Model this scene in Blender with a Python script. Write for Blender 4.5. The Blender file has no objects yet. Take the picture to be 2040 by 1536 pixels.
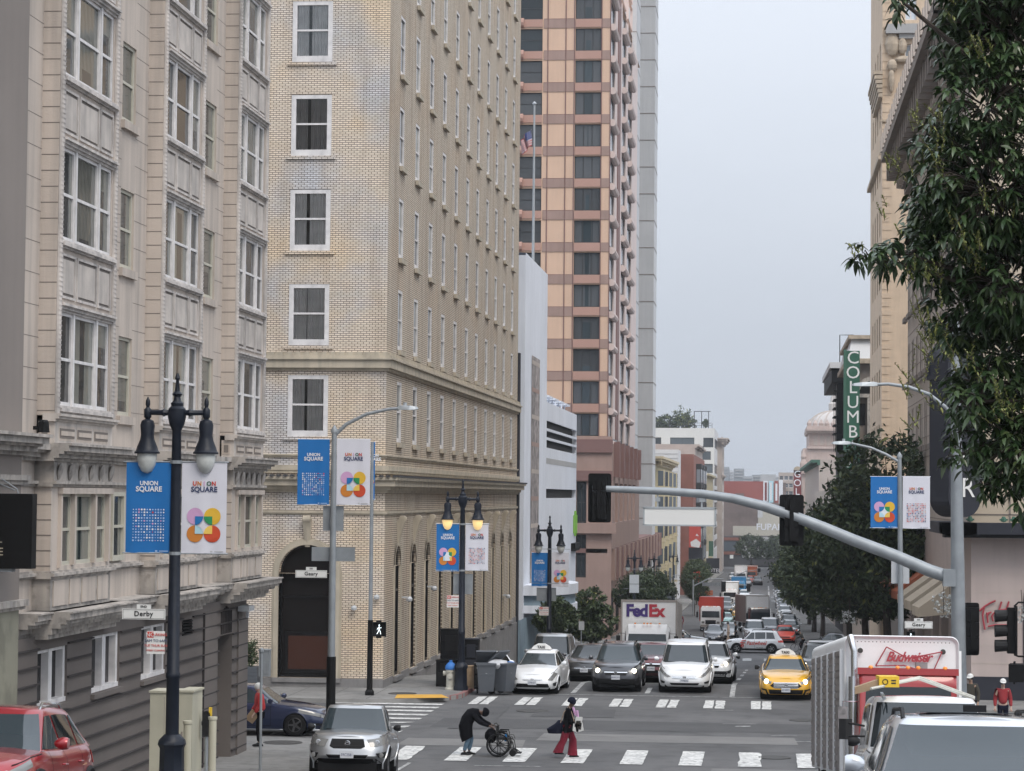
import bpy,math,random
from mathutils import Matrix,Vector
R=math.radians
rng=random.Random(7)
sc=bpy.context.scene
COL=sc.collection
# ------------------------------------------------------------------ camera
CAM_H=7.15
FPX=4850.0
YAW,PITCH,ROLL=math.atan(505/FPX),math.atan(217/FPX),0.0093
f_=Vector((-math.sin(YAW)*math.cos(PITCH),math.cos(YAW)*math.cos(PITCH),math.sin(PITCH)))
r0=Vector((math.cos(YAW),math.sin(YAW),0)); u0=r0.cross(f_)
cr,sr=math.cos(ROLL),math.sin(ROLL)
rr=r0*cr+u0*sr; uu=u0*cr-r0*sr
cam=bpy.data.objects.new('camera',bpy.data.cameras.new('camera')); COL.objects.link(cam)
cam.matrix_world=Matrix(((rr.x,uu.x,-f_.x,0),(rr.y,uu.y,-f_.y,0),(rr.z,uu.z,-f_.z,CAM_H),(0,0,0,1)))
cam.data.sensor_width=36; cam.data.lens=36*FPX/2040
cam.data.clip_start=0.5; cam.data.clip_end=6000
sc.camera=cam
# ------------------------------------------------------------------ world, sun, exposure
SUN_EL,SUN_ROT=R(50),R(145)
w=bpy.data.worlds.new('World'); sc.world=w; w.use_nodes=True
nt=w.node_tree; nt.nodes.clear()
out=nt.nodes.new('ShaderNodeOutputWorld'); bg=nt.nodes.new('ShaderNodeBackground')
sky=nt.nodes.new('ShaderNodeTexSky'); sky.sky_type='NISHITA'; sky.sun_disc=False
sky.sun_elevation=SUN_EL; sky.sun_rotation=SUN_ROT; sky.air_density=1.0; sky.dust_density=3.0; sky.ozone_density=1.0
hs=nt.nodes.new('ShaderNodeHueSaturation'); hs.inputs['Saturation'].default_value=0.20
tc=nt.nodes.new('ShaderNodeTexCoord'); mp=nt.nodes.new('ShaderNodeMapping'); mp.inputs['Scale'].default_value=(1.2,1.2,4)
nz=nt.nodes.new('ShaderNodeTexNoise'); nz.inputs['Scale'].default_value=2.2; nz.inputs['Detail'].default_value=5
rmp=nt.nodes.new('ShaderNodeValToRGB')
rmp.color_ramp.elements[0].position=0.25; rmp.color_ramp.elements[0].color=(7.2,7.85,8.9,1)
rmp.color_ramp.elements[1].position=0.75; rmp.color_ramp.elements[1].color=(8.4,9.0,10.0,1)
mx=nt.nodes.new('ShaderNodeMix'); mx.data_type='RGBA'; mx.inputs['Factor'].default_value=0.85
L=nt.links.new
L(sky.outputs[0],hs.inputs['Color']); L(tc.outputs['Generated'],mp.inputs[0]); L(mp.outputs[0],nz.inputs['Vector'])
L(nz.outputs['Fac'],rmp.inputs[0]); L(hs.outputs[0],mx.inputs['A']); L(rmp.outputs[0],mx.inputs['B'])
# an overcast sky is brighter overhead than near the horizon
sx_=nt.nodes.new('ShaderNodeSeparateXYZ'); mr=nt.nodes.new('ShaderNodeMapRange'); mr.inputs['From Min'].default_value=0; mr.inputs['From Max'].default_value=1; mr.inputs['To Min'].default_value=.82; mr.inputs['To Max'].default_value=2.7
mg=nt.nodes.new('ShaderNodeVectorMath'); mg.operation='SCALE'; L(tc.outputs['Generated'],sx_.inputs[0]); L(sx_.outputs[2],mr.inputs['Value']); L(mx.outputs['Result'],mg.inputs[0]); L(mr.outputs[0],mg.inputs['Scale'])
L(mg.outputs[0],bg.inputs['Color']); bg.inputs['Strength'].default_value=0.09; L(bg.outputs[0],out.inputs['Surface'])
sd=bpy.data.lights.new('sun','SUN'); sd.energy=1.5; sd.angle=R(25); sd.color=(1,0.90,0.78)
sun=bpy.data.objects.new('sun',sd); COL.objects.link(sun)
# sky sun_rotation is measured clockwise from +Y
sdir=Vector((math.sin(SUN_ROT)*math.cos(SUN_EL),math.cos(SUN_ROT)*math.cos(SUN_EL),math.sin(SUN_EL)))
sun.rotation_euler=(-sdir).to_track_quat('-Z','Y').to_euler()
sc.view_settings.view_transform='Standard'; sc.view_settings.look='None'
sc.view_settings.exposure=0.06; sc.view_settings.gamma=1.0; sc.view_settings.use_curve_mapping=False
# ------------------------------------------------------------------ picture -> place helpers
def ray(x,y):return f_+rr*((x-1020)/FPX)+uu*((768-y)/FPX)
def A(x,y,Y):
 d=ray(x,y); t=Y/d.y; return Vector((d.x*t,Y,CAM_H+d.z*t))
def AX(x,y,X):
 d=ray(x,y); t=X/d.x; return Vector((X,d.y*t,CAM_H+d.z*t))
PR=[(-60,9.6),(0,5.6),(24,3.45),(50,1.0),(60,.1),(64,0),(93,0),(172,-4.9),(202,-5.0),(285,-7.3),(380,-8.7),(450,-9.2),(640,-12.6),(2500,-12.8)]
def prof(Y):
 for(a,b),(c,d)in zip(PR,PR[1:]):
  if Y<=c:return b+(d-b)*(Y-a)/(c-a)
 return PR[-1][1]
# ------------------------------------------------------------------ materials
def mat(name,c,rough=.7,metal=0.,var=0.,vs=1.,bump=0.,bs=20.,emit=0.,spec=.5,streak=0.,island=0.,coat=0.,alpha=1.,grime=None):
 m=bpy.data.materials.new(name); m.use_nodes=True; t=m.node_tree; b=t.nodes['Principled BSDF']
 b.inputs['Base Color'].default_value=(*c,1); b.inputs['Roughness'].default_value=rough; b.inputs['Metallic'].default_value=metal
 b.inputs['Specular IOR Level'].default_value=spec
 if coat:b.inputs['Coat Weight'].default_value=coat; b.inputs['Coat Roughness'].default_value=.06
 if emit:b.inputs['Emission Color'].default_value=(*c,1); b.inputs['Emission Strength'].default_value=emit
 col=None
 def mixin(prev,fac,mul):
  x=t.nodes.new('ShaderNodeMix'); x.data_type='RGBA'; x.blend_type='MULTIPLY'
  t.links.new(fac,x.inputs['Factor'])
  if prev is None:x.inputs['A'].default_value=(*c,1)
  else:t.links.new(prev,x.inputs['A'])
  x.inputs['B'].default_value=(*mul,1); return x.outputs['Result']
 tcn=t.nodes.new('ShaderNodeTexCoord')
 def noise(scale,detail=6,mapscale=None,lo=.35,hi=.7):
  n=t.nodes.new('ShaderNodeTexNoise'); n.inputs['Scale'].default_value=scale; n.inputs['Detail'].default_value=detail
  src=tcn.outputs['Object']
  if mapscale:
   p=t.nodes.new('ShaderNodeMapping'); p.inputs['Scale'].default_value=mapscale; t.links.new(src,p.inputs[0]); src=p.outputs[0]
  t.links.new(src,n.inputs['Vector'])
  r=t.nodes.new('ShaderNodeMapRange'); r.inputs['From Min'].default_value=lo; r.inputs['From Max'].default_value=hi
  t.links.new(n.outputs['Fac'],r.inputs['Value']); return r.outputs[0]
 if var:col=mixin(col,noise(vs),(1-var,1-var*.98,1-var*.95))
 if streak:col=mixin(col,noise(1.0,5,(3.5,3.5,.22),.42,.75),(1-streak,1-streak*.97,1-streak*.93))
 if grime:col=mixin(col,noise(grime[0],8,None,.5,.62),(1-grime[1],)*3)
 if island:
  g=t.nodes.new('ShaderNodeNewGeometry'); col=mixin(col,g.outputs['Random Per Island'],(1-island,1-island*.8,1-island*.9))
 if col is not None:t.links.new(col,b.inputs['Base Color'])
 if bump:
  n=t.nodes.new('ShaderNodeTexNoise'); n.inputs['Scale'].default_value=bs; n.inputs['Detail'].default_value=6
  t.links.new(tcn.outputs['Object'],n.inputs['Vector'])
  bb=t.nodes.new('ShaderNodeBump'); bb.inputs['Strength'].default_value=bump; bb.inputs['Distance'].default_value=.02
  t.links.new(n.outputs['Fac'],bb.inputs['Height']); t.links.new(bb.outputs[0],b.inputs['Normal'])
 return m
def brick(name,face,c1,c2,mortar,bw=.215,bh=.0775,ms=.013,tint=None,off=.5):
 m=bpy.data.materials.new(name); m.use_nodes=True; t=m.node_tree; b=t.nodes['Principled BSDF']; Lk=t.links.new
 tcn=t.nodes.new('ShaderNodeTexCoord'); s=t.nodes.new('ShaderNodeSeparateXYZ'); k=t.nodes.new('ShaderNodeCombineXYZ')
 Lk(tcn.outputs['Object'],s.inputs[0]); Lk(s.outputs[0 if face=='F' else 1],k.inputs[0]); Lk(s.outputs[2],k.inputs[1])
 br=t.nodes.new('ShaderNodeTexBrick'); br.inputs['Scale'].default_value=1; br.inputs['Brick Width'].default_value=bw
 br.inputs['Row Height'].default_value=bh; br.inputs['Mortar Size'].default_value=ms; br.inputs['Mortar Smooth'].default_value=.1
 br.offset=off; br.inputs['Color1'].default_value=(*c1,1); br.inputs['Color2'].default_value=(*c2,1); br.inputs['Mortar'].default_value=(*mortar,1)
 br.inputs['Bias'].default_value=-.2
 Lk(k.outputs[0],br.inputs['Vector']); col=br.outputs['Color']
 def nm(scale,lo,hi,B,ms_=None):
  nonlocal col
  n=t.nodes.new('ShaderNodeTexNoise'); n.inputs['Scale'].default_value=scale; n.inputs['Detail'].default_value=6
  if ms_:
   p=t.nodes.new('ShaderNodeMapping'); p.inputs['Scale'].default_value=ms_; Lk(tcn.outputs['Object'],p.inputs[0]); Lk(p.outputs[0],n.inputs['Vector'])
  else:Lk(tcn.outputs['Object'],n.inputs['Vector'])
  r=t.nodes.new('ShaderNodeMapRange'); r.inputs['From Min'].default_value=lo; r.inputs['From Max'].default_value=hi; Lk(n.outputs['Fac'],r.inputs['Value'])
  x=t.nodes.new('ShaderNodeMix'); x.data_type='RGBA'; x.blend_type='MULTIPLY'; Lk(r.outputs[0],x.inputs['Factor']); Lk(col,x.inputs['A']); x.inputs['B'].default_value=(*B,1)
  col=x.outputs['Result']
 if tint:
  for q in tint:nm(*q)
 Lk(col,b.inputs['Base Color']); b.inputs['Roughness'].default_value=.8
 bb=t.nodes.new('ShaderNodeBump'); bb.inputs['Strength'].default_value=.5; bb.inputs['Distance'].default_value=.01; bb.invert=True
 Lk(br.outputs['Fac'],bb.inputs['Height']); Lk(bb.outputs[0],b.inputs['Normal'])
 return m
def glassmat(name,c=(.03,.037,.04),rough=.06,refl=.55,wave=.12,cur=None):
 """window glass seen from outside: dark room behind with the street and sky mirrored in it"""
 m=bpy.data.materials.new(name); m.use_nodes=True; t=m.node_tree; b=t.nodes['Principled BSDF']; Lk=t.links.new
 b.inputs['Roughness'].default_value=rough; b.inputs['Specular IOR Level'].default_value=refl
 oi=t.nodes.new('ShaderNodeObjectInfo'); rp=t.nodes.new('ShaderNodeValToRGB')
 rp.color_ramp.elements[0].color=(c[0]*.55,c[1]*.55,c[2]*.55,1); rp.color_ramp.elements[1].color=(c[0]*1.9,c[1]*1.9,c[2]*1.9,1)
 Lk(oi.outputs['Random'],rp.inputs[0]); tcn=t.nodes.new('ShaderNodeTexCoord')
 if cur:
  def mth(op,a,b2=None,c2=None):
   n=t.nodes.new('ShaderNodeMath'); n.operation=op
   for i,q in enumerate((a,b2,c2)):
    if q is None:continue
    if isinstance(q,(int,float)):n.inputs[i].default_value=q
    else:Lk(q,n.inputs[i])
   return n.outputs[0]
  s=t.nodes.new('ShaderNodeSeparateXYZ'); Lk(tcn.outputs['Object'],s.inputs[0]); rnd=oi.outputs['Random']; r2=mth('FRACT',mth('MULTIPLY',rnd,7.31)); r3=mth('FRACT',mth('MULTIPLY',rnd,23.7))
  side=mth('GREATER_THAN',mth('ABSOLUTE',s.outputs[0]),mth('MULTIPLY',r2,.5)); bl=mth('GREATER_THAN',s.outputs[2],mth('MULTIPLY',r3,3.2)); mask=mth('MULTIPLY',mth('MAXIMUM',side,bl),mth('GREATER_THAN',rnd,.22))
  fold=mth('MULTIPLY_ADD',mth('SINE',mth('MULTIPLY',s.outputs[0],62.)),.16,mth('MULTIPLY_ADD',r3,.5,.45)); mc=t.nodes.new('ShaderNodeMix'); mc.data_type='RGBA'; mc.blend_type='MULTIPLY'; mc.inputs['Factor'].default_value=1; mc.inputs['A'].default_value=(*cur,1); Lk(fold,mc.inputs['B'])
  mm=t.nodes.new('ShaderNodeMix'); mm.data_type='RGBA'; Lk(mask,mm.inputs['Factor']); Lk(rp.outputs[0],mm.inputs['A']); Lk(mc.outputs['Result'],mm.inputs['B']); Lk(mm.outputs['Result'],b.inputs['Base Color'])
 else:Lk(rp.outputs[0],b.inputs['Base Color'])
 n=t.nodes.new('ShaderNodeTexNoise'); n.inputs['Scale'].default_value=1.5
 Lk(tcn.outputs['Object'],n.inputs['Vector']); bb=t.nodes.new('ShaderNodeBump'); bb.inputs['Strength'].default_value=wave; bb.inputs['Distance'].default_value=.05
 Lk(n.outputs['Fac'],bb.inputs['Height']); Lk(bb.outputs[0],b.inputs['Normal'])
 return m
M={}
def P(name,*a,**k):M[name]=mat(name,*a,**k)
P('asphalt',(.118,.117,.118),.9,var=.38,vs=.30,bump=.5,bs=60,grime=(1.3,.18))
P('asphalt_patch',(.078,.078,.08),.92,var=.2,vs=.8,bump=.5,bs=70)
P('asphalt_light',(.175,.172,.168),.92,var=.2,vs=.8,bump=.5,bs=70)
P('sidewalk',(.23,.225,.215),.9,var=.3,vs=.6,bump=.3,bs=50,grime=(3,.2))
P('kerb',(.27,.265,.255),.85,var=.3,vs=2)
P('kerb_red',(.30,.14,.13),.85,var=.4,vs=4)
P('paint_white',(.68,.675,.65),.7,var=.35,vs=2.5,grime=(7,.5))
P('paint_thin',(.5,.5,.49),.7,var=.5,vs=3,grime=(6,.5))
P('tactile',(.62,.34,.05),.8,var=.15,vs=3)
P('iron',(.06,.058,.055),.6,.3,var=.3,vs=6)
P('stucco',(.54,.47,.41),.85,var=.16,vs=.5,streak=.30,bump=.15,bs=30)
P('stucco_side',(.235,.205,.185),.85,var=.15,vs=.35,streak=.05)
P('stone_dirty',(.50,.455,.41),.85,var=.3,vs=1.6,streak=.45,bump=.3,bs=12,grime=(4,.3))
P('trim',(.55,.50,.455),.8,var=.25,vs=2,streak=.35)
P('trim_bay',(.62,.575,.54),.8,var=.3,vs=2.5,streak=.45)
P('win_white',(.74,.72,.715),.6,var=.2,vs=4,streak=.15)
P('win_cream',(.52,.50,.42),.6,var=.15,vs=4)
P('rust_base',(.138,.12,.11),.8,var=.15,vs=.7,bump=.1,bs=30)
P('groove',(.035,.03,.03),.9)
P('groove_light',(.17,.15,.135),.9)
P('neigh_base',(.27,.26,.20),.85,var=.3,vs=.6,grime=(1.2,.25))
P('black',(.006,.006,.0065),.6,spec=.2)
P('black_gloss',(.008,.008,.009),.3,spec=.35)
P('rubber',(.014,.014,.015),.85,var=.2,vs=8,spec=.2)
P('plastic',(.014,.014,.015),.6,spec=.25)
P('lamp_iron',(.010,.014,.024),.45,0,var=.3,vs=4,spec=.3)
P('galv',(.30,.325,.345),.55,.35,var=.2,vs=3)
P('galv_light',(.42,.45,.47),.5,.3,var=.15,vs=3)
P('sign_back',(.52,.54,.56),.5,.2,var=.1,vs=3)
P('sign_white',(.72,.72,.70),.5)
P('red_paint',(.50,.05,.04),.5)
P('chrome',(.75,.76,.77),.18,1.0)
P('rim',(.42,.43,.44),.3,.9)
P('rim_dark',(.09,.09,.095),.4,.6)
P('granite',(.235,.228,.225),.75,var=.2,vs=3,bump=.1,bs=90,streak=.15)
P('cream_stone',(.50,.44,.345),.8,var=.2,vs=1.5,streak=.3)
P('curtain',(.86,.84,.83),.95,var=.2,vs=2)
P('curtain_dark',(.40,.38,.37),.95,var=.2,vs=2)
P('room',(.02,.019,.018),.95)
P('white_wall',(.70,.735,.80),.8,var=.08,vs=.4,streak=.10)
P('white_wall_side',(.50,.52,.525),.85,var=.1,vs=.4,streak=.1)
P('louver',(.035,.037,.04),.6)
P('pinkA',(.64,.445,.325),.75,var=.07,vs=.5,streak=.06)
P('pinkB',(.43,.26,.21),.75,var=.08,vs=.5)
P('pinkC',(.34,.235,.20),.75,var=.12,vs=.5,streak=.1)
P('pinkD',(.20,.115,.105),.75,var=.1,vs=.5)
P('pinkE',(.62,.52,.49),.7,var=.08,vs=.5)
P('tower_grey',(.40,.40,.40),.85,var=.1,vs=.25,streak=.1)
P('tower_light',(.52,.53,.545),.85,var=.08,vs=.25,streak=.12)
P('tan_brick',(.60,.47,.345),.85,var=.12,vs=1.2,streak=.14,bump=.1,bs=20)
P('tan_trim',(.46,.38,.29),.8,var=.3,vs=3)
P('greybrown',(.50,.435,.385),.85,var=.1,vs=.5,streak=.14)
P('greybrown_dark',(.25,.215,.19),.85,var=.2,vs=1)
P('stone_right',(.50,.415,.385),.85,var=.1,vs=.9,streak=.1)
P('beige_right',(.52,.44,.34),.85,var=.1,vs=.9)
P('charcoal',(.028,.030,.040),.6,spec=.3,var=.15,vs=2)
P('yellow_wall',(.50,.435,.28),.85,var=.12,vs=.6,streak=.15)
P('yellow_trim',(.56,.48,.33),.8,var=.2,vs=2)
P('white_far',(.60,.60,.60),.8,var=.06,vs=.3)
P('red_brick',(.24,.10,.075),.85,var=.2,vs=.6)
P('tan_far',(.46,.40,.36),.85,var=.15,vs=.5)
P('red_wall',(.32,.095,.08),.85,var=.15,vs=.15)
P('brown_wall',(.22,.17,.155),.9,var=.3,vs=.12,grime=(.3,.2))
P('pale_wall',(.50,.475,.41),.9,var=.15,vs=.1)
P('pink_stone',(.50,.40,.36),.85,var=.15,vs=.6,streak=.15)
P('dome',(.50,.47,.45),.8,var=.12,vs=.5)
P('green_sign',(.025,.11,.07),.5,var=.15,vs=2)
P('maroon_sign',(.17,.03,.03),.5)
P('dark_metal',(.03,.032,.035),.6)
P('far_dark',(.06,.06,.065),.9,var=.3,vs=.2)
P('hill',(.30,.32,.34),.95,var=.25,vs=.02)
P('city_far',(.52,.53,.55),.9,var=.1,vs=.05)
P('blue_banner',(.008,.15,.44),.75,var=.05,vs=3)
P('white_banner',(.66,.66,.72),.75,var=.04,vs=3)
P('navy_ink',(.03,.045,.12),.8)
P('ink_white',(.72,.74,.78),.8)
P('ink_red',(.55,.06,.045),.8)
P('l_pink',(.58,.34,.55),.8); P('l_yel',(.72,.44,.04),.8); P('l_org',(.56,.20,.03),.8); P('l_red',(.58,.07,.025),.8)
P('l_blue',(.012,.16,.42),.8); P('l_grn',(.02,.26,.09),.8); P('l_lb',(.42,.64,.72),.8); P('l_ly',(.78,.52,.10),.8); P('l_wh',(.7,.74,.78),.8)
P('ink_lb',(.35,.5,.75),.8)
P('paint_redcar',(.30,.008,.014),.28,.35,coat=1.)
P('paint_blue',(.008,.016,.055),.3,.2,coat=1.)
P('paint_silver',(.43,.44,.45),.32,.75,coat=.8)
P('paint_silver2',(.60,.62,.65),.3,.5,coat=1.)
P('paint_white_car',(.74,.75,.76),.3,0,coat=1.)
P('paint_charcoal',(.045,.047,.055),.3,.5,coat=1.)
P('paint_maroon',(.11,.012,.016),.3,.3,coat=1.)
P('paint_black',(.014,.015,.017),.28,.2,coat=1.)
P('paint_yellow',(.72,.38,.012),.35,0,coat=1.)
P('paint_greycar',(.20,.21,.22),.35,.4,coat=.8)
P('paint_teal',(.30,.52,.50),.35,0,coat=.8)
P('paint_bluevan',(.02,.17,.34),.4,0,coat=.5)
P('paint_truckred',(.33,.02,.022),.35,0,coat=.8)
P('paint_red2',(.45,.05,.03),.4)
P('truck_white',(.80,.80,.80),.5,var=.08,vs=1.5)
P('truck_grey',(.33,.30,.28),.6,var=.1,vs=.8)
P('alu',(.36,.335,.33),.42,.7,var=.4,vs=2.5,grime=(5,.4))
P('fedex_purple',(.055,.03,.17),.6); P('fedex_red',(.42,.03,.05),.6)
P('bud_red',(.35,.045,.06),.6)
P('headlamp',(.17,.17,.165),.15,0,coat=.6)
P('lamp_lit',(1.,.93,.72),.3,emit=7.)
P('amber',(.75,.25,.04),.3,emit=.15)
P('bin_grey',(.085,.095,.11),.6,var=.1,vs=3)
P('bag_white',(.55,.56,.58),.5,var=.2,vs=8,bump=.6,bs=9)
P('card',(.38,.27,.17),.9,var=.25,vs=4)
P('hydrant_w',(.55,.53,.46),.7,var=.3,vs=9)
P('hydrant_b',(.03,.16,.48),.6)
P('cabinet',(.50,.475,.37),.7,var=.12,vs=1.5,streak=.15)
P('skin_dark',(.11,.06,.04),.6); P('skin_mid',(.38,.24,.17),.6); P('skin_light',(.5,.34,.27),.6)
P('cloth_black',(.006,.006,.008),.95,spec=.1,bump=.5,bs=14); P('cloth_navy',(.011,.013,.025),.95,spec=.1,bump=.4,bs=14)
P('cloth_jean',(.10,.17,.24),.95,var=.3,vs=8,bump=.4,bs=18); P('cloth_wine',(.17,.01,.025),.95,bump=.6,bs=12)
P('cloth_red',(.42,.03,.03),.9,bump=.5,bs=14); P('cloth_olive',(.05,.045,.035),.95,bump=.4,bs=14)
P('cloth_tan',(.35,.26,.2),.95); P('cloth_white',(.62,.62,.6),.9); P('hair',(.02,.016,.014),.8); P('cloth_redj',(.26,.025,.03),.9,bump=.5,bs=14)
P('bark',(.07,.055,.045),.95,var=.4,vs=6,bump=.6,bs=20)
P('leafA',(.068,.105,.042),.33,island=.7,spec=.6); P('leafB',(.060,.085,.028),.5,island=.5)
P('leafM',(.085,.115,.048),.6,island=.5); P('leafD',(.042,.065,.030),.6,island=.5); P('leafY',(.24,.25,.07),.6,island=.4)
P('flower',(.5,.5,.5),.9,island=.3)
P('globe',(.60,.62,.60),.15,var=.3,vs=5); P('globe_lit',(1.,.70,.30),.3,emit=.55)
P('copper_green',(.05,.13,.09),.8)
P('flag_r',(.40,.04,.05),.8); P('flag_b',(.04,.06,.2),.8); P('flag_w',(.6,.6,.6),.8)
P('walk_lit',(.85,.95,1.),.4,emit=1.6)
P('orange',(.40,.12,.06),.8); P('poster_red',(.42,.06,.045),.7)
P('mural',(.45,.40,.38),.9,var=.5,vs=1.5,streak=.6,grime=(2.5,.45)); P('green_bright',(.22,.5,.06),.6)
P('wood',(.3,.2,.12),.8,var=.2,vs=4)
P('yellow_tool',(.72,.47,.03),.5)
P('ladder',(.55,.54,.48),.5,.2)
P('leather',(.2,.06,.04),.6)
P('plate',(.55,.57,.6),.5)
M['brick_F']=brick('brick_F','F',(.77,.67,.555),(.67,.575,.465),(.20,.16,.13),tint=[(.30,.48,.66,(.80,.93,1.17)),(.42,.5,.64,(1.04,.98,.88)),(1.,.46,.75,(.8,.78,.76),(2.,2.,.25))])
M['brick_E']=brick('brick_E','E',(.62,.54,.435),(.52,.45,.36),(.17,.14,.11),tint=[(.35,.48,.68,(1.02,.96,.90)),(1.,.45,.75,(.72,.68,.66),(2.,2.,.22))])
M['glass']=glassmat('glass',(.022,.027,.03),cur=(.23,.24,.215)); M['glass_arch']=glassmat('glass_arch',(.012,.012,.013),.2,.12)
M['glass_blue']=glassmat('glass_blue',(.028,.040,.047),cur=(.10,.11,.12))
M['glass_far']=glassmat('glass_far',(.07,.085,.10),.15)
M['glass_pale']=glassmat('glass_pale',(.30,.34,.38),.12,.7)  # pale base colour stands in for the sky mirrored in the panes
M['glass_car']=glassmat('glass_car',(.014,.021,.025),.04,.75,.04)
M['glass_warm']=glassmat('glass_warm',(.010,.009,.009),.12,.2)
def clearglass():
 m=bpy.data.materials.new('clear_pane'); m.use_nodes=True; t=m.node_tree; t.nodes.clear(); o=t.nodes.new('ShaderNodeOutputMaterial')
 tr=t.nodes.new('ShaderNodeBsdfTransparent'); tr.inputs[0].default_value=(.92,.93,.93,1); g=t.nodes.new('ShaderNodeBsdfGlossy'); g.inputs['Roughness'].default_value=.03
 g.inputs['Color'].default_value=(.85,.9,.92,1); fr=t.nodes.new('ShaderNodeFresnel'); fr.inputs[0].default_value=1.7; mxn=t.nodes.new('ShaderNodeMixShader')
 t.links.new(fr.outputs[0],mxn.inputs[0]); t.links.new(tr.outputs[0],mxn.inputs[1]); t.links.new(g.outputs[0],mxn.inputs[2]); t.links.new(mxn.outputs[0],o.inputs[0]); return m
M['clear']=clearglass()
# ------------------------------------------------------------------ mesh helpers
class MB:
 def __init__(s):s.v=[]; s.f=[]; s.m=[]
 def vert(s,p):s.v.append(tuple(p)); return len(s.v)-1
 def face(s,pts,m=0):
  i=len(s.v); s.v+=[tuple(p)for p in pts]; s.f.append(tuple(range(i,i+len(pts)))); s.m.append(m)
 def box(s,x0,x1,y0,y1,z0,z1,m=0,F=None,skip=''):
  c=[(x0,y0,z0),(x1,y0,z0),(x1,y1,z0),(x0,y1,z0),(x0,y0,z1),(x1,y0,z1),(x1,y1,z1),(x0,y1,z1)]
  if F:c=[F(*q)for q in c]
  i=len(s.v); s.v+=[tuple(q)for q in c]
  for fc in((0,3,2,1),(4,5,6,7),(0,1,5,4),(1,2,6,5),(2,3,7,6),(3,0,4,7)):
   s.f.append(tuple(i+k for k in fc)); s.m.append(m)
 def ring_loft(s,rings,m=0,cap=True,closed=True):
  n=len(rings[0]); b=len(s.v)
  for r in rings:s.v+=[tuple(q)for q in r]
  for j in range(len(rings)-1):
   for k in range(n if closed else n-1):
    k2=(k+1)%n
    s.f.append((b+j*n+k,b+j*n+k2,b+(j+1)*n+k2,b+(j+1)*n+k)); s.m.append(m)
  if cap and closed:
   s.f.append(tuple(b+k for k in reversed(range(n)))); s.m.append(m)
   e=b+(len(rings)-1)*n; s.f.append(tuple(e+k for k in range(n))); s.m.append(m)
 def lathe(s,prof_,c=(0,0,0),n=12,m=0,axis='z',cap=True,rot=0.):
  rings=[]
  for r,h in prof_:
   rg=[]
   for k in range(n):
    a=2*math.pi*k/n+rot; p=(r*math.cos(a),r*math.sin(a),h)
    if axis=='x':p=(p[2],p[0],p[1])
    if axis=='y':p=(p[0],p[2],p[1])
    rg.append((p[0]+c[0],p[1]+c[1],p[2]+c[2]))
   rings.append(rg)
  s.ring_loft(rings,m,cap)
 def tube(s,pts,r,n=8,m=0):
  pts=[Vector(p)for p in pts]; rs=r if isinstance(r,(list,tuple))else[r]*len(pts)
  rings=[]; up=None
  for i,p in enumerate(pts):
   t=(pts[min(i+1,len(pts)-1)]-pts[max(i-1,0)]).normalized()
   if up is None or abs(t.dot(up))>.95:up=Vector((0,0,1))if abs(t.z)<.9 else Vector((1,0,0))
   a=t.cross(up).normalized(); b=a.cross(t).normalized(); up=b
   rings.append([p+a*math.cos(2*math.pi*k/n)*rs[i]+b*math.sin(2*math.pi*k/n)*rs[i]for k in range(n)])
  s.ring_loft(rings,m)
 def disc(s,c,r,F,n=16,m=0,d=0.,a0=0.,a1=2*math.pi):
  full=abs(a1-a0-2*math.pi)<1e-6
  pts=[F(c[0]+r*math.cos(a0+(a1-a0)*k/n),d,c[1]+r*math.sin(a0+(a1-a0)*k/n))for k in range(n if full else n+1)]
  if not full:pts.append(F(c[0],d,c[1]))
  s.face(pts,m)
 def wall(s,F,u0,u1,z0,z1,holes=(),depth=.15,d=0.,m=0,mr=None):
  us=sorted({u0,u1,*[h[0]for h in holes],*[h[1]for h in holes]}); zs=sorted({z0,z1,*[h[2]for h in holes],*[h[3]for h in holes]})
  us=[q for q in us if u0-1e-6<=q<=u1+1e-6]; zs=[q for q in zs if z0-1e-6<=q<=z1+1e-6]
  for a,b in zip(us,us[1:]):
   run=None
   for c,e in zip(zs,zs[1:]):
    um,zm=(a+b)/2,(c+e)/2
    inside=any(h[0]<um<h[1]and h[2]<zm<h[3]for h in holes)
    if inside:
     if run:s.face([F(a,d,run[0]),F(b,d,run[0]),F(b,d,run[1]),F(a,d,run[1])],m); run=None
    else:run=(run[0]if run else c,e)
   if run:s.face([F(a,d,run[0]),F(b,d,run[0]),F(b,d,run[1]),F(a,d,run[1])],m)
  mr=m if mr is None else mr
  for h in holes:
   a,b,c,e=h[:4]; q=d-depth
   s.face([F(a,d,c),F(a,q,c),F(a,q,e),F(a,d,e)],mr); s.face([F(b,d,c),F(b,d,e),F(b,q,e),F(b,q,c)],mr)
   s.face([F(a,d,c),F(b,d,c),F(b,q,c),F(a,q,c)],mr); s.face([F(a,d,e),F(a,q,e),F(b,q,e),F(b,d,e)],mr)
 def mesh(s,name,mats,smooth=False):
  me=bpy.data.meshes.new(name); me.from_pydata(s.v,[],s.f)
  for x in mats:me.materials.append(M[x]if isinstance(x,str)else x)
  me.polygons.foreach_set('material_index',s.m)
  if smooth:me.polygons.foreach_set('use_smooth',[True]*len(s.f))
  me.update(); return me
 def build(s,name,mats,parent=None,smooth=False,merge=False):
  if not isinstance(mats,(list,tuple)):mats=[mats]
  me=s.mesh(name,mats,smooth)
  if merge or smooth:
   import bmesh
   bm=bmesh.new(); bm.from_mesh(me); bmesh.ops.remove_doubles(bm,verts=bm.verts,dist=1e-4); bmesh.ops.recalc_face_normals(bm,faces=bm.faces)
   bm.to_mesh(me); bm.free()
   if smooth:me.set_sharp_from_angle(angle=R(38))
  return put(name,me,parent)
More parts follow.
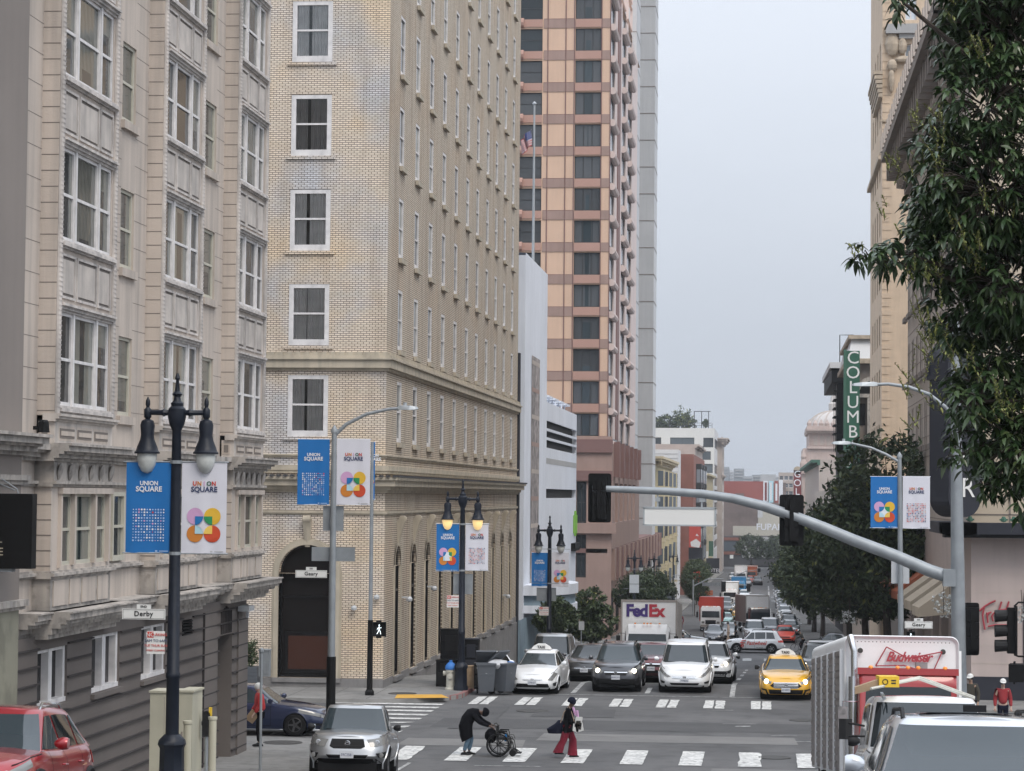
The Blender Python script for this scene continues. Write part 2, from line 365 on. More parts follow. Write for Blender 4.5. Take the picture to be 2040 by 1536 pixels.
def put(name,me,parent=None,loc=None,rz=None):
 o=bpy.data.objects.new(name,me); COL.objects.link(o)
 if parent is not None:o.parent=parent
 if loc is not None:o.location=loc
 if rz is not None:o.rotation_euler=(0,0,rz)
 return o
def tag(o,label,cat,group=None,kind=None):
 if label:o['label']=label
 if cat:o['category']=cat
 if group:o['group']=group
 if kind:o['kind']=kind
 return o
def empty(name,label,cat,loc=(0,0,0),rz=0,group=None):
 o=bpy.data.objects.new(name,None); COL.objects.link(o); o.location=loc; o.rotation_euler=(0,0,rz); o.empty_display_size=.2
 return tag(o,label,cat,group)
def struct(name,mb,mats,**k):
 o=mb.build(name,mats,**k); o['kind']='structure'; return o
def copy_tree(o,parent=None):
 c=o.copy(); COL.objects.link(c)
 if parent is not None:c.parent=parent
 for ch in o.children:copy_tree(ch,c)
 return c
def FF(Y0):return lambda u,d,z:(u,Y0-d,z)
def FE(X0):return lambda u,d,z:(X0+d,u,z)
def FW(X0):return lambda u,d,z:(X0-d,u,z)
ROTZ={'F':0,'E':R(90),'W':R(-90)}
_txt={}
def text(s,size,material,parent,loc,rot=(R(90),0,0),name='lettering',ext=.004,align='CENTER',shear=0.,sx=1.,bold=.0,spacing=1.,fn=None):
 c=bpy.data.curves.new('t','FONT'); c.body=s; c.size=size; c.extrude=ext; c.align_x=align; c.align_y='CENTER'; c.shear=shear; c.offset=bold; c.space_character=spacing
 c.resolution_u=3
 o=bpy.data.objects.new('t',c); COL.objects.link(o); me=bpy.data.meshes.new_from_object(o); bpy.data.objects.remove(o); bpy.data.curves.remove(c)
 if sx!=1.:
  for v in me.vertices:v.co.x*=sx
 if fn:
  for v in me.vertices:v.co=fn(v.co)
 me.materials.clear(); me.materials.append(M[material]); me.name=name
 t=put(name,me,parent,loc); t.rotation_euler=rot; return t
def wface(F):return F
# windows: local x = width, z = height, -y = outward; origin at the bottom centre of the opening
_win={}
def window_mesh(key,w,h,frame,cols=1,rail=True,fw=.07,depth=.06,glass='glass',mull=None):
 k=(key,round(w,2),round(h,2))
 if k in _win:return _win[k]
 mb=MB(); a=w/2
 mb.box(-a,-a+fw,-depth/2,depth/2,0,h); mb.box(a-fw,a,-depth/2,depth/2,0,h); mb.box(-a+fw,a-fw,-depth/2,depth/2,0,fw*1.3); mb.box(-a+fw,a-fw,-depth/2,depth/2,h-fw,h)
 if rail:mb.box(-a+fw,a-fw,-depth*.4,depth*.4,h*.5-.03,h*.5+.03)
 for c in range(1,cols):
  x=-a+w*c/cols; mb.box(x-.035,x+.035,-depth*.45,depth*.45,fw*1.3,h-fw)
 fm=mb.mesh('window',[frame])
 g=MB(); g.face([(-a+fw*.5,.012,fw*.5),(a-fw*.5,.012,fw*.5),(a-fw*.5,.012,h-fw*.5),(-a+fw*.5,.012,h-fw*.5)])
 gm=g.mesh('pane',[glass]); _win[k]=(fm,gm); return _win[k]
def add_window(parent,face,pos,key,w,h,frame,name='window',sill=None,**k):
 kk=('sill',key,round(w,2))
 if sill and kk not in _win:
  a,pr,sh_,sm_,back=sill; g=MB(); g.box(-w/2-a,w/2+a,-pr,back,-sh_,-.02); _win[kk]=g.mesh('window_sill',[sm_])
 fm,gm=window_mesh(key,w,h,frame,**k)
 o=put(name,fm,parent,pos,ROTZ[face]); put('pane',gm,o)
 if sill:put('window_sill',_win[kk],o)
 return o
# ================================================================== ground, roads, pavements, markings
def ysteps(a,b,step=2.):
 s={a,b}; n=max(1,int((b-a)/step))
 for i in range(1,n):s.add(a+(b-a)*i/n)
 for y,_ in PR:
  if a<y<b:s.add(y)
 return sorted(s)
def strip(mb,x0,x1,y0,y1,dz,m=0,step=2.):
 ys=ysteps(y0,y1,step)
 for a,b in zip(ys,ys[1:]):
  za,zb=prof(a)+dz,prof(b)+dz
  mb.face([(x0,a,za),(x1,a,za),(x1,b,zb),(x0,b,zb)],m)
g=MB(); ys=sorted({-60,1200,2500,*[y for y,_ in PR if-60<=y]})
for a,b in zip(ys,ys[1:]):
 g.face([(-900,a,prof(a)-.012),(900,a,prof(a)-.012),(900,b,prof(b)-.012),(-900,b,prof(b)-.012)])
struct('ground',g,'asphalt_patch')
CL,CR=-10.5,3.5
g=MB(); strip(g,CL-4.2,CR+4.4,-30,66.5,-.004); strip(g,CL-4.2,CR+4.4,66.5,660,-.004,step=4)
struct('road',g,'asphalt')
g=MB()
for(a,b)in((69.2,82.3),(184,199),(372,388),(480,492)):
 for(x0,x1)in((-140,CL-4.2),(CR+4.4,140)):
  g.face([(x0,a,prof(a)-.004),(x1,a,prof(a)-.004),(x1,b,prof(b)-.004),(x0,b,prof(b)-.004)])
struct('cross_street',g,'asphalt')
def xcurb(y,y0,y1,side,rad=3.4):
 t=0
 if y1-y<rad:q=rad-(y1-y); t=rad-math.sqrt(max(0,rad*rad-q*q))
 if y-y0<rad:q=rad-(y-y0); t=rad-math.sqrt(max(0,rad*rad-q*q))
 return(CL-t)if side<0 else(CR+t)
def pavement(side,y0,y1,b0,b1,xin):
 """pavement block between kerb and buildings that stand from b0 to b1"""
 top,kerb=MB(),MB(); ys=set(ysteps(y0,y1,3.))
 for k in range(12):ys.add(y0+3.4*k/11); ys.add(y1-3.4*k/11)
 ys|={b0,b1}; ys=sorted(y for y in ys if y0<=y<=y1)
 for a,b in zip(ys,ys[1:]):
  xa,xb=xcurb(a,y0,y1,side),xcurb(b,y0,y1,side); inn=xin if(b0<=(a+b)/2<=b1)else side*90
  za,zb=prof(a)+.14,prof(b)+.14; kw=.16*side
  top.face([(inn,a,za),(xa+kw,a,za),(xb+kw,b,zb),(inn,b,zb)])
  kerb.face([(xa+kw,a,za+.003),(xa,a,za+.003),(xb,b,zb+.003),(xb+kw,b,zb+.003)]); kerb.face([(xa,a,za+.003),(xa,a,za-.2),(xb,b,zb-.2),(xb,b,zb+.003)])
 for y,s in((y0,-1),(y1,1)):
  xe=xcurb(y,y0,y1,side); z=prof(y)+.14
  kerb.face([(side*90,y,z),(xe,y,z),(xe,y,z-.25),(side*90,y,z-.25)])
 struct('sidewalk',top,'sidewalk'); struct('kerb',kerb,'kerb')
pavement(-1,-30,69.2,-40,65.3,-14.4); pavement(1,-30,69.2,-40,62,7.6)
pavement(-1,82.3,184,87.3,180,-14.2); pavement(1,82.3,184,86.6,180,7.6)
pavement(-1,199,372,204,368,-14.4); pavement(1,199,372,203,368,7.6)
pavement(-1,388,640,391,640,-13.9); pavement(1,388,640,391,640,9)
# red-painted kerb at the corner
g=MB()
for k in range(8):
 a,b=84.2+k*.55,84.2+(k+1)*.55; xa,xb=xcurb(a,82.3,184,-1),xcurb(b,82.3,184,-1)
 g.face([(xa-.16,a,.149),(xa+.004,a,.149),(xb+.004,b,.149),(xb-.16,b,.149)]); g.face([(xa+.004,a,.149),(xa+.004,a,0),(xb+.004,b,0),(xb+.004,b,.149)])
struct('red_kerb',g,'kerb_red')
# pavement joints
g=MB()
for y in[k*1.5 for k in range(20,43)]+[88+k*1.5 for k in range(0,40)]:
 strip(g,-14.1,-10.7,y,y+.02,.1435)
for y in(66.2,67.6):g.face([(-40,y,.144),(-14,y,.144),(-14,y+.02,.144),(-40,y+.02,.144)])
for k in range(30):g.face([(-13.5-k*1.4,82.5,.144),(-13.48-k*1.4,82.5,.144),(-13.48-k*1.4,87.1,.144),(-13.5-k*1.4,87.1,.144)])
struct('pavement_joints',g,'groove')
# markings
def worn_bar(g,x0,x1,y0,y1,dz=.012,wear=.3,n=7,seed=0):
 """painted bar with chipped edges"""
 q=random.Random(seed); L_,R_=[],[]
 for k in range(n+1):
  y=y0+(y1-y0)*k/n; L_.append((x0+q.uniform(-.01,.03)*wear*3,y)); R_.append((x1-q.uniform(-.01,.03)*wear*3,y))
 for k in range(n):
  a,b,c,d=L_[k],R_[k],R_[k+1],L_[k+1]
  z0,z1=prof(a[1])+dz,prof(d[1])+dz
  mid=(a[0]+b[0])/2+q.uniform(-.1,.1)
  g.face([(a[0],a[1],z0),(b[0],b[1],z0),(c[0],c[1],z1),(d[0],d[1],z1)])
g=MB()
for k in range(-3,6):worn_bar(g,-6.65+1.57*k-.31,-6.65+1.57*k+.31,65.1,68.7,wear=.55 if k in(-2,4)else.15,seed=k)
struct('crosswalk_marking',g,'paint_white')
g=MB()
for k in range(-3,4):
 xc=-4.88+1.6*k; worn_bar(g,xc-.36,xc-.03,82.7,85.9,wear=.2,seed=20+k); worn_bar(g,xc+.02,xc+.35,82.7,85.9,wear=.4,seed=40+k)
struct('crosswalk_marking',g,'paint_white')
g=MB()
for k,y in enumerate((82.15,80.9,79.6,78.2,76.8,75.4,74.0,72.6,71.2)):
 if k==5:g.face([(-11.9,y,.012),(-11.2,y+.05,.012),(-10.85,y+.45,.012),(-11.5,y+.4,.012)]); continue
 if k==6:g.face([(-11.4,y,.012),(-10.9,y,.012),(-10.8,y+.6,.012),(-11.2,y+.5,.012)]); continue
 g.face([(-14.5,y-.1,.012),(-10.85,y-.1,.012),(-10.8,y+.42,.012),(-14.5,y+.42,.012)])
struct('crosswalk_marking',g,'paint_white')
g=MB()
for x,runs in((-6.85,((88,97),(103,112))),(-4.2,((88.5,91),(99,103))),(-1.13,((87.6,99),(108,116),(124,132),(140,148),(156,164)))):
 for a,b in runs:strip(g,x-.09,x+.09,a,b,.012)
strip(g,-10.3,1.8,87.3,87.42,.012)
strip(g,-10.2,-6.9,99,99.12,.012)
for Yc,xs in((182.2,(-5.95,-4.4,-2.8,-1.25,.33,1.9)),(200.6,(-8.3,-6.6,-5.0,-3.4,-1.8,-.2,1.4)),(371,(-7.5,-5.7,-3.9,-2.1,-.3,1.4)),(390,(-7.5,-5.7,-3.9,-2.1,-.3,1.4))):
 for x in xs:strip(g,x-.33,x+.33,Yc-1.5,Yc+1.5,.01)
for x in(-2.9,.75):
 for a,b in((205,230),(236,262),(300,330),(392,418),(424,450)):strip(g,x-.12,x+.12,a,b,.012)
# scribbled worn survey marks on the asphalt
for(x,y,l,ww)in((-1.3,77.2,1.1,.06),(-.9,76.3,.5,.25),(.2,73.6,.8,.07),(.9,72.0,.9,.07),(-1.9,82.0,.9,.07),(-7.6,64.0,1.8,.07),(-6.4,62.6,1.2,.07)):
 g.face([(x,y,.012),(x+l,y+.12,.012),(x+l*.96,y+.12+ww,.012),(x+.05,y+ww,.012)])
strip(g,-9.4,-9.3,60,64.4,.012)
struct('lane_marking',g,'paint_thin')
g=MB(); z=.0012
for(x0,x1,y0,y1,m)in((-10.2,3.2,74.5,77.6,0),(-6.6,1.0,71.0,73.2,1),(-10.4,-6.8,69.0,71.0,1),(-1.4,2.8,61.5,64.6,1),(-7.5,-4.8,78.5,81.6,0),(-3.4,-2.2,88.5,98,0),(1.6,3.1,66.2,82.0,1),(-9.6,-8.4,74,82,0)):
 g.face([(x0,y0,z),(x1,y0+.1,z),(x1-.1,y1,z),(x0+.05,y1,z)],m); z+=.0011
struct('asphalt_patches',g,['asphalt_patch','asphalt_light'])
g=MB(); q=random.Random(5)
for(x,y,n,dx)in((-6.0,73.6,16,.28),(-3.2,70.2,12,.22),(-8.6,71.5,9,.25),(.4,75,9,.3),(-5.6,72.6,9,.2),(-1.0,68.9,8,.24)):
 for k in range(n):
  y2=y+q.uniform(-.22,.22); x2=x+dx; g.face([(x,y,.0108),(x2,y2,.0108),(x2,y2+.035,.0108),(x,y+.03,.0108)]); x,y=x2,y2
struct('road_cracks',g,'black')
g=MB(); g.face([(-12.55,82.75,.155),(-10.75,83.35,.155),(-11.2,84.7,.155),(-12.7,84.3,.155)])
tag(g.build('tactile_paving','tactile'),'yellow tactile paving pad on the kerb ramp at the brick building corner','tactile paving')
def manhole(x,y,r,z,lab):
 g=MB(); g.lathe([(r,0),(r,.012),(r*.9,.014),(r*.88,.008),(0,.008)],(x,y,z),24,cap=False)
 tag(g.build('manhole_cover','iron'),lab,'manhole cover','manhole covers')
p=lambda x,y:(A(x,y,80))
manhole(-7.6,80.6,.55,.0,'round iron manhole cover just in front of the far crosswalk')
manhole(-13.4,67.6,.55,.14,'round iron manhole cover on the pavement below the red puffer jacket person')
manhole(.3,67.6,.45,.0,'round iron manhole cover beside the right end of the near crosswalk')
manhole(-12.6,84.9,.5,.14,'flat round cover in the pavement behind the yellow tactile pad')
manhole(-9.0,79.3,.3,.0,'small iron cover in the road next to the side crosswalk')
manhole(1.2,79.0,.4,.0,'iron manhole cover in the road in front of the yellow taxi')
# ================================================================== LEFT SIDE BUILDINGS
# ---- plain neighbour on the far left
XL=-13.95
nb=empty('stucco_building','plain beige stucco building at the left edge with a blank side wall','building',(0,0,0))
F=FE(XL)
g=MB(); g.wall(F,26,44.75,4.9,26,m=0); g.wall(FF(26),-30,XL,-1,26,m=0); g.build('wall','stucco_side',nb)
g=MB(); g.wall(F,26,44.75,-1,4.9,m=0); g.build('base_wall','neigh_base',nb)
def moulding(g,F,u0,u1,z,steps,m=0,base=-.2):
 """stepped cornice: list of (height, projection) from the bottom up"""
 for h,d in steps:g.box(u0,u1,base,d,z,z+h,m,F); z+=h
COR=[(.07,.10),(.10,.24),(.05,.34),(.12,.46),(.06,.54)]
g=MB(); moulding(g,F,26,45.0,7.80,COR); moulding(g,F,26,45.0,7.25,[(.08,.06),(.1,.12)]); moulding(g,F,26,45.0,4.9,[(.07,.05),(.12,.12)]); g.build('cornice','stone_dirty',nb)
# black blade sign L / GE
s=empty('blade_sign','black projecting sign box with gold letters at the left edge of the photo','sign',tuple(A(18,1060,43.2)))
bs=MB(); bs.box(-.75,.47,-.14,.14,-.66,.70); bs.build('panel','black',s)
bs=MB(); bs.box(-.25,.1,-.1,.1,-.72,-.66); bs.tube([(-.6,0,1.25),(.14,0,.78),(.16,0,.70)],.012); bs.tube([(-.75,0,1.1),(.1,0,.76)],.012); bs.build('bracket','galv',s)
text('L',.2,'cream_stone',s,(-.13,-.145,-.13)); text('GE',.2,'cream_stone',s,(-.18,-.145,-.36))
w_=empty('wall_light','small black floodlight fixed under the cornice of the bay window hotel','light',(XL+.15,45.3,8.25))
g=MB(); g.lathe([(.12,0),(.1,.2),(.07,.24)],(.1,0,0),10); g.box(-.1,.05,-.03,.03,.05,.12); g.build('housing','black',w_)
# ---- grey bay-window hotel
h=empty('bay_window_hotel','grey hotel with ornate white bay windows and dark rusticated ground floor','building')
X0,X1=-14.2,-13.85
Y0,Y1,ZT=44.76,65.9,25.
F,B=FE(X0),FE(X1)
def yb(x):return AX(x,500,X1).y
def yw(x):return AX(x,500,X0).y
bays=[(yb(114),yb(226)),(yb(321),yb(400)),(yb(470),yb(527.5))]
SIL=[8.82+3.28*k for k in range(5)]
WH=1.86
smalls=[(yw(239),yw(266)),(yw(404),yw(428))]
holes=[]
for a,b in smalls:
 for z in SIL:holes.append((a,b,z+.0,z+1.75))
g=MB(); g.wall(F,Y0,Y1,4.3,ZT,holes,.16)
g.wall(FF(Y1-.01),-30,X0,-1,ZT)
g.face([F(Y1,0,-1),F(Y1,-14,-1),F(Y1,-14,ZT),F(Y1,0,ZT)])
for a,b in bays:
 z=8.62
 cols=3; fr=.12
 g.box(a,b,-.4,0,8.05,8.62,0,B)
 g.wall(B,a,b,8.62,ZT,[(a+.22,b-.22,zz,zz+WH)for zz in SIL],.12)
 g.wall(FF(a),X0,X1,8.05,ZT)
 g.wall(FF(b),X0,X1,8.05,ZT)
g.build('wall','stucco',h)
# rusticated pilaster strips on the bay sides (thin joints) and wall joints
g=MB()
for a,b in bays:
 for k in range(60):
  z=8.7+.3155*k
  if z>ZT:break
  g.box(X0,X1+.003,a-.004,a,z,z+.018)
for k in range(26):
 z=8.9+.62*k
 for(u0,u1)in((Y0,bays[0][0]),(bays[0][1],smalls[0][0]),(smalls[0][1],bays[1][0]),(bays[1][1],smalls[1][0]),(smalls[1][1],bays[2][0])):
  g.box(u0,u1,0,.003,z,z+.012,0,F)
g.build('joint_lines','groove_light',h)
# bay trim: spiral corner columns, mullions, spandrel panels, heads
for bi,(a,b)in enumerate(bays):
 w3=b-a
 tr=MB()
 for e in(a+.07,b-.07):
  tr.lathe([(.06,8.62),(.06,ZT)],(X1+.03,e,0),10,cap=False)
  for k in range(170):
   z=8.75+k*.095
   if z<ZT:tr.tube([(X1+.035+.058*math.cos(t_),e-.058*math.sin(t_)*1,z+.05*i/3)for i,t_ in enumerate((-1.4,-.5,.5,1.4))],.014,4,1)
 for si,z in enumerate(SIL):
# head moulding above window, sill moulding
  moulding(tr,B,a+.12,b-.12,z+WH,[(.05,.03),(.06,.08),(.05,.14)],1,0)
  moulding(tr,B,a+.12,b-.12,z-.16,[(.04,.05),(.07,.12),(.05,.07)],0,0)
  if si==0:continue
  zb,zt=z-1.42+.17,z-.16
  n3=[(a+.26,a+.26+(w3-.52)*.27),(a+.26+(w3-.52)*.30,b-.26-(w3-.52)*.30),(b-.26-(w3-.52)*.27,b-.26)]
  for(p0,p1)in n3:
   pn=MB(); m_=.05; t0,t1=zb+.1,zt-.1
   pn.box(p0,p0+m_,0,.035,t0,t1,0,B); pn.box(p1-m_,p1,0,.035,t0,t1,0,B); pn.box(p0+m_,p1-m_,0,.035,t1-m_,t1,0,B); pn.box(p0+m_,p1-m_,0,.035,t0,t0+m_,0,B)
   q=.11; pn.box(p0+q,p1-q,0,.02,t0+q,t1-q,1,B); pn.box(p0+m_,p1-m_,0,.002,t0+m_,t1-m_,2,B); pn.build('spandrel_panel',['trim_bay','trim','groove_light'],h)  # darker backing puts the recess shading of the panel into the colour
 tr.build('bay_trim',['trim_bay','trim_bay'],h)
 inner=w3-.44; ws=[inner*.27,inner*.46,inner*.27]
 for si,z in enumerate(SIL):
  u=a+.22
  for wv in ws:
   add_window(h,'E',(X1-.05,u+wv/2,z),'bay',wv-.03,WH,'win_white',fw=.065,glass='glass',sill=None); u+=wv
  for uu_ in(a+.22+ws[0],a+.22+ws[0]+ws[1]):mbm=MB(); mbm.box(uu_-.05,uu_+.05,-.05,.02,z,z+WH,0,B); mbm.build('mullion','win_white',h)
for a,b in smalls:
 for z in SIL:
  add_window(h,'E',(X0-.08,(a+b)/2,z),'small',b-a-.02,1.75,'win_cream',fw=.07,sill=(.1,.17,.2,'stucco',-.08))
# belt below the bays with small square panels
for a,b in bays:
 g=MB(); moulding(g,B,a-.12,b+.10,8.50,[(.05,.06),(.05,.13),(.05,.17)])
 g.box(a-.05,b+.03,-.3,.03,8.05,8.5,0,B)
 for k in range(3):
  pn=MB(); p0=a+.22+(b-a-.4)*k/3; p1=p0+(b-a-.4)/3-.14
  for e in(0,.05,.1):pn.box(p0+e,p1-e,0,.035+e*.25,8.13+e,8.42-e,1 if e==.05 else 0,B)
  pn.build('belt_panel',['stucco','groove_light'],h)
 pn=MB()
 for e in(0,.05):pn.box(X1-.28+e,X1-.06-e,a-.065-e*.2,a-.05,8.13+e,8.42-e,1 if e else 0)
 pn.build('belt_panel',['stucco','groove_light'],h); g.build('belt_course','trim',h)
# main cornice (wall + bays) at 7.7..8.1, frieze 7.35..7.7
g=MB(); moulding(g,F,Y0,Y1,7.72,[(.07,.1),(.09,.2),(.05,.3),(.12,.4)])
for a,b in bays:moulding(g,B,a-.32,b+.32,7.72,[(.06,.10),(.08,.20),(.05,.30),(.11,.40),(.05,.46)],base=-.7)
moulding(g,F,Y0,Y1,7.22,[(.05,.05),(.06,.12)])
for a,b in bays:moulding(g,B,a-.18,b+.16,7.22,[(.05,.05),(.06,.12)],base=-.5)
g.build('cornice','stone_dirty',h)
q=random.Random(3)
for a,b in bays:
 for k in range(6):
  g=MB(); u=a+.18+(b-a-.36)*k/5;
  rings=[]
  for j in range(6):
   zz=7.68-j*.065; r_=.09*math.sin(math.pi*(j+.8)/6.2)+.02; rings.append([(X1+.04+.07*(1-j/6)+r_*.55*math.cos(t_),u+r_*math.sin(t_),zz)for t_ in[2*math.pi*i/8 for i in range(8)]])
  g.ring_loft(rings); g.build('frieze_carving','stone_dirty',h,smooth=True)
 g=MB(); g.box(a-.1,b+.08,-.4,.04,7.33,7.72,0,B); g.build('frieze','stone_dirty',h)
# second floor windows (5.66..7.2)
g=MB(); wl=[]
sec=[]
for a,b in bays:sec.append((a+.42,b-.1,'B'))
smal2=[(yw(226),yw(250)),(yw(398),yw(424))]
g.wall(F,Y0,Y1,4.3,4.31)
for a,b in bays:
 g2=MB(); inner=b-a-.62
 g2.wall(B,a-.1,b+.08,5.5,7.22,[(a+.45,b-.17,5.66,7.08)],.12,.0); g2.wall(FF(a-.1),X0,X1,4.9,7.3); g2.wall(FF(b+.08),X0,X1,4.9,7.3)
 ws=[inner*.27,inner*.43,inner*.30]; u=a+.45
 for wv in ws:
  add_window(h,'E',(X1-.06,u+wv/2,5.66),'bay2',wv-.08,1.42,'win_cream',fw=.06);
  g2.box(u+wv-.07,u+wv+.05,-.1,.07,5.66,7.1,0,B); u+=wv
 g2.box(a+.37,a+.46,-.1,.07,5.62,7.1,0,B); g2.box(a+.34,b-.05,0,.11,7.08,7.2,0,B)
 for k in range(5):g2.box(X0,X1+.004,a-.106,a-.1,5.66+.3*k,5.68+.3*k,1)
 g2.build('second_floor_wall',['stucco','groove_light'],h)
for a,b in smal2:add_window(h,'E',(X0+.03,(a+b)/2,5.62),'small2',b-a,1.5,'win_cream',fw=.09,depth=.12)
# sill course, panels, big ledge
g=MB(); pn=MB()
moulding(g,F,Y0,Y1,5.42,[(.05,.04),(.06,.12),(.04,.06)])
for a,b in bays:
 moulding(g,B,a-.22,b+.2,5.42,[(.05,.05),(.06,.12),(.04,.06)],base=-.5)
 g.box(a-.14,b+.1,-.4,.02,4.80,5.42,0,B)
 for k,(f0,f1)in enumerate(((.0,.26),(.28,.47),(.50,.76),(.79,1.0))):
  p0,p1=a+.02+(b-a-.1)*f0,a+.02+(b-a-.1)*f1-.06
  pn=MB()
  for e in(0,.05):pn.box(p0+e,p1-e,0,.045-e*.4,4.88+e,5.38-e,1 if e else 0,B)
  pn.build('ledge_panel',['stucco','groove_light'],h)
moulding(g,F,Y0+.4,Y1+.4,4.30,[(.08,.05),(.12,.12),(.08,.3),(.07,.44),(.12,.5),(.03,.55)])
for a,b in bays:moulding(g,B,a-.45,b+.42,4.26,[(.1,.08),(.12,.16),(.08,.33),(.08,.44),(.13,.52),(.03,.57)],base=-.6)
g.build('ledge','stone_dirty',h)
# rusticated ground floor
XG=-14.02; G_=FE(XG)
def yg(x):return AX(x,1300,XG).y
gw=[(yg(75),yg(134)),(yg(183),yg(238)),(yg(281),yg(330))]
zs_=[(3.02,4.08),(2.62,3.98),(2.62,3.7)]
def zr(x,y):return AX(x,y,XG).z
zs_=[(zr(100,1405),zr(100,1290)-.02),(zr(205,1375),zr(205,1264)),(zr(305,1348),zr(305,1245))]
door=(yg(434),yg(462),-.2,zr(460,1262))
louv=(yg(362),yg(382),zr(370,1265),zr(370,1235))
g=MB(); g.wall(G_,Y0,Y1-.5,-.5,4.32,[(a,b,z0,z1)for(a,b),(z0,z1)in zip(gw,zs_)]+[door,louv],.45)
g.face([(XG,Y1-.5,-.5),(XG-12,Y1-.5,-.5),(XG-12,Y1-.5,4.32),(XG,Y1-.5,4.32)])
g.box(-.9+Y1-.75,Y1-.49,0,.05,-.4,4.1,0,G_); g.box(yg(404),yg(428),0,.05,-.4,4.1,0,G_)
g.build('ground_floor_wall','rust_base',h)
g=MB()
for k in range(13):
 z=4.05-.34*k
 segs=[(Y0,Y1-.5)]
 for(a,b,z0,z1)in[(a,b,z0,z1)for(a,b),(z0,z1)in zip(gw,zs_)]+[door,louv]:
  if z0-.02<z<z1+.03:
   ns=[]
   for s0,s1 in segs:
    if b<s0 or a>s1:ns.append((s0,s1)); continue
    if a>s0:ns.append((s0,a))
    if b<s1:ns.append((b,s1))
   segs=ns
 for s0,s1 in segs:g.box(s0,s1,0,.054,z,z+.035,0,G_)
g.box(yg(404)-.03,yg(404),0,.056,-.4,4.1,0,G_)
for k in range(-3,4):
 u=(door[0]+door[1])/2+.18*k; g.box(u-.012,u+.012,0,.056,door[3]+.04,door[3]+.75-abs(k)*.04,0,G_)
g.build('rustication_grooves','groove',h)
for(a,b),(z0,z1)in zip(gw,zs_):
 fm=MB(); gl=MB(); wv=b-a; hh=z1-z0
 for(p0,p1)in((0,.07),(.44,.56),(.93,1.)):fm.box(a+wv*p0,a+wv*p1,-.25,-.05,z0,z1,0,G_)
 fm.box(a,b,-.25,-.06,z1-.07,z1,0,G_); fm.box(a,b,-.25,-.02,z0,z0+.09,0,G_)
 o=fm.build('window','win_white',h); gl.face([G_(a,-.2,z0),G_(b,-.2,z0),G_(b,-.2,z1),G_(a,-.2,z1)]); gl.build('pane','glass_arch',o)
 sl=MB(); sl.box(a-.05,b+.08,0,.09,z0-.12,z0-.02,0,G_); sl.build('window_sill','rust_base',h)
g=MB(); g.box(door[0],door[1],-.44,-.40,-.3,door[3],0,G_)
for k in range(4):g.box(door[0]+.05,door[1]-.05,-.40,-.37,.5+k*.65,1.0+k*.65,1,G_)
g.build('door',['black','plastic'],h)
g=MB();
for k in range(5):g.box(louv[0],louv[1],-.2,.02,louv[2]+.05*k*1.5,louv[2]+.05*k*1.5+.03,0,G_)
g.box(louv[0],louv[1],-.3,-.28,louv[2],louv[3],0,G_); g.build('vent_louver','black',h)
g=MB(); g.box(yg(469),yg(480),.05,.35,zr(475,1208)-.12,zr(475,1208)+.02,0,G_); g.box(yg(474),yg(476),.2,.26,zr(475,1208)-.3,zr(475,1208)-.1,0,G_); g.build('security_camera','sign_back',h)
# ---- brick corner hotel
bk=empty('brick_corner_hotel','tan brick corner hotel with small sash windows and arched ground floor','building')
XB,YB,YE,ZB=-13.66,87.2,134.2,42.
FB,FR=FE(XB),FF(YB)
pxl=[791.8,823.5,851.8,878.2,902.9,925.9,946.2,966.1,984.1,1001.4,1017.6]
Yl=[AX(x,700,XB).y for x in pxl]
ww=1.18
sills=[9.06+3.45*k for k in range(9)]; hh=2.26
sh=[(y,y+ww,z,z+hh)for y in Yl for z in sills]
# ground arches on the street side
arch_c=[y+.55 for y in Yl]; AR=.78; ARZ=4.45; AS=.36
def arches(g,F,cs,r,spring,sill,zt,u0,u1,zb,depth,m=0,mr=None,d=0.):
 """wall band from zb to zt between u0..u1 with round-headed openings"""
 holes=[(c-r,c+r,sill,spring)for c in cs]
 us=sorted([u0,u1]+[c-r for c in cs]+[c+r for c in cs])
 g.wall(F,u0,u1,zb,spring,holes,depth,d,m,mr)
 prev=u0
 for c in cs:
  g.face([F(prev,d,spring),F(c-r,d,spring),F(c-r,d,zt),F(prev,d,zt)],m)
  n=12; P_=[(c-r*math.cos(math.pi*k/n),spring+r*math.sin(math.pi*k/n))for k in range(n+1)]
  for(a0,b0),(a1,b1)in zip(P_,P_[1:]):
   g.face([F(a0,d,b0),F(a1,d,b1),F(a1,d,zt),F(a0,d,zt)],m)
   g.face([F(a0,d,b0),F(a1,d,b1),F(a1,d-depth,b1),F(a0,d-depth,b0)],m if mr is None else mr)
  prev=c+r
 g.face([F(prev,d,spring),F(u1,d,spring),F(u1,d,zt),F(prev,d,zt)],m)
g=MB(); g.wall(FB,YB,YE,7.2,ZB,sh,.12)
arches(g,FB,arch_c,AR,ARZ,AS,7.2,YB,YE,-2.6,.13)
g.build('street_wall','brick_E',bk)
FWX=[(-17.28,-15.79)]; fz=[9.18,12.5,15.96,19.44,22.89,26.35,29.8]
g=MB(); g.wall(FR,-32,XB,6.3,ZB,[(-17.28,-15.79,z+.0,z+2.23)for z in fz],.12)
fac=-16.475; fr_=1.04; fsp=4.22
arches(g,FR,[fac],fr_,fsp,.46,6.3,-32,XB,.3,.35)
g.build('front_wall','brick_F',bk)
g=MB(); g.box(-32,XB,0,.08,-.3,.45,0,FR); g.box(YB-.08,YE,0,.08,-3.2,.12,0,FB)
for y0,y1 in zip([YB]+[c+AR for c in arch_c],[c-AR for c in arch_c]+[YE]):g.box(y0,y1,0,.03,.12,.42,0,FB)
for c in arch_c:g.box(c-AR-.1,c+AR+.1,0,.16,.2,.36,0,FB)
g.box(-17.7,-15.2,0,.14,.3,.46,0,FR)
g.build('granite_base','granite',bk)
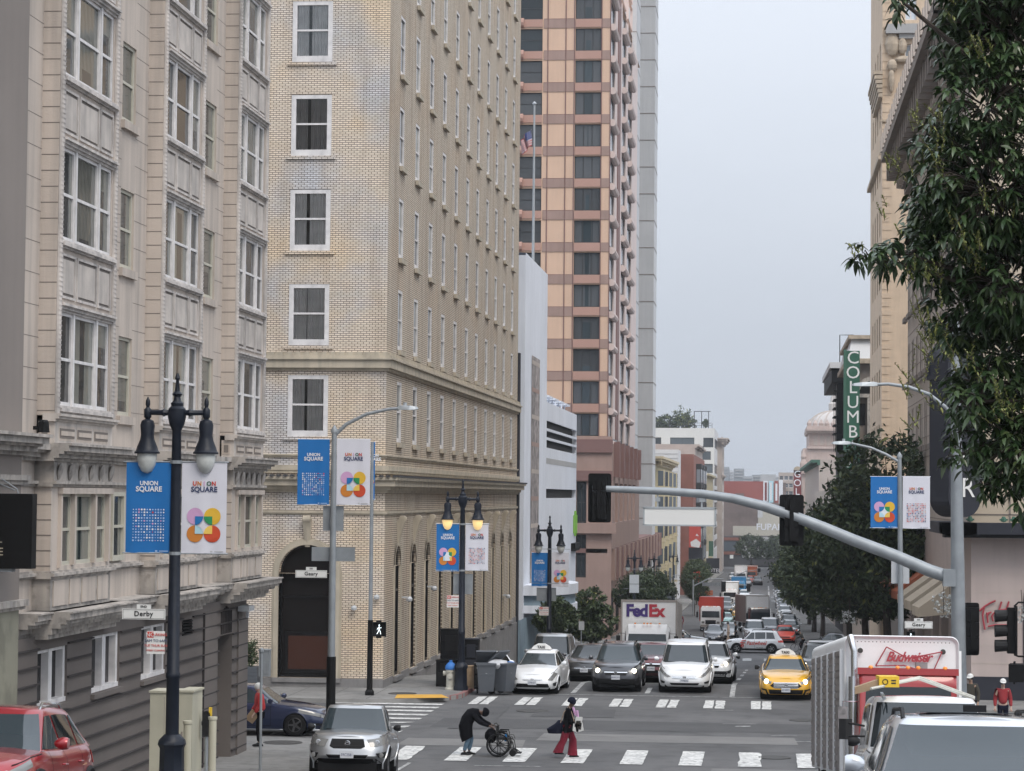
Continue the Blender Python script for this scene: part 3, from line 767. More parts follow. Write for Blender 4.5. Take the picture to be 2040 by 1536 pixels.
# roof slab and hidden walls
g=MB(); g.face([(-32,YB,ZB),(XB,YB,ZB),(XB,YE,ZB),(-32,YE,ZB)]); g.face([(-32,YE,-3),(XB,YE,-3),(XB,YE,ZB),(-32,YE,ZB)]); g.build('roof','granite',bk)
for y in Yl:
 for z in sills:
  if AX(900,700,XB)and(z<34):add_window(bk,'E',(XB-.055,y+ww/2,z),'bs',ww,hh,'win_white',fw=.12,depth=.09,glass='glass',sill=(.08,.20,.2,'cream_stone',-.08))
# front windows with curtains
for i,z in enumerate(fz):
 cx,wv,hv=-16.535,1.49,2.23
 o=put('window',None,bk,(cx,YB+.05,z))
 fm=MB(); a=wv/2
 for(x0,x1,z0,z1,d)in((-a,-a+.17,0,hv,.1),(a-.17,a,0,hv,.1),(-a+.17,a-.17,0,.22,.1),(-a+.17,a-.17,hv-.14,hv,.1),(-a+.17,a-.17,hv*.52-.03,hv*.52+.04,.06)):fm.box(x0,x1,-d*.6,d*.5,z0,z1)
 me=fm.mesh('window',['win_white']); bpy.data.objects.remove(o); o=put('window',me,bk,(cx,YB+.05,z))
 c=MB(); n=60; dark=(i==3)
 pts=[]
 gap=.10 if i!=1 else.02
 for k in range(n+1):
  x=-a+.1+(wv-.2)*k/n; pts.append((x,.075+.028*math.sin(k*1.75+i)+.012*math.sin(k*.7)))
 for(x0,y0),(x1,y1)in zip(pts,pts[1:]):
  if abs((x0+x1)/2+.1)<gap*.5:continue
  c.face([(x0,y0,.1),(x1,y1,.1),(x1,y1,hv-.1),(x0,y0,hv-.1)])
 c.build('curtain','curtain_dark' if dark else 'curtain',o,smooth=True)
 c=MB(); c.face([(-a,.3,0),(a,.3,0),(a,.3,hv),(-a,.3,hv)]); c.build('room_backing','room',o)
 c=MB(); c.face([(-a+.1,.01,.1),(a-.1,.01,.1),(a-.1,.01,hv-.1),(-a+.1,.01,hv-.1)]); c.build('pane','clear',o)
for z in fz:
 g=MB(); g.box(-17.42,-17.30,0,.02,z-.1,z+2.4,0,FR); g.box(-15.77,-15.65,0,.02,z-.1,z+2.4,0,FR); g.box(-17.42,-15.65,0,.025,z+2.25,z+2.42,0,FR); g.box(-17.45,-15.62,0,.08,z-.13,z-.02,0,FR); g.build('brick_surround','brick_F',bk)
# belts and cornices wrapping the corner
def wrap(g,z,steps,m=0):
 for hgt,d in steps:
  g.box(-32,XB+d,YB-d,YB+.0,z,z+hgt,m); g.box(XB,XB+d,YB,YE+.1,z,z+hgt,m); z+=hgt
g=MB()
wrap(g,11.58,[(.10,.08),(.30,.20),(.06,.28),(.10,.18),(.10,.10)])
wrap(g,8.42,[(.07,.05),(.06,.10)]); wrap(g,7.86,[(.1,.12),(.18,.16)])
wrap(g,7.16,[(.10,.10),(.14,.24),(.22,.42),(.10,.52)])
wrap(g,6.36,[(.05,.05),(.09,.08)])
for k in range(150):
 y=YB+.1+k*.32
 if y<YE:g.box(XB+.10,XB+.155,y,y+.16,12.14,12.26)
 if k<40:g.box(XB-.1-k*.32,XB+.06-k*.32,YB-.155,YB-.10,12.14,12.26)
g.build('cornice','cream_stone',bk)
g=MB()
for k in range(190):
 y=YB-.45+k*.25
 if y<YE:g.box(XB+.40,XB+.60,y,y+.13,7.725,7.80)
for k in range(70):g.box(XB+.5-k*.25-.13,XB+.5-k*.25,YB-.60,YB-.40,7.725,7.80)
g.build('tile_edge','far_dark',bk)
# keystone scrolls above the arches
def scroll(g,F,u,z,s=1.):
 rings=[]
 for j in range(9):
  t_=j/8; w_s=(.16-.07*t_)*s; dpt=(.26*(1-t_)**1.3+.05)*s; zz=z-1.0*s*t_
  rings.append([F(u-w_s,0,zz),F(u-w_s,dpt,zz),F(u,dpt+.03,zz),F(u+w_s,dpt,zz),F(u+w_s,0,zz)])
 g.ring_loft(rings)
 for sgn in(-1,1):
  pts=[F(u+sgn*.0,(.2+.1*math.cos(a_))*s,z+.08*s+.1*s*math.sin(a_))for a_ in[k*.7 for k in range(9)]]
  pts=[(p_[0],p_[1],p_[2])for p_ in pts]
 c_=F(u,.2*s,z+.02*s)
 for k in range(3):
  r_=(.15-.045*k)*s; rg=[]
  for side in(-.13*s-.02*k,.13*s+.02*k):
   rg.append([F(u+side,.2*s+r_*math.cos(2*math.pi*i/12),z+.03*s+r_*math.sin(2*math.pi*i/12))for i in range(12)])
  g.ring_loft(rg)
for F_s,c in[(FB,c)for c in arch_c]+[(FR,fac)]:g=MB(); scroll(g,F_s,c,6.15,.97); g.build('keystone_scroll','cream_stone',bk)
g=MB()
n=20
for(ri,ro,d0,d1,m_)in((fr_,fr_+.17,0,.10,0),(fr_+.17,fr_+.24,0,.05,0),(fr_+.24,fr_+.42,0,.02,1)):
 for k in range(n):
  a0,a1=math.pi*k/n,math.pi*(k+1)/n; q4=[]
  for rr_,aa_ in((ri,a0),(ro,a0),(ro,a1),(ri,a1)):q4.append((fac-rr_*math.cos(aa_),fsp+rr_*math.sin(aa_)))
  g.face([FR(u,d1,z)for u,z in q4],m_); g.face([FR(q4[0][0],d1,q4[0][1]),FR(q4[3][0],d1,q4[3][1]),FR(q4[3][0],-.3,q4[3][1]),FR(q4[0][0],-.3,q4[0][1])],m_)
  g.face([FR(q4[1][0],d1,q4[1][1]),FR(q4[2][0],d1,q4[2][1]),FR(q4[2][0],0,q4[2][1]),FR(q4[1][0],0,q4[1][1])],m_)
 for s_ in(-1,1):
  u0_,u1_=sorted((fac+s_*ri,fac+s_*ro)); g.box(u0_,u1_,-.3 if m_==0 else 0,d1,.46,fsp,m_,FR)
g.build('arch_surround',['cream_stone','brick_F'],bk)
for c in arch_c:
 g=MB()
 for k in range(10):
  a0,a1=math.pi*k/10,math.pi*(k+1)/10
  for(ri,ro,d1)in((AR-.001,AR+.12,.05),(AR+.12,AR+.2,.02)):
   q4=[(c-r_*math.cos(a_),ARZ+r_*math.sin(a_))for r_,a_ in((ri,a0),(ro,a0),(ro,a1),(ri,a1))]
   g.face([FB(u,d1,z)for u,z in q4])
 for s_ in(-1,1):
  u0_,u1_=sorted((c+s_*AR,c+s_*(AR+.12))); g.box(u0_,u1_,0,.05,AS,ARZ,0,FB)
 g.build('arch_surround','cream_stone',bk)
def archpane(F,c,r,sp,sl,d,mats,parent,transom=(3.5,),mull=True):
 o_=MB(); n=14
 pts=[(c-r,sl),(c+r,sl)]+[(c+r*math.cos(math.pi*k/n),sp+r*math.sin(math.pi*k/n))for k in range(n+1)]
 fr2=MB()
 for k in range(n):
  a0,a1=math.pi*k/n,math.pi*(k+1)/n
  for(ri,ro)in((r-.07,r),):
   q4=[(c-q_*math.cos(a_),sp+q_*math.sin(a_))for q_,a_ in((ri,a0),(ro,a0),(ro,a1),(ri,a1))]; fr2.face([F(u,d+.04,z)for u,z in q4])
 fr2.box(c-r,c-r+.08,d,d+.05,sl,sp,0,F); fr2.box(c+r-.08,c+r,d,d+.05,sl,sp,0,F); fr2.box(c-r+.08,c+r-.08,d,d+.05,sl,sl+.12,0,F)
 for t_ in transom:fr2.box(c-r+.08,c+r-.08,d,d+.05,t_,t_+.08,0,F)
 w2=fr2.build('arched_window','black_gloss',parent)
 o_.face([F(u,d,z)for u,z in pts]); o_.build('pane',mats,w2); return w2
for c in arch_c:archpane(FB,c,AR,ARZ,AS,-.115,'glass_arch',bk)
w2=archpane(FR,fac,fr_,fsp,.46,-.3,'glass_warm',bk,(3.32,))
g=MB(); g.box(fac-.85,fac+.95,.295-.6,.30-.58,.6,2.1,0,FR); g.build('display_frame','black_gloss',w2)
g=MB(); g.box(fac-.72,fac+.82,-.28,-.275,.75,1.95,0,FR); g.build('reddish_display',mat('display',(.055,.022,.015),.2),w2)
for(x,z,nm_)in((-14.72,3.0,1),(-13.9,3.4,1)):
 g=MB(); g.lathe([(.0,-.1),(.1,-.06),(.11,.02),(.09,.07),(.03,.08)],(x,YB-.16,z),10); g.box(x-.03,x+.03,YB-.14,YB,z+.04,z+.1); g.build('security_camera','sign_back',bk)
for(y,z)in((91.6,3.15),(98.6,3.3),(127.5,1.8)):
 g=MB(); g.lathe([(.0,-.12),(.12,-.06),(.13,.02),(.08,.1)],(XB+.28,y,z),10); g.box(XB,XB+.28,y-.04,y+.04,z+.04,z+.1); g.build('security_camera','sign_back',bk)
# drain pipe strip at the far corner
g=MB(); g.box(XB-.2,XB+.12,YE,YE+.5,-3,15); g.build('downpipe','charcoal',bk)
# ---- white theatre building with mural + lower wing
YW=137.5
xw0,xw1=A(1033,700,YW).x,A(1046,700,YW).x
wt=empty('white_wall_building','tall white windowless building with a faded vertical mural beyond the brick hotel','building')
zt=A(1046,503,YW).z; XW=xw1
yfar=AX(1090,700,XW).y
g=MB(); g.wall(FF(YW),-30,XW,-4,zt-.15); g.wall(FE(XW),YW,yfar,-5,zt); g.face([(-30,YW,zt),(XW,YW,zt),(XW,yfar,zt),(-30,yfar,zt)]); g.face([(-30,yfar,-5),(XW,yfar,-5),(XW,yfar,zt),(-30,yfar,zt)])
g.build('wall','white_wall',wt)
g=MB(); ya,yc=AX(1057.5,900,XW).y,AX(1073.5,900,XW).y; g.wall(FE(XW+.02),ya,yc,1.2,AX(1060,708,XW).z); g.build('mural','mural',wt)
g=MB(); F=FE(XW)
for k in range(9):g.box(ya+.1,yc-.1,.022,.03,2+k*1.6,2.25+k*1.6,k%2,F)
g.build('mural_figures',['tan_far','pinkC'],wt)
g=MB(); g.wall(FE(XW+.15),YW-3,yfar+2,-5,.2); g.wall(FF(YW-3),XW-1,XW+.15,-5,.2); g.build('blue_base',mat('blue_base',(.22,.30,.36),.85,var=.2,vs=1),wt)
# wing
wg=empty('white_louvered_building','low white building with black louvre bands and curved entrance canopy','building')
XV=XW-.02; y0v,y1v=yfar+.05,AX(1149,900,XW).y
zr1=AX(1088,800,XV).z
lv=[(1028,1028)]
def zv(y_):return AX(1148,y_,XV).z
bands=[(zv(905),zv(858)),(zv(992),zv(976))]
g=MB(); g.wall(FE(XV),y0v,y1v,-6,zr1,[(y0v+.3,y1v-.1,bands[0][0],bands[0][1]),(y0v+.3,y1v-.1,bands[1][0],bands[1][1])],.35)
g.face([(-28,y1v,-6),(XV,y1v,-6),(XV,y1v,zr1),(-28,y1v,zr1)]); g.face([(-28,y0v,zr1),(XV,y0v,zr1),(XV,y1v,zr1),(-28,y1v,zr1)]); g.build('wall','white_wall',wg)
g=MB(); F=FE(XV)
for a,b in bands:
 g.box(y0v+.3,y1v-.1,-.34,-.3,a,b,0,F); n=26
 for k in range(n):g.box(y0v+.4+k*.83,y0v+.48+k*.83,-.3,-.08,a,b,1,F)
for f in(1/3,2/3):zz=bands[0][0]+(bands[0][1]-bands[0][0])*f; g.box(y0v+.3,y1v-.1,-.1,.02,zz-.08,zz+.08,2,F)
g.box(y0v,y1v,0,.01,bands[0][0]-1.0,bands[0][0]-.65,3,F)
g.build('louver_band',['black','louver','white_wall','tower_grey'],wg)
g=MB()
for k in range(5):g.box(y0v+.5+k*4.6,y0v+3.8+k*4.6,-2.5,-.3,zr1+.5+.0,zr1+.62,0,F); g.box(y0v+.5+k*4.6,y0v+3.8+k*4.6,-4.5,-3.,zr1+1.1,zr1+1.25,0,F)
for k in range(9):g.tube([F(y0v+1+k*2.5,-.6,zr1),F(y0v+1+k*2.5,-.6,zr1+.5)],.06)
g.build('roof_panels','white_wall',wg)
g=MB(); zg=zv(1045); g.box(y1v-2.6,y1v-1.9,.01,.12,zg-.6,zg+.7,0,F); g.box(y1v-1.7,y1v-1.0,.01,.12,zg-.8,zg+1.0,0,F); g.box(y1v-.8,y1v-.2,.01,.12,zg-.6,zg+.7,0,F); g.build('leaf_emblem','green_bright',wg)
# curved canopy
g=MB(); cy=141.;
for(z0,z1,m_,rr_)in((1.42,2.0,0,3.2),(.84,1.42,1,3.0),(.41,.84,0,3.15)):
 n=16; ring=[(XV+rr_*math.sin(math.pi*k/n)*.85,cy+2+rr_*1.6*-math.cos(math.pi*k/n))for k in range(n+1)]
 g.ring_loft([[(x,y,z0)for x,y in ring],[(x,y,z1)for x,y in ring]],m_)
g.build('canopy',['white_wall',mat('canopy_band',(.20,.27,.32),.7)],wg)
g=MB(); g.box(y1v-4.4,y1v-.1,.0,.3,zv(1095),zv(1080),0,F); g.build('window_strip','black',wg)
# ================================================================== TOWERS AND FAR BUILDINGS, LEFT
def zq(x,y,Y):return A(x,y,Y).z
def xq(x,Y,y=900):return A(x,y,Y).x
# ---- pink tower
YP=206.
pk=empty('pink_tower','tall pink and salmon panelled tower with dark windows in a regular stack','building')
FP=FF(YP); XR=xq(1213,YP,600); XL_=-30.; ZTP=zq(1160,-60,YP)
zpod=zq(1170,870,YP); fl=64.6/4850*YP
a1,a2,a3,a4=xq(1143,YP,500),xq(1195,YP,500),xq(1124,YP,500),xq(1080,YP,500)
a5=xq(1080,YP,200); a6=xq(1056,YP,200)
rows=[zpod+.05+fl*k for k in range(20)]; whp=fl*.70
g=MB()
hl=[(a1,a2,z,z+whp)for z in rows]+[(a6-3.2,a5,z,z+whp)for z in rows]
g.wall(FP,XL_,XR,zpod,ZTP,hl,.3)
g.face([(XL_,YP,ZTP),(XR,YP,ZTP),(XR,YP+48,ZTP),(XL_,YP+48,ZTP)])
g.build('front_wall','pinkA',pk)
g=MB()
for z in rows:
 zz=z-fl*.28
 g.box(a4,a3-.05,0,.06,zz,z+.02,0,FP); g.box(a3+.05,a1-.1,0,.05,zz,z+.02,0,FP); g.box(a2+.05,XR,0,.05,zz,z+.02,0,FP)
 g.box(a1,a2,0,.12,zz+.05,z-.02,1,FP); g.box(a6-3.2,a5,0,.10,zz+.1,z-.02,1,FP)
 g.tube([FP(a6-3.0,.25,z-.35),FP(a6-.55,.25,z-.35)],.42,10,1)
g.build('spandrel_bands',['pinkC','pinkB'],pk)
g=MB()
for x in(a3,a1-.08,a2+.03,XR-.02,xq(1088,YP,500)):g.box(x-.03,x+.05,0,.07,zpod,ZTP,0,FP)
for z in rows:g.box(a4,a1-.1,0,.068,z+.0,z+.04,0,FP)
g.build('panel_joints','pinkD',pk)
for z in rows[:15]:
 add_window(pk,'F',((a1+a2)/2,YP+.2,z),'pink',a2-a1,whp,'dark_metal',cols=3,rail=False,glass='glass_blue')
for z in rows[5:15]:add_window(pk,'F',((a6-3.2+a5)/2,YP+.2,z),'pinkw',a5-a6+3.2,whp,'dark_metal',cols=2,glass='glass_blue')
FS=FE(XR); ys1=AX(1268,500,XR).y
cols=[(AX(1214.5,500,XR).y,AX(1223,500,XR).y),(AX(1237,500,XR).y,AX(1245,500,XR).y),(AX(1249,500,XR).y,AX(1257,500,XR).y)]
rows2=rows
g=MB(); g.wall(FS,YP,ys1,zpod,ZTP,[(c0,c1,z-.3,z+whp)for c0,c1 in cols for z in rows2],.25); g.build('side_wall','pinkE',pk)
for c0,c1 in cols:
 for z in rows2[:15]:add_window(pk,'E',(XR-.15,(c0+c1)/2,z-.3),'pks',c1-c0,whp+.3,'dark_metal',rail=False,cols=1,glass='glass_pale',fw=.25)
for c0,c1 in cols:
 for z in rows2[:15]:g=MB(); g.tube([FS(c0+.2,.15,z-.6),FS(c1-.2,.15,z-.6)],.32,8,0); g.build('rounded_sill','pinkE',pk)
g=MB()
g.box(AX(1228,500,XR).y,AX(1233,500,XR).y,0,.08,zpod,ZTP,1,FS)
g.build('corner_joint',['pinkE','pinkD'],pk)
# podium
g=MB(); FQ=FF(YP-1.2); XQ=xq(1221,YP,950)
def zz_(y):return zq(1190,y,YP)
dk=(xq(1151,YP),xq(1171,YP))
g.wall(FQ,XL_,XQ,-6,zz_(870),[(dk[0],dk[1],zz_(1042),zz_(960)),(dk[0],dk[1],zz_(1150),zz_(1065))],.4,m=0)
FQs=FE(XQ); g.wall(FQs,YP-1.2,ys1,2.65,zz_(870)-.6,[(YP+3+k*7,YP+7.5+k*7,zz_(1042),zz_(962))for k in range(5)],.5,m=0)
g.box(XL_,XQ+.05,0,.25,zz_(902),zz_(876),1,FQ); g.box(XL_,XQ+.05,0,.3,zz_(958),zz_(938),1,FQ); g.box(XL_,XQ+.4,0,.5,zz_(1062),zz_(1042),2,FQ)
for k in range(6):g.box(YP+1+k*7,YP+2.6+k*7,0,.5,zz_(950),zz_(880),1,FQs)
g.box(YP-1.2,ys1+52,-6,.0,2.3,2.65,1,FE(-13.15)); g.wall(FE(-13.2),YP,303,-9,2.3,m=2)
for k in range(26):g.box(YP+2+k*3.7,YP+3.4+k*3.7,0,.5,-.1,2.6,1 if k%2 else 2,FE(-13.15))
for k in range(12):g.box(YP+4+k*8,YP+8+k*8,.0,.03,-5,-1.4,3,FE(-13.2))
g.build('podium',['pinkC','pinkD','pinkC','black'],pk)
for(za,zb)in((zz_(1042),zz_(960)),(zz_(1150),zz_(1065))):add_window(pk,'F',((dk[0]+dk[1])/2,YP-.9,za),'pod',dk[1]-dk[0],zb-za,'dark_metal',cols=2,glass='glass_blue',fw=.12)
# ---- grey concrete tower
gt=empty('grey_concrete_tower','plain grey concrete tower with panel joints rising behind the pink tower','building')
YG=252.; x1_=xq(1266,YG,400); g=MB(); g.wall(FF(YG),-40,x1_,-7,60); ye=AX(1273.5,400,x1_).y; g.wall(FE(x1_),YG,ye,-7,60); g.build('light_wall','tower_light',gt)
j=MB(); s_=63.5/4850*YG
for k in range(22):j.box(-20,x1_,0,.02,-4+k*s_*1.06,-3.93+k*s_*1.06,0,FF(YG)); j.box(YG,ye,0,.02,-4+k*s_*1.06,-3.93+k*s_*1.06,0,FE(x1_))
j.box(x1_-1.05,x1_-1.0,0,.02,-7,60,0,FF(YG)); j.build('panel_joints','groove_light',gt)
# small low tower block with mixed glass beside it
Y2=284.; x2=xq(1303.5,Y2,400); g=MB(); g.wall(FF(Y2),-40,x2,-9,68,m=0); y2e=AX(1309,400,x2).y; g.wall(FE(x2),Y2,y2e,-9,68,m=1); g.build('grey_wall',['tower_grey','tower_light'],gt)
j=MB(); s_=54/4850*Y2
for k in range(26):j.box(-30,x2,0,.03,-5+k*s_,-4.9+k*s_,0,FF(Y2)); j.box(Y2,y2e,0,.03,-5+k*s_,-4.9+k*s_,0,FE(x2))
j.build('panel_joints','groove_light',gt)
j=MB()
for k in range(22):j.box(cols[1][0]-1,cols[1][0]-.4,0,.5,30+k*1.2,30.6+k*1.2,0,FS)
# ---- generic street building seen along its street side
def slab(name,label,F,u0,u1,zb,zt,wall,nwin=0,rows=(),ww=1.2,wh=1.9,frame='win_white',glass='glass_far',face='E',X=None,sills=None,bands=(),cornice=None,capmat=None,back=None,top=True,cols=1,depthm=.2,extra=None,dx=20.,cat='building',wname='window'):
 b=empty(name,label,cat)
 hs=[]; pos=[]
 if nwin:
  st=(u1-u0)/nwin
  for i in range(nwin):
   c=u0+st*(i+.5)
   for z in rows:hs.append((c-ww/2,c+ww/2,z,z+wh)); pos.append((c,z))
 g=MB(); g.wall(F,u0,u1,zb,zt,hs,depthm)
 g.wall(lambda u,d,z:F(u0,-u,z),0,dx,zb,zt); g.wall(lambda u,d,z:F(u1,-u,z),0,dx,zb,zt)
 g.face([F(u0,0,zt),F(u1,0,zt),F(u1,-dx,zt),F(u0,-dx,zt)])
 g.build('wall',wall,b)
 if len(pos)<=100:
  for c,z in pos:
   p_=F(c,-depthm*.6,z); add_window(b,face,p_,name,ww,wh,frame,glass=glass,cols=cols,fw=.09,name=wname)
 if cornice or bands:
  g=MB()
  if cornice:moulding(g,F,u0-.1,u1+.1,zt-sum(h for h,d in cornice),cornice)
  for z in bands:moulding(g,F,u0,u1,z,[(.12,.12),(.1,.22)])
  g.build('cornice',capmat or wall,b)
 return b
def fz_(y,Y,x=1400):return zq(x,y,Y)
XY_=-13.5
yb1=empty('yellow_bay_building','pale yellow building with stacked bay windows and a bracketed cornice','building')
Fy=FE(XY_); ztop=AX(1310,930,XY_).z+1.2
g=MB(); rz=[ztop-3.6-3.25*k for k in range(6)]
g.wall(Fy,300,356,-9,ztop,[(302.5+k*3.6,304.1+k*3.6,z,z+1.9)for k in range(14)for z in rz if k%4!=1],.2); g.wall(FF(300),-40,XY_,-9,ztop,[(XY_-2.2,XY_-1.0,z,z+1.9)for z in rz],.2); g.face([(-40,300,ztop),(XY_,300,ztop),(XY_,356,ztop),(-40,356,ztop)])
g.build('wall','yellow_wall',yb1)
g=MB(); moulding(g,Fy,299.5,356,ztop-1.1,[(.3,.2),(.2,.5),(.3,.9),(.3,1.1)]); moulding(g,FF(300),-40,XY_+.9,ztop-1.1,[(.3,.2),(.2,.5),(.3,.9),(.3,1.1)])
g.build('cornice','yellow_trim',yb1)
for k in range(14):
 if k%4==1:
  g=MB(); yc_=303.3+k*3.6
  ring=[(XY_,yc_-2.0),(XY_+1.0,yc_-1.1),(XY_+1.0,yc_+1.1),(XY_,yc_+2.0)]
  g.ring_loft([[(x,y,-4.0)for x,y in ring],[(x,y,ztop-1.6)for x,y in ring]],0,closed=False)
  for z in rz:
   g.box(yc_-.9,yc_+.9,1.0,1.03,z,z+1.9,1,Fy)
   g.face([(XY_+.2+.02,yc_-1.85,z),(XY_+.85+.02,yc_-1.27,z),(XY_+.85+.02,yc_-1.27,z+1.9),(XY_+.2+.02,yc_-1.85,z+1.9)],1)
   g.ring_loft([[(x*1.0+(.12 if x>XY_ else 0),y,z-.5)for x,y in ring],[(x+(.12 if x>XY_ else 0),y,z-.3)for x,y in ring]],2,closed=False)
  g.build('bay_window',['yellow_wall','glass_far','yellow_trim'],yb1)
 else:
  for z in rz:add_window(yb1,'E',(XY_-.12,303.3+k*3.6,z),'yel',1.6,1.9,'win_white',glass='glass_far',fw=.1)
for z in rz:add_window(yb1,'F',(XY_-1.6,300.12,z),'yel2',1.2,1.9,'win_white',glass='glass_far',fw=.1)
# white block above it
Yw=372.; xr=xq(1351,Yw); b=empty('white_setback_building','small white building peeking above the yellow bay building','building')
g=MB(); g.wall(FF(Yw),-40,xr,-9,fz_(896,Yw),[(xq(1315,Yw),xq(1333,Yw),fz_(932,Yw),fz_(915,Yw))],.2); g.face([(-40,Yw,fz_(896,Yw)),(xr,Yw,fz_(896,Yw)),(xr,Yw+12,fz_(896,Yw)),(-40,Yw+12,fz_(896,Yw))]); g.wall(FE(xr),Yw,Yw+12,-9,fz_(896,Yw)); g.build('wall','white_far',b)
add_window(b,'F',(xq(1324,Yw),Yw+.1,fz_(932,Yw)),'ws',xq(1333,Yw)-xq(1315,Yw),fz_(915,Yw)-fz_(932,Yw),'dark_metal',cols=2,glass='glass_far')
g=MB();
for k in range(6):g.box(-30,xr,0,.05,fz_(905+k*9,Yw),fz_(905+k*9,Yw)+.08,0,FF(Yw))
g.build('siding_joints','tower_grey',b)
# red brick with black and white bays
Yr=391.; xr=xq(1382,Yr); b=slab('red_brick_building','narrow red brick building with black framed white bay windows',FE(xr),Yr,462,-12,fz_(905,Yr),'red_brick',dx=22)
F=FE(xr)
for(u0,u1)in((405,412),(421,428),(437,444)):
 g=MB()
 for k in range(5):
  z=-4+3.3*k; g.box(u0,u1,0,.8,z,z+2.6,0,F); g.box(u0+.6,u1-.6,.8,.85,z+.2,z+2.4,1,F); g.box(u0-.1,u1+.1,0,.9,z+2.6,z+3.3,2,F); g.box(u0-.02,u0,.1,.7,z+.2,z+2.4,1,F)
 g.build('bay_window',['dark_metal','glass_pale','dark_metal'],b)
# white hotel with the roof garden
Yh=600.; xr=xq(1423,Yh); b=empty('white_roof_garden_building','white modern building with square dark windows and a planted roof terrace','building')
zt2=fz_(853,Yh); rects=[(1300,1317,872,891),(1335,1383,872,891),(1401,1421,872,891),(1360,1416,899,916),(1401,1420,924,942),(1390,1419,950,967),(1401,1420,975,992),(1370,1419,1001,1016),(1401,1420,1026,1042),(1401,1420,1052,1068),(1401,1420,1078,1094)]
rc=[(xq(x0,Yh),xq(x1,Yh),fz_(y1,Yh),fz_(y0,Yh))for x0,x1,y0,y1 in rects]
g=MB(); g.wall(FF(Yh),-60,xr,-14,zt2,rc,.3); ye=AX(1431,900,xr).y; F=FE(xr); sr_=[(Yh+4,ye-4,a_[2],a_[3])for a_ in rc if a_[1]>xq(1418,Yh)]
g.wall(F,Yh,ye,-14,zt2,sr_,.3); g.face([(-60,Yh,zt2),(xr,Yh,zt2),(xr,ye,zt2),(-60,ye,zt2)]); g.build('wall','white_far',b)
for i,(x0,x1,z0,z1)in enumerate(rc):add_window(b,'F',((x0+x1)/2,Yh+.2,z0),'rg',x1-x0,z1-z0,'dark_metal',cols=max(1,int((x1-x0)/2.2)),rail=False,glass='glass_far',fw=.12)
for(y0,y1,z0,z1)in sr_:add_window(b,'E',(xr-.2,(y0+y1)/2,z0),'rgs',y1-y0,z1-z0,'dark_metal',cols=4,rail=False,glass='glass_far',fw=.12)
g=MB()
for k in range(15):g.tube([(xr-30+k*2.1,Yh+1.2,zt2),(xr-30+k*2.1,Yh+1.2,zt2+1.3)],.06,5)
for zz in(1.3,.7):g.tube([(xr-30,Yh+1.2,zt2+zz),(xr-.8,Yh+1.2,zt2+zz)],.05,5)
g.tube([(xr-11,Yh+2,zt2)]+[(xr-9.5+1.6*math.cos(t_),Yh+2,zt2+1.6+1.4*math.sin(t_))for t_ in[math.pi-k*.4 for k in range(8)]],.12,6)
for x_ in(xr-5,xr-3.2,xr-1.5):g.tube([(x_,Yh+2,zt2),(x_,Yh+2,zt2+4.2)],.1,5)
g.tube([(xr-5,Yh+2,zt2+4.2),(xr-1,Yh+2,zt2+4.2)],.1,5)
g.build('roof_railing','dark_metal',b)
# further left-hand row
slab('beige_fire_escape_building','beige building with iron fire escapes past the red brick building',FE(-13.2),464,520,-12,17,'tan_far',9,[-4+3.4*k for k in range(6)],1.5,2.0,cornice=[(.3,.3),(.4,.8)])
b=slab('cream_walkup_building','cream walk-up building with a projecting hotel sign',FE(-12.6),521,598,-13,12,'yellow_wall',10,[-5+3.4*k for k in range(5)],1.6,2.0,cornice=[(.3,.3),(.4,.8)])
g=MB()
for k in range(6):
 z=-1+3.4*k; g.box(478,484,.05,1.1,z,z+.08,0,FE(-13.2)); g.box(478,484,1.05,1.1,z,z+1.,0,FE(-13.2))
tag(g.build('fire_escape','dark_metal'),'black iron fire escape on the beige building down the left side','fire escape')
b=empty('corniced_corner_building','slim tan building with a heavy overhanging cornice at the end of the left row','building')
Yt=640.; xl,xr=xq(1424,Yt),xq(1439,Yt); zt2=fz_(873,Yt); g=MB(); g.wall(FF(Yt),xl-10,xr,-14,zt2); g.wall(FE(xr),Yt,Yt+30,-14,zt2,[(Yt+2+k*5,Yt+4.5+k*5,-8+3.6*r_,-6+3.6*r_)for k in range(5)for r_ in range(9)],.3); g.face([(xl-10,Yt,zt2),(xr,Yt,zt2),(xr,Yt+30,zt2),(xl-10,Yt+30,zt2)]); g.build('wall','tan_far',b)
g=MB(); moulding(g,FE(xr),Yt-1,Yt+31,zt2-1.6,[(.5,.4),(.4,.9),(.5,1.3),(.3,1.6)]); moulding(g,FF(Yt),xl-10,xr+1.2,zt2-1.6,[(.5,.4),(.4,.9),(.5,1.3),(.3,1.6)]); moulding(g,FE(xr),Yt,Yt+30,12.,[(.4,.3),(.3,.6)]); g.build('cornice','tan_far',b)
for k in range(5):
 for r_ in range(9):add_window(b,'E',(xr-.2,Yt+3.25+k*5,-8+3.6*r_),'cc',2.5,2.0,'dark_metal',glass='glass_far')
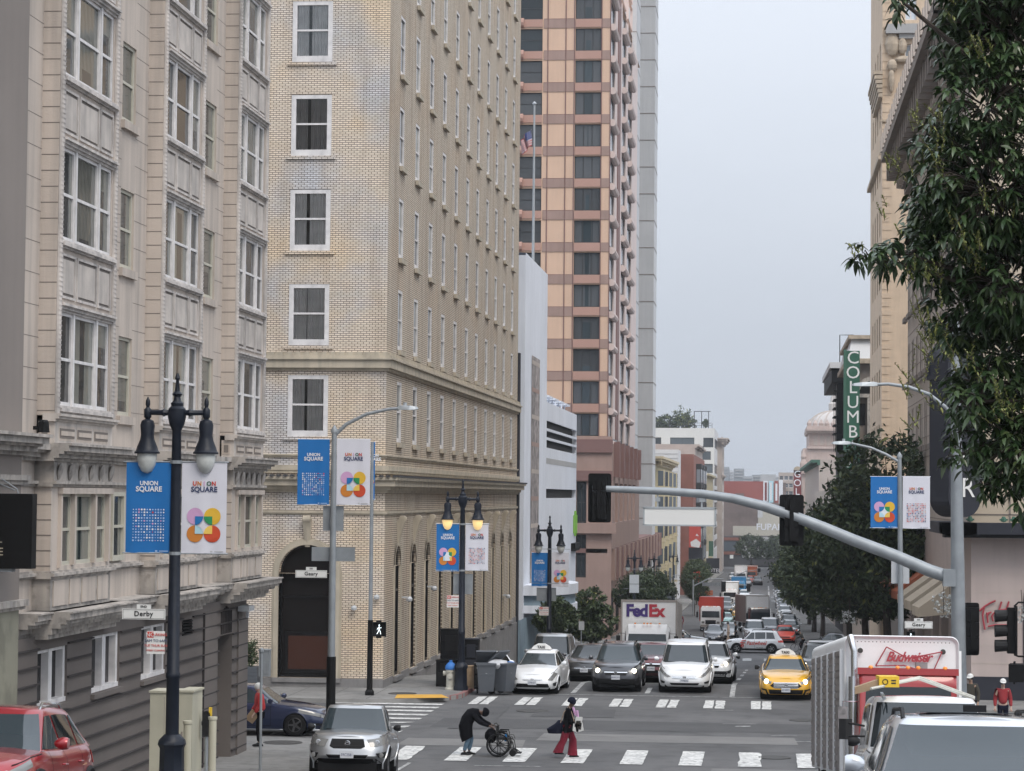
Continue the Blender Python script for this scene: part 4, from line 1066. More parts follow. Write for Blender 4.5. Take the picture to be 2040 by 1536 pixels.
# signs on that row
def blade(name,label,Y,x0,x1,y0,y1,m,th=.3,letters=None,lm='ink_white',lsize=None,cat='sign',horiz=None):
 c=A((x0+x1)/2,(y0+y1)/2,Y); w_=(x1-x0)/FPX*Y; h_=(y1-y0)/FPX*Y
 s=empty(name,label,cat,tuple(c)); g=MB(); g.box(-w_/2,w_/2,-th/2,th/2,-h_/2,h_/2); g.build('panel',m,s)
 if letters:
  n=len(letters); st=h_/n; L_=lsize or st*.95
  for i,ch in enumerate(letters):text(ch,L_,lm,s,(0,-th/2-.01,h_/2-st*(i+.5)),name='letter')
 if horiz:text(horiz[0],horiz[1],lm,s,(0,-th/2-.01,horiz[2]))
 return s
s=blade('poster_sign','red and white vertical poster board high on the left row beyond the blank street sign',384,1373,1396,1049,1090,'poster_red')
g=MB(); g.face([(-.6,-.17,-1.5),(.7,-.17,-1.7),(.9,-.17,-.9),(.2,-.17,-.3),(-.7,-.17,-.8)]); g.face([(.1,-.17,.2),(.6,-.17,.1),(.3,-.17,.5)]); g.build('printed_figure','white_far',s)
text('LUNCH',.38,'ink_white',s,(0,-.16,1.3)); text('BAR',.38,'ink_white',s,(-.3,-.16,.8))
for o_ in list(s.children):
 if o_.name.startswith('lettering'):bpy.data.objects.remove(o_)
blade('dark_panel_sign','dark blank panel under the red poster board',385,1372,1399,1091,1115,'charcoal')
blade('hotel_sign','dark projecting hotel sign with pale letters',500,1407,1433,1112,1142,'charcoal',horiz=('HOTEL',1.05,-1.0))
blade('hotel_sign','small dark green projecting sign above the hotel sign',520,1412,1421,1078,1108,'copper_green')
blade('shop_sign','small yellow projecting shop sign low on the far left row',430,1388,1396,1128,1150,'yellow_tool')
blade('shop_sign','small red projecting shop sign low on the far left row',455,1398,1406,1132,1160,'red_paint')
blade('shop_sign','small white projecting shop sign near the far hotel sign',480,1402,1411,1098,1112,'sign_white')
blade('shop_sign','orange shop board above the far left pavement',350,1404,1420,1176,1186,'orange')
# ---- end of the street
Ye=700.
b=empty('red_painted_building','large blank end wall painted red above worn brown brick with graffiti','building')
def R_(x0,x1,y0,y1,m,mb,d=0.):mb.box(xq(x0,Ye),xq(x1,Ye),d,d+.05,fz_(y1,Ye),fz_(y0,Ye),m,FF(Ye))
g=MB(); g.box(xq(1420,Ye),xq(1566,Ye),Ye,Ye+35,-14,fz_(960,Ye)); g.build('wall','brown_wall',b)
g=MB(); R_(1437,1521,958,982,0,g); R_(1483,1521,982,995,0,g); R_(1437,1465,982,986,0,g)
R_(1511,1566,1008,1066,1,g); R_(1461,1511,1047,1066,1,g); R_(1483,1511,995,1001,1,g)
R_(1521,1530,957,998,2,g); R_(1532,1541,957,1000,3,g); R_(1543,1551,957,1000,0,g); R_(1552,1560,955,1002,2,g)
R_(1524,1528,960,996,4,g,.05); R_(1534,1538,960,996,5,g,.05); R_(1545,1549,962,996,5,g,.05); R_(1510,1520,1010,1030,6,g,.05)
g.build('painted_areas',['red_wall','pale_wall','ink_white','l_lb','maroon_sign','ink_white','tower_light'],b)
text('FUPAH',2.6,'ink_white',b,(xq(1535,Ye),Ye-.15,fz_(1049,Ye)),name='graffiti',bold=.05)
b=empty('low_shop_building','low brown shop building with awning across the end of the street','building')
g=MB(); g.box(xq(1425,690),xq(1590,690),690,699,-14,fz_(1068,690)); g.build('wall','far_dark',b)
F9=FF(690)
def R9(x0,x1,y0,y1,m,mb,d=0.):mb.box(xq(x0,690),xq(x1,690),d,d+.3,fz_(y1,690),fz_(y0,690),m,F9)
g=MB(); R9(1425,1478,1070,1076,0,g,0); R9(1425,1478,1098,1104,0,g,.0); R9(1425,1478,1078,1097,1,g,0); R9(1455,1462,1105,1112,2,g); R9(1480,1590,1068,1110,3,g); R9(1500,1560,1125,1140,4,g)
g.build('shop_front',['red_brick','glass_far','sign_white','tower_grey','black'],b)
text('CITY  W',1.9,'tower_light',b,(xq(1540,690),689.6,fz_(1077,690)))
b=slab('far_stepped_building','pale gridded building behind the vertical painted murals',FF(705),xq(1552,705),xq(1600,705),-14,fz_(940,705),'tan_far',5,[fz_(1000-k*15,705)for k in range(4)],1.2,1.2,face='F',dx=20)
g=MB(); q=random.Random(11)
hc=empty('hillside_houses','cluster of pale hillside apartment blocks on the skyline','building')
for(x0,x1,y0)in((1432,1452,930),(1450,1463,937),(1462,1482,933),(1480,1500,948),(1498,1517,945),(1515,1560,946),(1558,1600,952)):
 Yc=1300+q.uniform(-60,60); m_=q.choice((0,0,1))
 g.box(xq(x0,Yc),xq(x1,Yc),Yc,Yc+30,-20,fz_(y0,Yc),m_);
 for k in range(3):g.box(xq(x0+1.5,Yc),xq(x1-1.5,Yc),Yc-.5,Yc,fz_(y0+5+k*6,Yc),fz_(y0+3+k*6,Yc),2)
g.box(xq(1515,1250),xq(1546,1250),1250,1260,-20,fz_(944,1250),2)
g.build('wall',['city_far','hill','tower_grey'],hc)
g=MB(); n=24; pts=[]
for k in range(n+1):
 x=-600+k*60; pts.append((x,1900,2+34*math.exp(-((x+120)/170)**2)+10*math.exp(-((x-260)/200)**2)+4*math.sin(k*1.3)))
for(x0,y0,z0),(x1,y1,z1)in zip(pts,pts[1:]):g.face([(x0,1600,-13),(x1,1600,-13),(x1,y1,z1),(x0,y0,z0)]); g.face([(x0,y0,z0),(x1,y1,z1),(x1,2300,-13),(x0,2300,-13)])
struct('hills',g,'hill')
# ================================================================== RIGHT SIDE BUILDINGS
XRt=7.2
cb=empty('stone_corner_building','greyish stone corner building with paired tall windows and a deep bracketed roof cornice','building')
FWr=FW(XRt); FRr=FF(86.6)
rowsR=[9.5+3.36*k for k in range(4)]
cs=[88.6+3.18*k for k in range(12)]
g=MB(); g.wall(FWr,86.6,125,5.9,24.6,[(c-.62,c-.08,z,z+2.05)for c in cs for z in rowsR]+[(c+.08+.3,c+.62+.5,z,z+2.05)for c in cs for z in rowsR],.09)
g.face([(XRt,125,-3),(40,125,-3),(40,125,24.6),(XRt,125,24.6)]); g.face([(XRt,86.6,24.6),(40,86.6,24.6),(40,125,24.6),(XRt,125,24.6)])
g.build('street_wall','greybrown',cb)
for c in cs:
 for z in rowsR:add_window(cb,'W',(XRt+.05,c-.35,z),'cb',.54,2.05,'greybrown_dark',fw=.05,sill=(.15,.34,.25,'greybrown_dark',-.18)); add_window(cb,'W',(XRt+.05,c+.75,z),'cb2',.74,2.05,'greybrown_dark',fw=.05,sill=(.15,.34,.25,'greybrown_dark',-.18))
g=MB(); g.wall(FRr,XRt,34,5.9,24.6,[(9.6+k*3.3,11.2+k*3.3,z,z+2.05)for k in range(6)for z in rowsR[0:]],.25); g.build('front_wall','beige_right',cb)
for k in range(3):
 for z in rowsR:add_window(cb,'F',(10.4+k*3.3,86.8,z),'cbf',1.6,2.05,'win_cream')
g=MB()
for z in(6.6,7.6,8.4):g.box(XRt,34,0,.03,z,z+.03,1,FRr)
for k in range(20):g.box(86.6,125,0,.012,6.3+k*.9,6.33+k*.9,1,FWr)
g.box(XRt+1.3,XRt+1.36,0,.03,5.9,9,1,FRr); g.box(XRt+2.6,XRt+2.66,0,.03,5.9,9,1,FRr)
g.build('wall_joints',['greybrown_dark','greybrown_dark'],cb)
g=MB(); moulding(g,FWr,86,125.1,22.6,[(.3,.2),(.3,.35)]); g.box(86,125.3,0,1.35,24.3,24.75,0,FWr); g.box(XRt-1.35,34,0,1.35,24.3,24.75,0,FRr)
for k in range(26):
 y=87+k*1.5; g.box(y,y+.45,0,1.1,23.3,24.3,0,FWr); g.box(y+.05,y+.4,0,.6,22.9,23.3,1,FWr)
 g.box(y-.1,y+.5,1.2,1.4,24.75,25.5,1,FWr)
g.build('roof_cornice',['greybrown_dark','greybrown'],cb)
# ground floor: smooth stone with the red handwriting, dark plinth, black canopy
g=MB(); g.wall(FRr,XRt,34,.95,5.9,[(9.15,11.3,.95,3.6)],.4,m=0); g.wall(FWr,86.6,125,-3,5.9,[(92+k*5.2,95.8+k*5.2,-1.2,3.4)for k in range(6)],.4,m=0)
g.box(XRt,9.15,0,.04,0,.95,1,FRr); g.box(11.3,34,0,.04,0,.95,1,FRr)
for k in range(7):g.box(XRt,9.1,0,.008,1.4+k*.62,1.42+k*.62,2,FRr)
g.build('ground_floor_wall',['stone_right','charcoal','greybrown'],cb)
g=MB(); g.lathe([(1.07,0),(1.07,.02)],(0,0,0),24);
a_=MB(); n=16; cx_=10.22; r_=1.07
pts=[(cx_-r_,.2),(cx_+r_,.2)]+[(cx_+r_*math.cos(math.pi*k/n),3.6+r_*math.sin(math.pi*k/n))for k in range(n+1)]
a_.face([FRr(u,.012,z)for u,z in pts]); a_.build('arched_window','glass',cb)
g=MB()
for k in range(n):
 a0,a1=math.pi*k/n,math.pi*(k+1)/n; q4=[(cx_-q_*math.cos(t_),3.6+q_*math.sin(t_))for q_,t_ in((r_,a0),(r_+.16,a0),(r_+.16,a1),(r_,a1))]; g.face([FRr(u,.05,z)for u,z in q4])
g.box(cx_-r_-.16,cx_-r_,0,.05,.9,3.6,0,FRr); g.build('arch_surround','charcoal',cb)
g=MB(); g.box(XRt-1.1,34,-.1,1.1,5.92,6.32,0,FRr); g.box(XRt-1.0,34,0,1.0,5.80,5.92,1,FRr); g.box(86.6-1.1,92,-.1,1.1,5.92,6.32,0,FWr); g.build('entrance_canopy',['charcoal','black'],cb)
g=MB()
for x_ in(7.1,8.25,8.6):g.lathe([(.0,0),(.1,.03),(.09,.12),(.05,.2)],(x_,85.9,6.34),8); g.box(x_-.14,x_+.14,85.85,85.95,6.4,6.46)
g.build('canopy_spotlight','copper_green',cb)
# "Tratt" in red hand-drawn strokes
g=MB(); k_=86.52
def stroke(pts,r_=.035):
 g.tube([(A(x,y,k_).x,k_,A(x,y,k_).z)for x,y in pts],r_,6)
o_x,o_y,s_x=1860,960,747/180.
def S(*pp):stroke([(o_x+x/s_x,o_y+y/s_x)for x,y in pp])
S((378,1068),(420,1030),(470,1000),(512,982)); S((418,1030),(405,1100),(412,1160),(424,1222)); S((440,1080),(448,1165)); S((440,1110),(458,1082),(478,1078))
S((520,1088),(495,1085),(482,1110),(490,1150),(515,1150),(524,1100),(528,1160)); S((562,990),(540,1062),(556,1072)); S((622,988),(604,1052),(620,1068)); S((535,1062),(580,1056),(638,1046)); S((448,1195),(500,1184),(625,1184))
S((662,1060),(684,1090),(672,1130)); g.build('red_handwriting','bud_red',cb)
# beige shop awnings down the side
for k in range(6):
 y0=91.6+k*5.2; g=MB(); m0=0 if k<3 else 2
 g.face([(XRt,y0,4.2),(XRt-1.5,y0,3.1),(XRt-1.5,y0+4.4,3.0),(XRt,y0+4.4,4.1)]); g.face([(XRt-1.5,y0,3.1),(XRt-1.5,y0,2.75),(XRt-1.5,y0+4.4,2.65),(XRt-1.5,y0+4.4,3.0)]); g.face([(XRt,y0,4.2),(XRt,y0,2.9),(XRt-1.5,y0,2.75),(XRt-1.5,y0,3.1)])
 tag(g.build('shop_awning',['beige_right','greybrown','orange'][m0]),(['first','second','third'][k]+' beige cloth awning behind the mast pole, counted from the corner')if k<3 else(['nearest','middle','farthest'][k-3]+' orange cloth awning under the right-hand street trees'),'awning','shop awnings along the stone building')
# charcoal blade sign with rounded ends
s=empty('rounded_blade_sign','tall charcoal sign box with rounded ends hanging off the stone corner building','sign',tuple(A(1903,858,85.2)),R(32))
g=MB(); w_,hS,th=.68,2.3,.55; n=14
ring=[(w_*math.cos(math.pi*k/n),hS+w_*math.sin(math.pi*k/n))for k in range(n+1)]+[(-w_*math.cos(math.pi*k/n),-hS-w_*math.sin(math.pi*k/n))for k in range(n+1)]
g.ring_loft([[(x,-th,z)for x,z in ring],[(x,th,z)for x,z in ring]]);
ri=[(x*1.12,z+(.08 if z>0 else-.08))for x,z in ring[:n+1]]
for y0,y1 in((-th-.08,-th),(th,th+.08)):g.ring_loft([[(x,y0,z)for x,z in ri+[(-w_*1.12,hS-.5),(w_*1.12,hS-.5)]],[(x,y1,z)for x,z in ri+[(-w_*1.12,hS-.5),(w_*1.12,hS-.5)]]])
g.box(-w_*1.12,w_*1.12,-th-.08,th+.08,hS-.55,hS-.4); g.box(-.3,.3,-.45,.45,hS+w_,hS+w_+.25); g.build('panel','charcoal',s)
g=MB(); g.box(.6,1.3,-.1,.1,1.5,1.7); g.box(.6,1.3,-.1,.1,-1.7,-1.5); g.build('bracket','black',s)
text('R',.95,'sign_white',s,(.12,-th-.02,-2.0)); text('A',.95,'sign_white',s,(.12,-th-.02,-.85))
# ---- tan high-rise
Yt=150.; xL=xq(1757,Yt,500);
b=empty('tan_highrise','tall tan brick high-rise with carved ornament at its upper corner','building')
xS=xL; Fs=FW(xS); yend=AX(1734,500,xS).y
zr_=[A(1740,y,Yt).z for y in range(0,10)]
g=MB(); hsd=[(Yt+2.2+k*3.2,Yt+3.6+k*3.2,3.+3.4*r_,4.9+3.4*r_)for k in range(max(1,int((yend-Yt-3)/3.2)))for r_ in range(10)]
g.wall(Fs,Yt,yend,-5,46,hsd,.10); fr2=FF(Yt); fw_=(xq(1803,Yt,120),xq(1826,Yt,120))
hf=[(fw_[0],fw_[1],A(1810,y,Yt).z,A(1810,y,Yt).z+1.75)for y in(144,40)]
g.wall(fr2,xS,34,-5,46,hf,.25); g.face([(xS,yend,-5),(34,yend,-5),(34,yend,46),(xS,yend,46)]); g.face([(xS,Yt,46),(34,Yt,46),(34,yend,46),(xS,yend,46)]); g.build('wall','tan_brick',b)
for(u0,u1,z0,z1)in hsd:add_window(b,'W',(xS+.06,(u0+u1)/2,z0),'tn',u1-u0,z1-z0,'tan_trim')
for(u0,u1,z0,z1)in hf:add_window(b,'F',((u0+u1)/2,Yt+.2,z0),'tnf',u1-u0,z1-z0,'win_white',cols=2,glass='glass_pale')
g=MB(); zc=A(1760,128,Yt).z
g.box(xS+.2,34,0,.5,A(1800,62,Yt).z-.2,A(1800,50,Yt).z,1,fr2); g.box(xS+1.0,34,0,.3,A(1800,78,Yt).z,A(1800,62,Yt).z-.2,1,fr2)
# carved shield and scrolls at the corner
for(cx,cz,rx,rz)in((xS+.6,zc+1.2,.45,.75),(xS+.6,zc+2.0,.5,.22),(xS+.6,zc-.1,.32,.4),(xS+1.3,zc+.25,.6,.22),(xS+2.1,zc+.1,.6,.18),(xS+1.2,zc+1.1,.3,.55),(xS+.55,zc-1.0,.2,.8)):
 g.lathe([(.01,-1),(.5,-.86),(.86,-.5),(1,0),(.86,.5),(.5,.86),(.01,1)],(0,0,0),8)
 base=len(g.v)-56
 for i in range(base,len(g.v)):
  x,y,z=g.v[i]; g.v[i]=(cx+x*rx,Yt-.15+y*.3,cz+z*rz)
for k in range(6):
 zb=A(1745,150+k*9,Yt).z
 g.box(Yt-.4,Yt+8,0,.55-.06*k,zb,zb+.22,0,Fs)
for zb in(A(1745,243,Yt).z,A(1745,283,Yt).z):g.box(xS-.15,xS+1.0,0,.14,zb,zb+.12,0,fr2)
g.box(Yt-.1,yend,0,.25,A(1740,318,Yt).z,A(1740,310,Yt).z,0,Fs)
g.build('carved_ornament',['tan_trim','tower_grey'],b)
g=MB()
for k in range(90):
 z=-3+k*.52; g.box(xS,xS+.45+.12*(k%2),0,.03,z,z+.3,0,fr2)
g.build('corner_quoins','tan_brick',b)
# ---- mansard building with green sign
Yc=203.5; b=empty('mansard_building','old building with arched dormer and pale mansard roof behind the green vertical sign','building')
x0,x1=xq(1700,Yc,700),xq(1800,Yc,700); zt3=A(1710,715,Yc).z; zm=A(1710,668,Yc).z; Fc=FF(Yc)
g=MB(); g.box(x0,x1,Yc,Yc+24,-6,zt3); g.build('wall','greybrown_dark',b)
g=MB(); g.ring_loft([[(x0-.5,Yc-.6,zt3),(x1,Yc-.6,zt3),(x1,Yc+24,zt3),(x0-.5,Yc+24,zt3)],[(x0-.1,Yc+.2,zm-.3),(x1,Yc+.2,zm-.3),(x1,Yc+24,zm-.3),(x0-.1,Yc+24,zm-.3)]]); g.box(x0-.6,x1,Yc-.7,Yc+24,zt3-.4,zt3,1); g.box(x0-.4,x1,Yc-.3,Yc+24,zm-.3,zm,1)
g.build('mansard_roof',['white_far','tan_trim'],b)
g=MB(); c_=xq(1738,Yc,780); zs3=A(1738,785,Yc).z
for r0_,r1_,m_ in((0,1.1,0),(1.1,1.45,1)):
 for k in range(12):
  a0,a1=math.pi*k/12,math.pi*(k+1)/12; g.face([Fc(c_-q_*math.cos(t_),.3+.1*m_,zs3+q_*math.sin(t_))for q_,t_ in((r0_,a0),(r1_,a0),(r1_,a1),(r0_,a1))],m_)
g.box(x0,x1,0,.5,zs3-.3,zs3,1,Fc)
for k in range(5):g.box(x0+.2+k*.95,x0+.45+k*.95,0,.45,zs3-8,zs3-.3,1,Fc); g.box(x0+.5+k*.95,x0+1.0+k*.95,.0,.06,zs3-2.6,zs3-.8,0,Fc); g.box(x0+.5+k*.95,x0+1.0+k*.95,.0,.06,zs3-6,zs3-3.8,0,Fc)
g.build('dormer_and_pilasters',['black','stone_dirty'],b)
s=blade('vertical_hotel_sign','tall green vertical sign with white block letters in front of the mansard building',201.5,1686,1712,700,934,'green_sign',th=.5,letters='COLUMBIA',lm='sign_white',lsize=1.45)
g=MB(); h_=(934-700)/FPX*201.5; w_=26/FPX*201.5; g.box(-w_/2-.22,-w_/2,-.35,.35,-h_/2,h_/2+.1); g.build('sign_edge','copper_green',s)
# ---- dark building with fire escape further on
Yd=232.; b=empty('dark_fire_escape_building','dark building with black fire escape and projecting white cornice left of the green sign','building')
xd=xq(1684,Yd,700); zt4=A(1670,722,Yd).z; g=MB(); g.box(xd,xd+14,Yd,Yd+30,-7,zt4); g.build('wall','far_dark',b)
g=MB(); g.box(xq(1653,Yd,700),xd+14,Yd-.4,Yd+30,zt4-.55,zt4,0); g.box(xq(1657,Yd,700),xd,Yd,Yd+30,A(1670,762,Yd).z,zt4-.55,1)
g.tube([(xq(1673,Yd,700),Yd,zt4),(xq(1673,Yd,700),Yd,zt4+2.6),(xq(1700,Yd,700),Yd,zt4+2.6)],.05,6,1); g.build('cornice',['white_far','black'],b)
g=MB(); x0,x1=xq(1661,Yd,800),xd
for k in range(7):
 z=A(1670,780+k*17,Yd).z; g.box(x0,x1,Yd,Yd+5,z,z+.12)
for k in range(8):g.box(x0+.15*k,x0+.15*k+.05,Yd-.02,Yd+.05,A(1670,900,Yd).z,A(1670,765,Yd).z)
g.box(x0+.35,x1-.1,Yd+.2,Yd+5,A(1670,900,Yd).z,A(1670,745,Yd).z); g.build('fire_escape','black',b)
# ---- domed theatre
Yo=590.; b=empty('domed_theatre','pinkish ornate theatre with a ribbed dome at the end of the right side','building')
def zo(y):return A(1640,y,Yo).z
g=MB();
for(x0,y0,y1,dd)in((1598,940,1150,0),(1601,893,940,1.2),(1612,862,893,2.5)):g.box(xq(x0,Yo),xq(1780,Yo),Yo+dd,Yo+40,zo(y1),zo(y0))
g.build('wall','pink_stone',b)
g=MB()
for(x0,y0,y1,dd)in((1596,938,944,-.8),(1609,889,894,.6),(1608,848,862,1.0),(1607,854,858,.4)):g.box(xq(x0,Yo),xq(1780,Yo),Yo+dd,Yo+40,zo(y1),zo(y0))
for k in range(10):g.box(xq(1616+k*13,Yo),xq(1619+k*13,Yo),Yo+2.2,Yo+2.5,zo(889),zo(864));
for k in range(9):g.lathe([(.5,0),(.6,.6),(.2,1.2),(.05,1.6)],(xq(1612+k*12,Yo),Yo+1.6,zo(848)),6)
g.lathe([(.9,0),(.9,2),(.5,3),(.7,3.6),(.1,5.4)],(xq(1601,Yo),Yo+.2,zo(940)),8)
g.build('cornices','pink_stone',b)
g=MB()
for k in range(9):g.box(xq(1621+k*13,Yo),xq(1629+k*13,Yo),Yo+2.4,Yo+2.5,zo(887),zo(868))
for k in range(4):
 for r_ in range(5):g.box(xq(1604+k*12,Yo),xq(1609+k*12,Yo),Yo-.05,Yo+.05,zo(970+r_*26),zo(955+r_*26))
g.build('wall_panels','tan_far',b)
g=MB(); cxd,cyd=xq(1664,Yo),Yo+14; rd=52/FPX*Yo
g.lathe([(rd*math.cos(t_),rd*.68*math.sin(t_))for t_ in[k*math.pi/2/8 for k in range(8)]]+[(.12*rd,rd*.69)],(cxd,cyd,zo(850)),24); g.lathe([(1.2,0),(1.3,1.8),(.9,2.2),(.8,3.4),(.15,4.4),(.08,8)],(cxd,cyd,zo(850)+rd*.67),10)
g.build('dome','dome',b,smooth=True)
g=MB()
for k in range(16):
 a_=2*math.pi*k/16; g.tube([(cxd+rd*1.01*math.cos(t_)*math.cos(a_),cyd+rd*1.01*math.cos(t_)*math.sin(a_),zo(850)+rd*.69*math.sin(t_))for t_ in[i*.25 for i in range(7)]],.14,5)
g.build('dome_ribs','tan_far',b)
s=blade('theatre_blade_sign','maroon vertical theatre sign with cream letters beside the domed theatre',580,1581,1596,937,1040,'maroon_sign',th=.8,letters='GOLDEN',lm='ink_white',lsize=2.3)
g=MB(); g.lathe([(.95,-.4),(.95,.4)],(0,0,51/FPX*580),16,axis='y'); g.build('sign_top','tan_trim',s)
slab('green_trim_building','cream building with a green copper cornice in front of the domed theatre',FW(9.2),420,560,-11,A(1625,925,480).z,'tan_far',16,[-6+3.5*k for k in range(4)],1.6,2.,face='W',cornice=[(.4,.3),(.5,1.3)],capmat='copper_green')
slab('brown_walkup','brown walk-up building hidden mostly by the right-hand trees',FW(7.6),262,372,-9,8,'greybrown',14,[-3+3.4*k for k in range(3)],1.4,1.9,face='W')
slab('orange_shopfront_building','low dark building with shopfronts under the right-hand trees',FW(7.3),126,149,-5,7,'greybrown_dark',5,[1.5],1.6,1.9,face='W')
slab('dark_shopfront_building','dark two-storey shop building beyond the tan high-rise',FW(7.3),168,183,-6,7,'greybrown_dark',3,[-1,2.5],1.6,1.9,face='W')
slab('left_hill_building','plain building beyond the podium on the left',FE(-14.5),357,371,-9,6,'tan_far',3,[-3],1.6,1.9)
slab('left_corner_building','cream building at the far left corner past the second crossing',FE(-13.7),182-4,183.9,-6,9,'white_wall')if False else None
# flagpole and flag on the white building roof
fp=empty('flagpole','white flagpole on the roof of the white windowless building','flagpole',tuple(A(1062,520,143)))
ztop=A(1062,210,143).z-A(1062,520,143).z
g=MB(); g.tube([(0,0,-1.5),(0,0,ztop)],[.09,.055],8); g.lathe([(.01,-.15),(.14,0),(.01,.15)],(0,0,ztop+.1),10); g.build('pole','galv_light',fp)
fl_=empty('flag','limp red white and blue striped flag on the rooftop flagpole','flag',tuple(A(1060,255,143)))
g=MB(); n=12
def fpt(u,v):
 return(-.06-.62*u*(1-.25*v)+.06*math.sin(9*u+2*v),.16*math.sin(11*u+3*v),-.75*u-1.05*v*(1-.2*u))
for i in range(n):
 for j_ in range(13):
  u0_,u1_,v0_,v1_=i/n,(i+1)/n,j_/13,(j_+1)/13; m_=2 if(u0_<.42 and j_<7)else(0 if j_%2==0 else 1)
  g.face([fpt(u0_,v0_),fpt(u1_,v0_),fpt(u1_,v1_),fpt(u0_,v1_)],m_)
for i in range(4):
 for j_ in range(4):
  p0=fpt(.05+i*.09,.05+j_*.12); g.face([(p0[0]-.02,p0[1]-.03,p0[2]-.02),(p0[0]+.02,p0[1]-.03,p0[2]-.02),(p0[0]+.02,p0[1]-.03,p0[2]+.02),(p0[0]-.02,p0[1]-.03,p0[2]+.02)],1)
g.build('cloth',['flag_r','flag_w','flag_b'],fl_,smooth=False)
# ================================================================== STREET FURNITURE
# banner artwork in local coords: x right, z up, front face at -y; size 1 x 2 (scaled by s)
def banner(parent_label,x0,x1,y0,y1,Y,blue,art,seed,group='banners on the light poles',rot=0.):
 c=A((x0+x1)/2,(y0+y1)/2,Y); W_=(x1-x0)/FPX*Y; H_=(y1-y0)/FPX*Y
 o=empty('banner',parent_label,'banner',tuple(c),rot,group)
 q=random.Random(seed); p1,p2=q.uniform(0,6),q.uniform(0,6); amp=.0055
 def wv(x,z):k=max(0,min(1,.5-z/H_)); return amp*(.4+1.2*k)*(math.sin(x/W_*9+p1)+.5*math.sin(x/W_*17+p2+z*.8))
 g=MB(); nx,nz=16,12
 for i in range(nx):
  for j in range(nz):
   q4=[(-W_/2+W_*a/nx,H_/2-H_*b/nz)for a,b in((i,j),(i+1,j),(i+1,j+1),(i,j+1))]
   g.face([(x,wv(x,z),z)for x,z in q4]); g.face([(x,wv(x,z)+.004,z)for x,z in reversed(q4)])
 g.build('cloth','blue_banner' if blue else 'white_banner',o,smooth=True)
 def pt(x,z,k=0):return(x,wv(x,z)-.012-.005*k,z)
 def conv(co):return Vector((co.x,wv(co.x,co.y+T[0])-.014-max(0,co.z),co.y+T[0]))
 ts=H_*.068
 for s_,z_,m_,sx_,cols in(('UNION',H_*.262,'ink_white' if blue else None,.95,('l_red','l_org','l_pink','copper_green','ink_red')),('SQUARE',H_*.198,'ink_white' if blue else 'navy_ink',1.0,None)):
  T=(z_,)
  if m_ or cols is None:text(s_,ts*(1.15 if s_=='SQUARE' else.95),m_ or 'navy_ink',o,(0,0,0),(0,0,0),ext=0,bold=.0022*H_,sx=sx_,fn=conv)
  else:
   tw=ts*.78
   for i,ch in enumerate(s_):
    xo=(i-2)*tw
    text(ch,ts*.95,cols[i],o,(0,0,0),(0,0,0),ext=0,bold=.0025*H_,fn=lambda co,xo=xo:conv(Vector((co.x+xo,co.y,co.z))))
 g=MB(); mats=['l_pink','l_yel','l_org','l_red','l_blue','l_grn','l_lb','l_ly','l_wh']
 if art=='logo':
  r=W_*.185; cz=-H_*.19; d_=r*1.03
  for(sx_,sz_,m_)in((-1,1,0),(1,1,1),(-1,-1,2),(1,-1,3)):
   cx,cc=sx_*d_,cz+sz_*d_; N=24
   g.face([pt(cx+r*math.cos(2*math.pi*k/N),cc+r*math.sin(2*math.pi*k/N))for k in range(N)],m_)
# overlap: quarter of the circle inside the central square
   qp=[pt(cx,cc,2)]
   a0={(-1,1):-math.pi/2,(1,1):math.pi,(-1,-1):0,(1,-1):math.pi/2}[(sx_,sz_)]
   qp+=[pt(cx+r*math.cos(a0+math.pi/2*k/8),cc+r*math.sin(a0+math.pi/2*k/8),2)for k in range(9)]
   g.face(qp,4+m_)
  g.face([pt(-d_,cz-d_,1),pt(d_,cz-d_,1),pt(d_,cz+d_,1),pt(-d_,cz+d_,1)],8)if blue else None
  g.build('flower_emblem',mats,o)
 else:
  n=12; span=W_*.72; st=span/n; z0=-.01*H_; cl=['ink_white','ink_lb','l_pink','ink_red']if blue else['ink_red','navy_ink','l_org','l_blue']
  for i in range(n):
   for j in range(n):
    r=st*q.choice((.2,.3,.38)); x,z=-span/2+st*(i+.5),z0-st*(j+.5)
    m_=q.choices(range(4),(6,7,.7,.35))[0]if blue else q.choices(range(4),(4,4,1,1))[0]
    g.face([pt(x+r*math.cos(k*math.pi/3),z+r*math.sin(k*math.pi/3))for k in range(6)],m_)
  g.build('dot_grid',cl,o)
 T=(-H_*.478,)
 g=MB(); g.face([pt(W_*.15,-H_*.47),pt(W_*.2,-H_*.47),pt(W_*.2,-H_*.488),pt(W_*.15,-H_*.488)]); g.face([pt(W_*.24,-H_*.474),pt(W_*.44,-H_*.474),pt(W_*.44,-H_*.484),pt(W_*.24,-H_*.484)]); g.build('fine_print','ink_lb' if blue else 'tower_light',o)
 g=MB()
 for z in(H_/2,-H_/2):g.tube([(-W_/2-.02,.01,z),(W_/2+.02,.01,z)],.012,6)
 g.build('rod','ink_white',o)
 return o
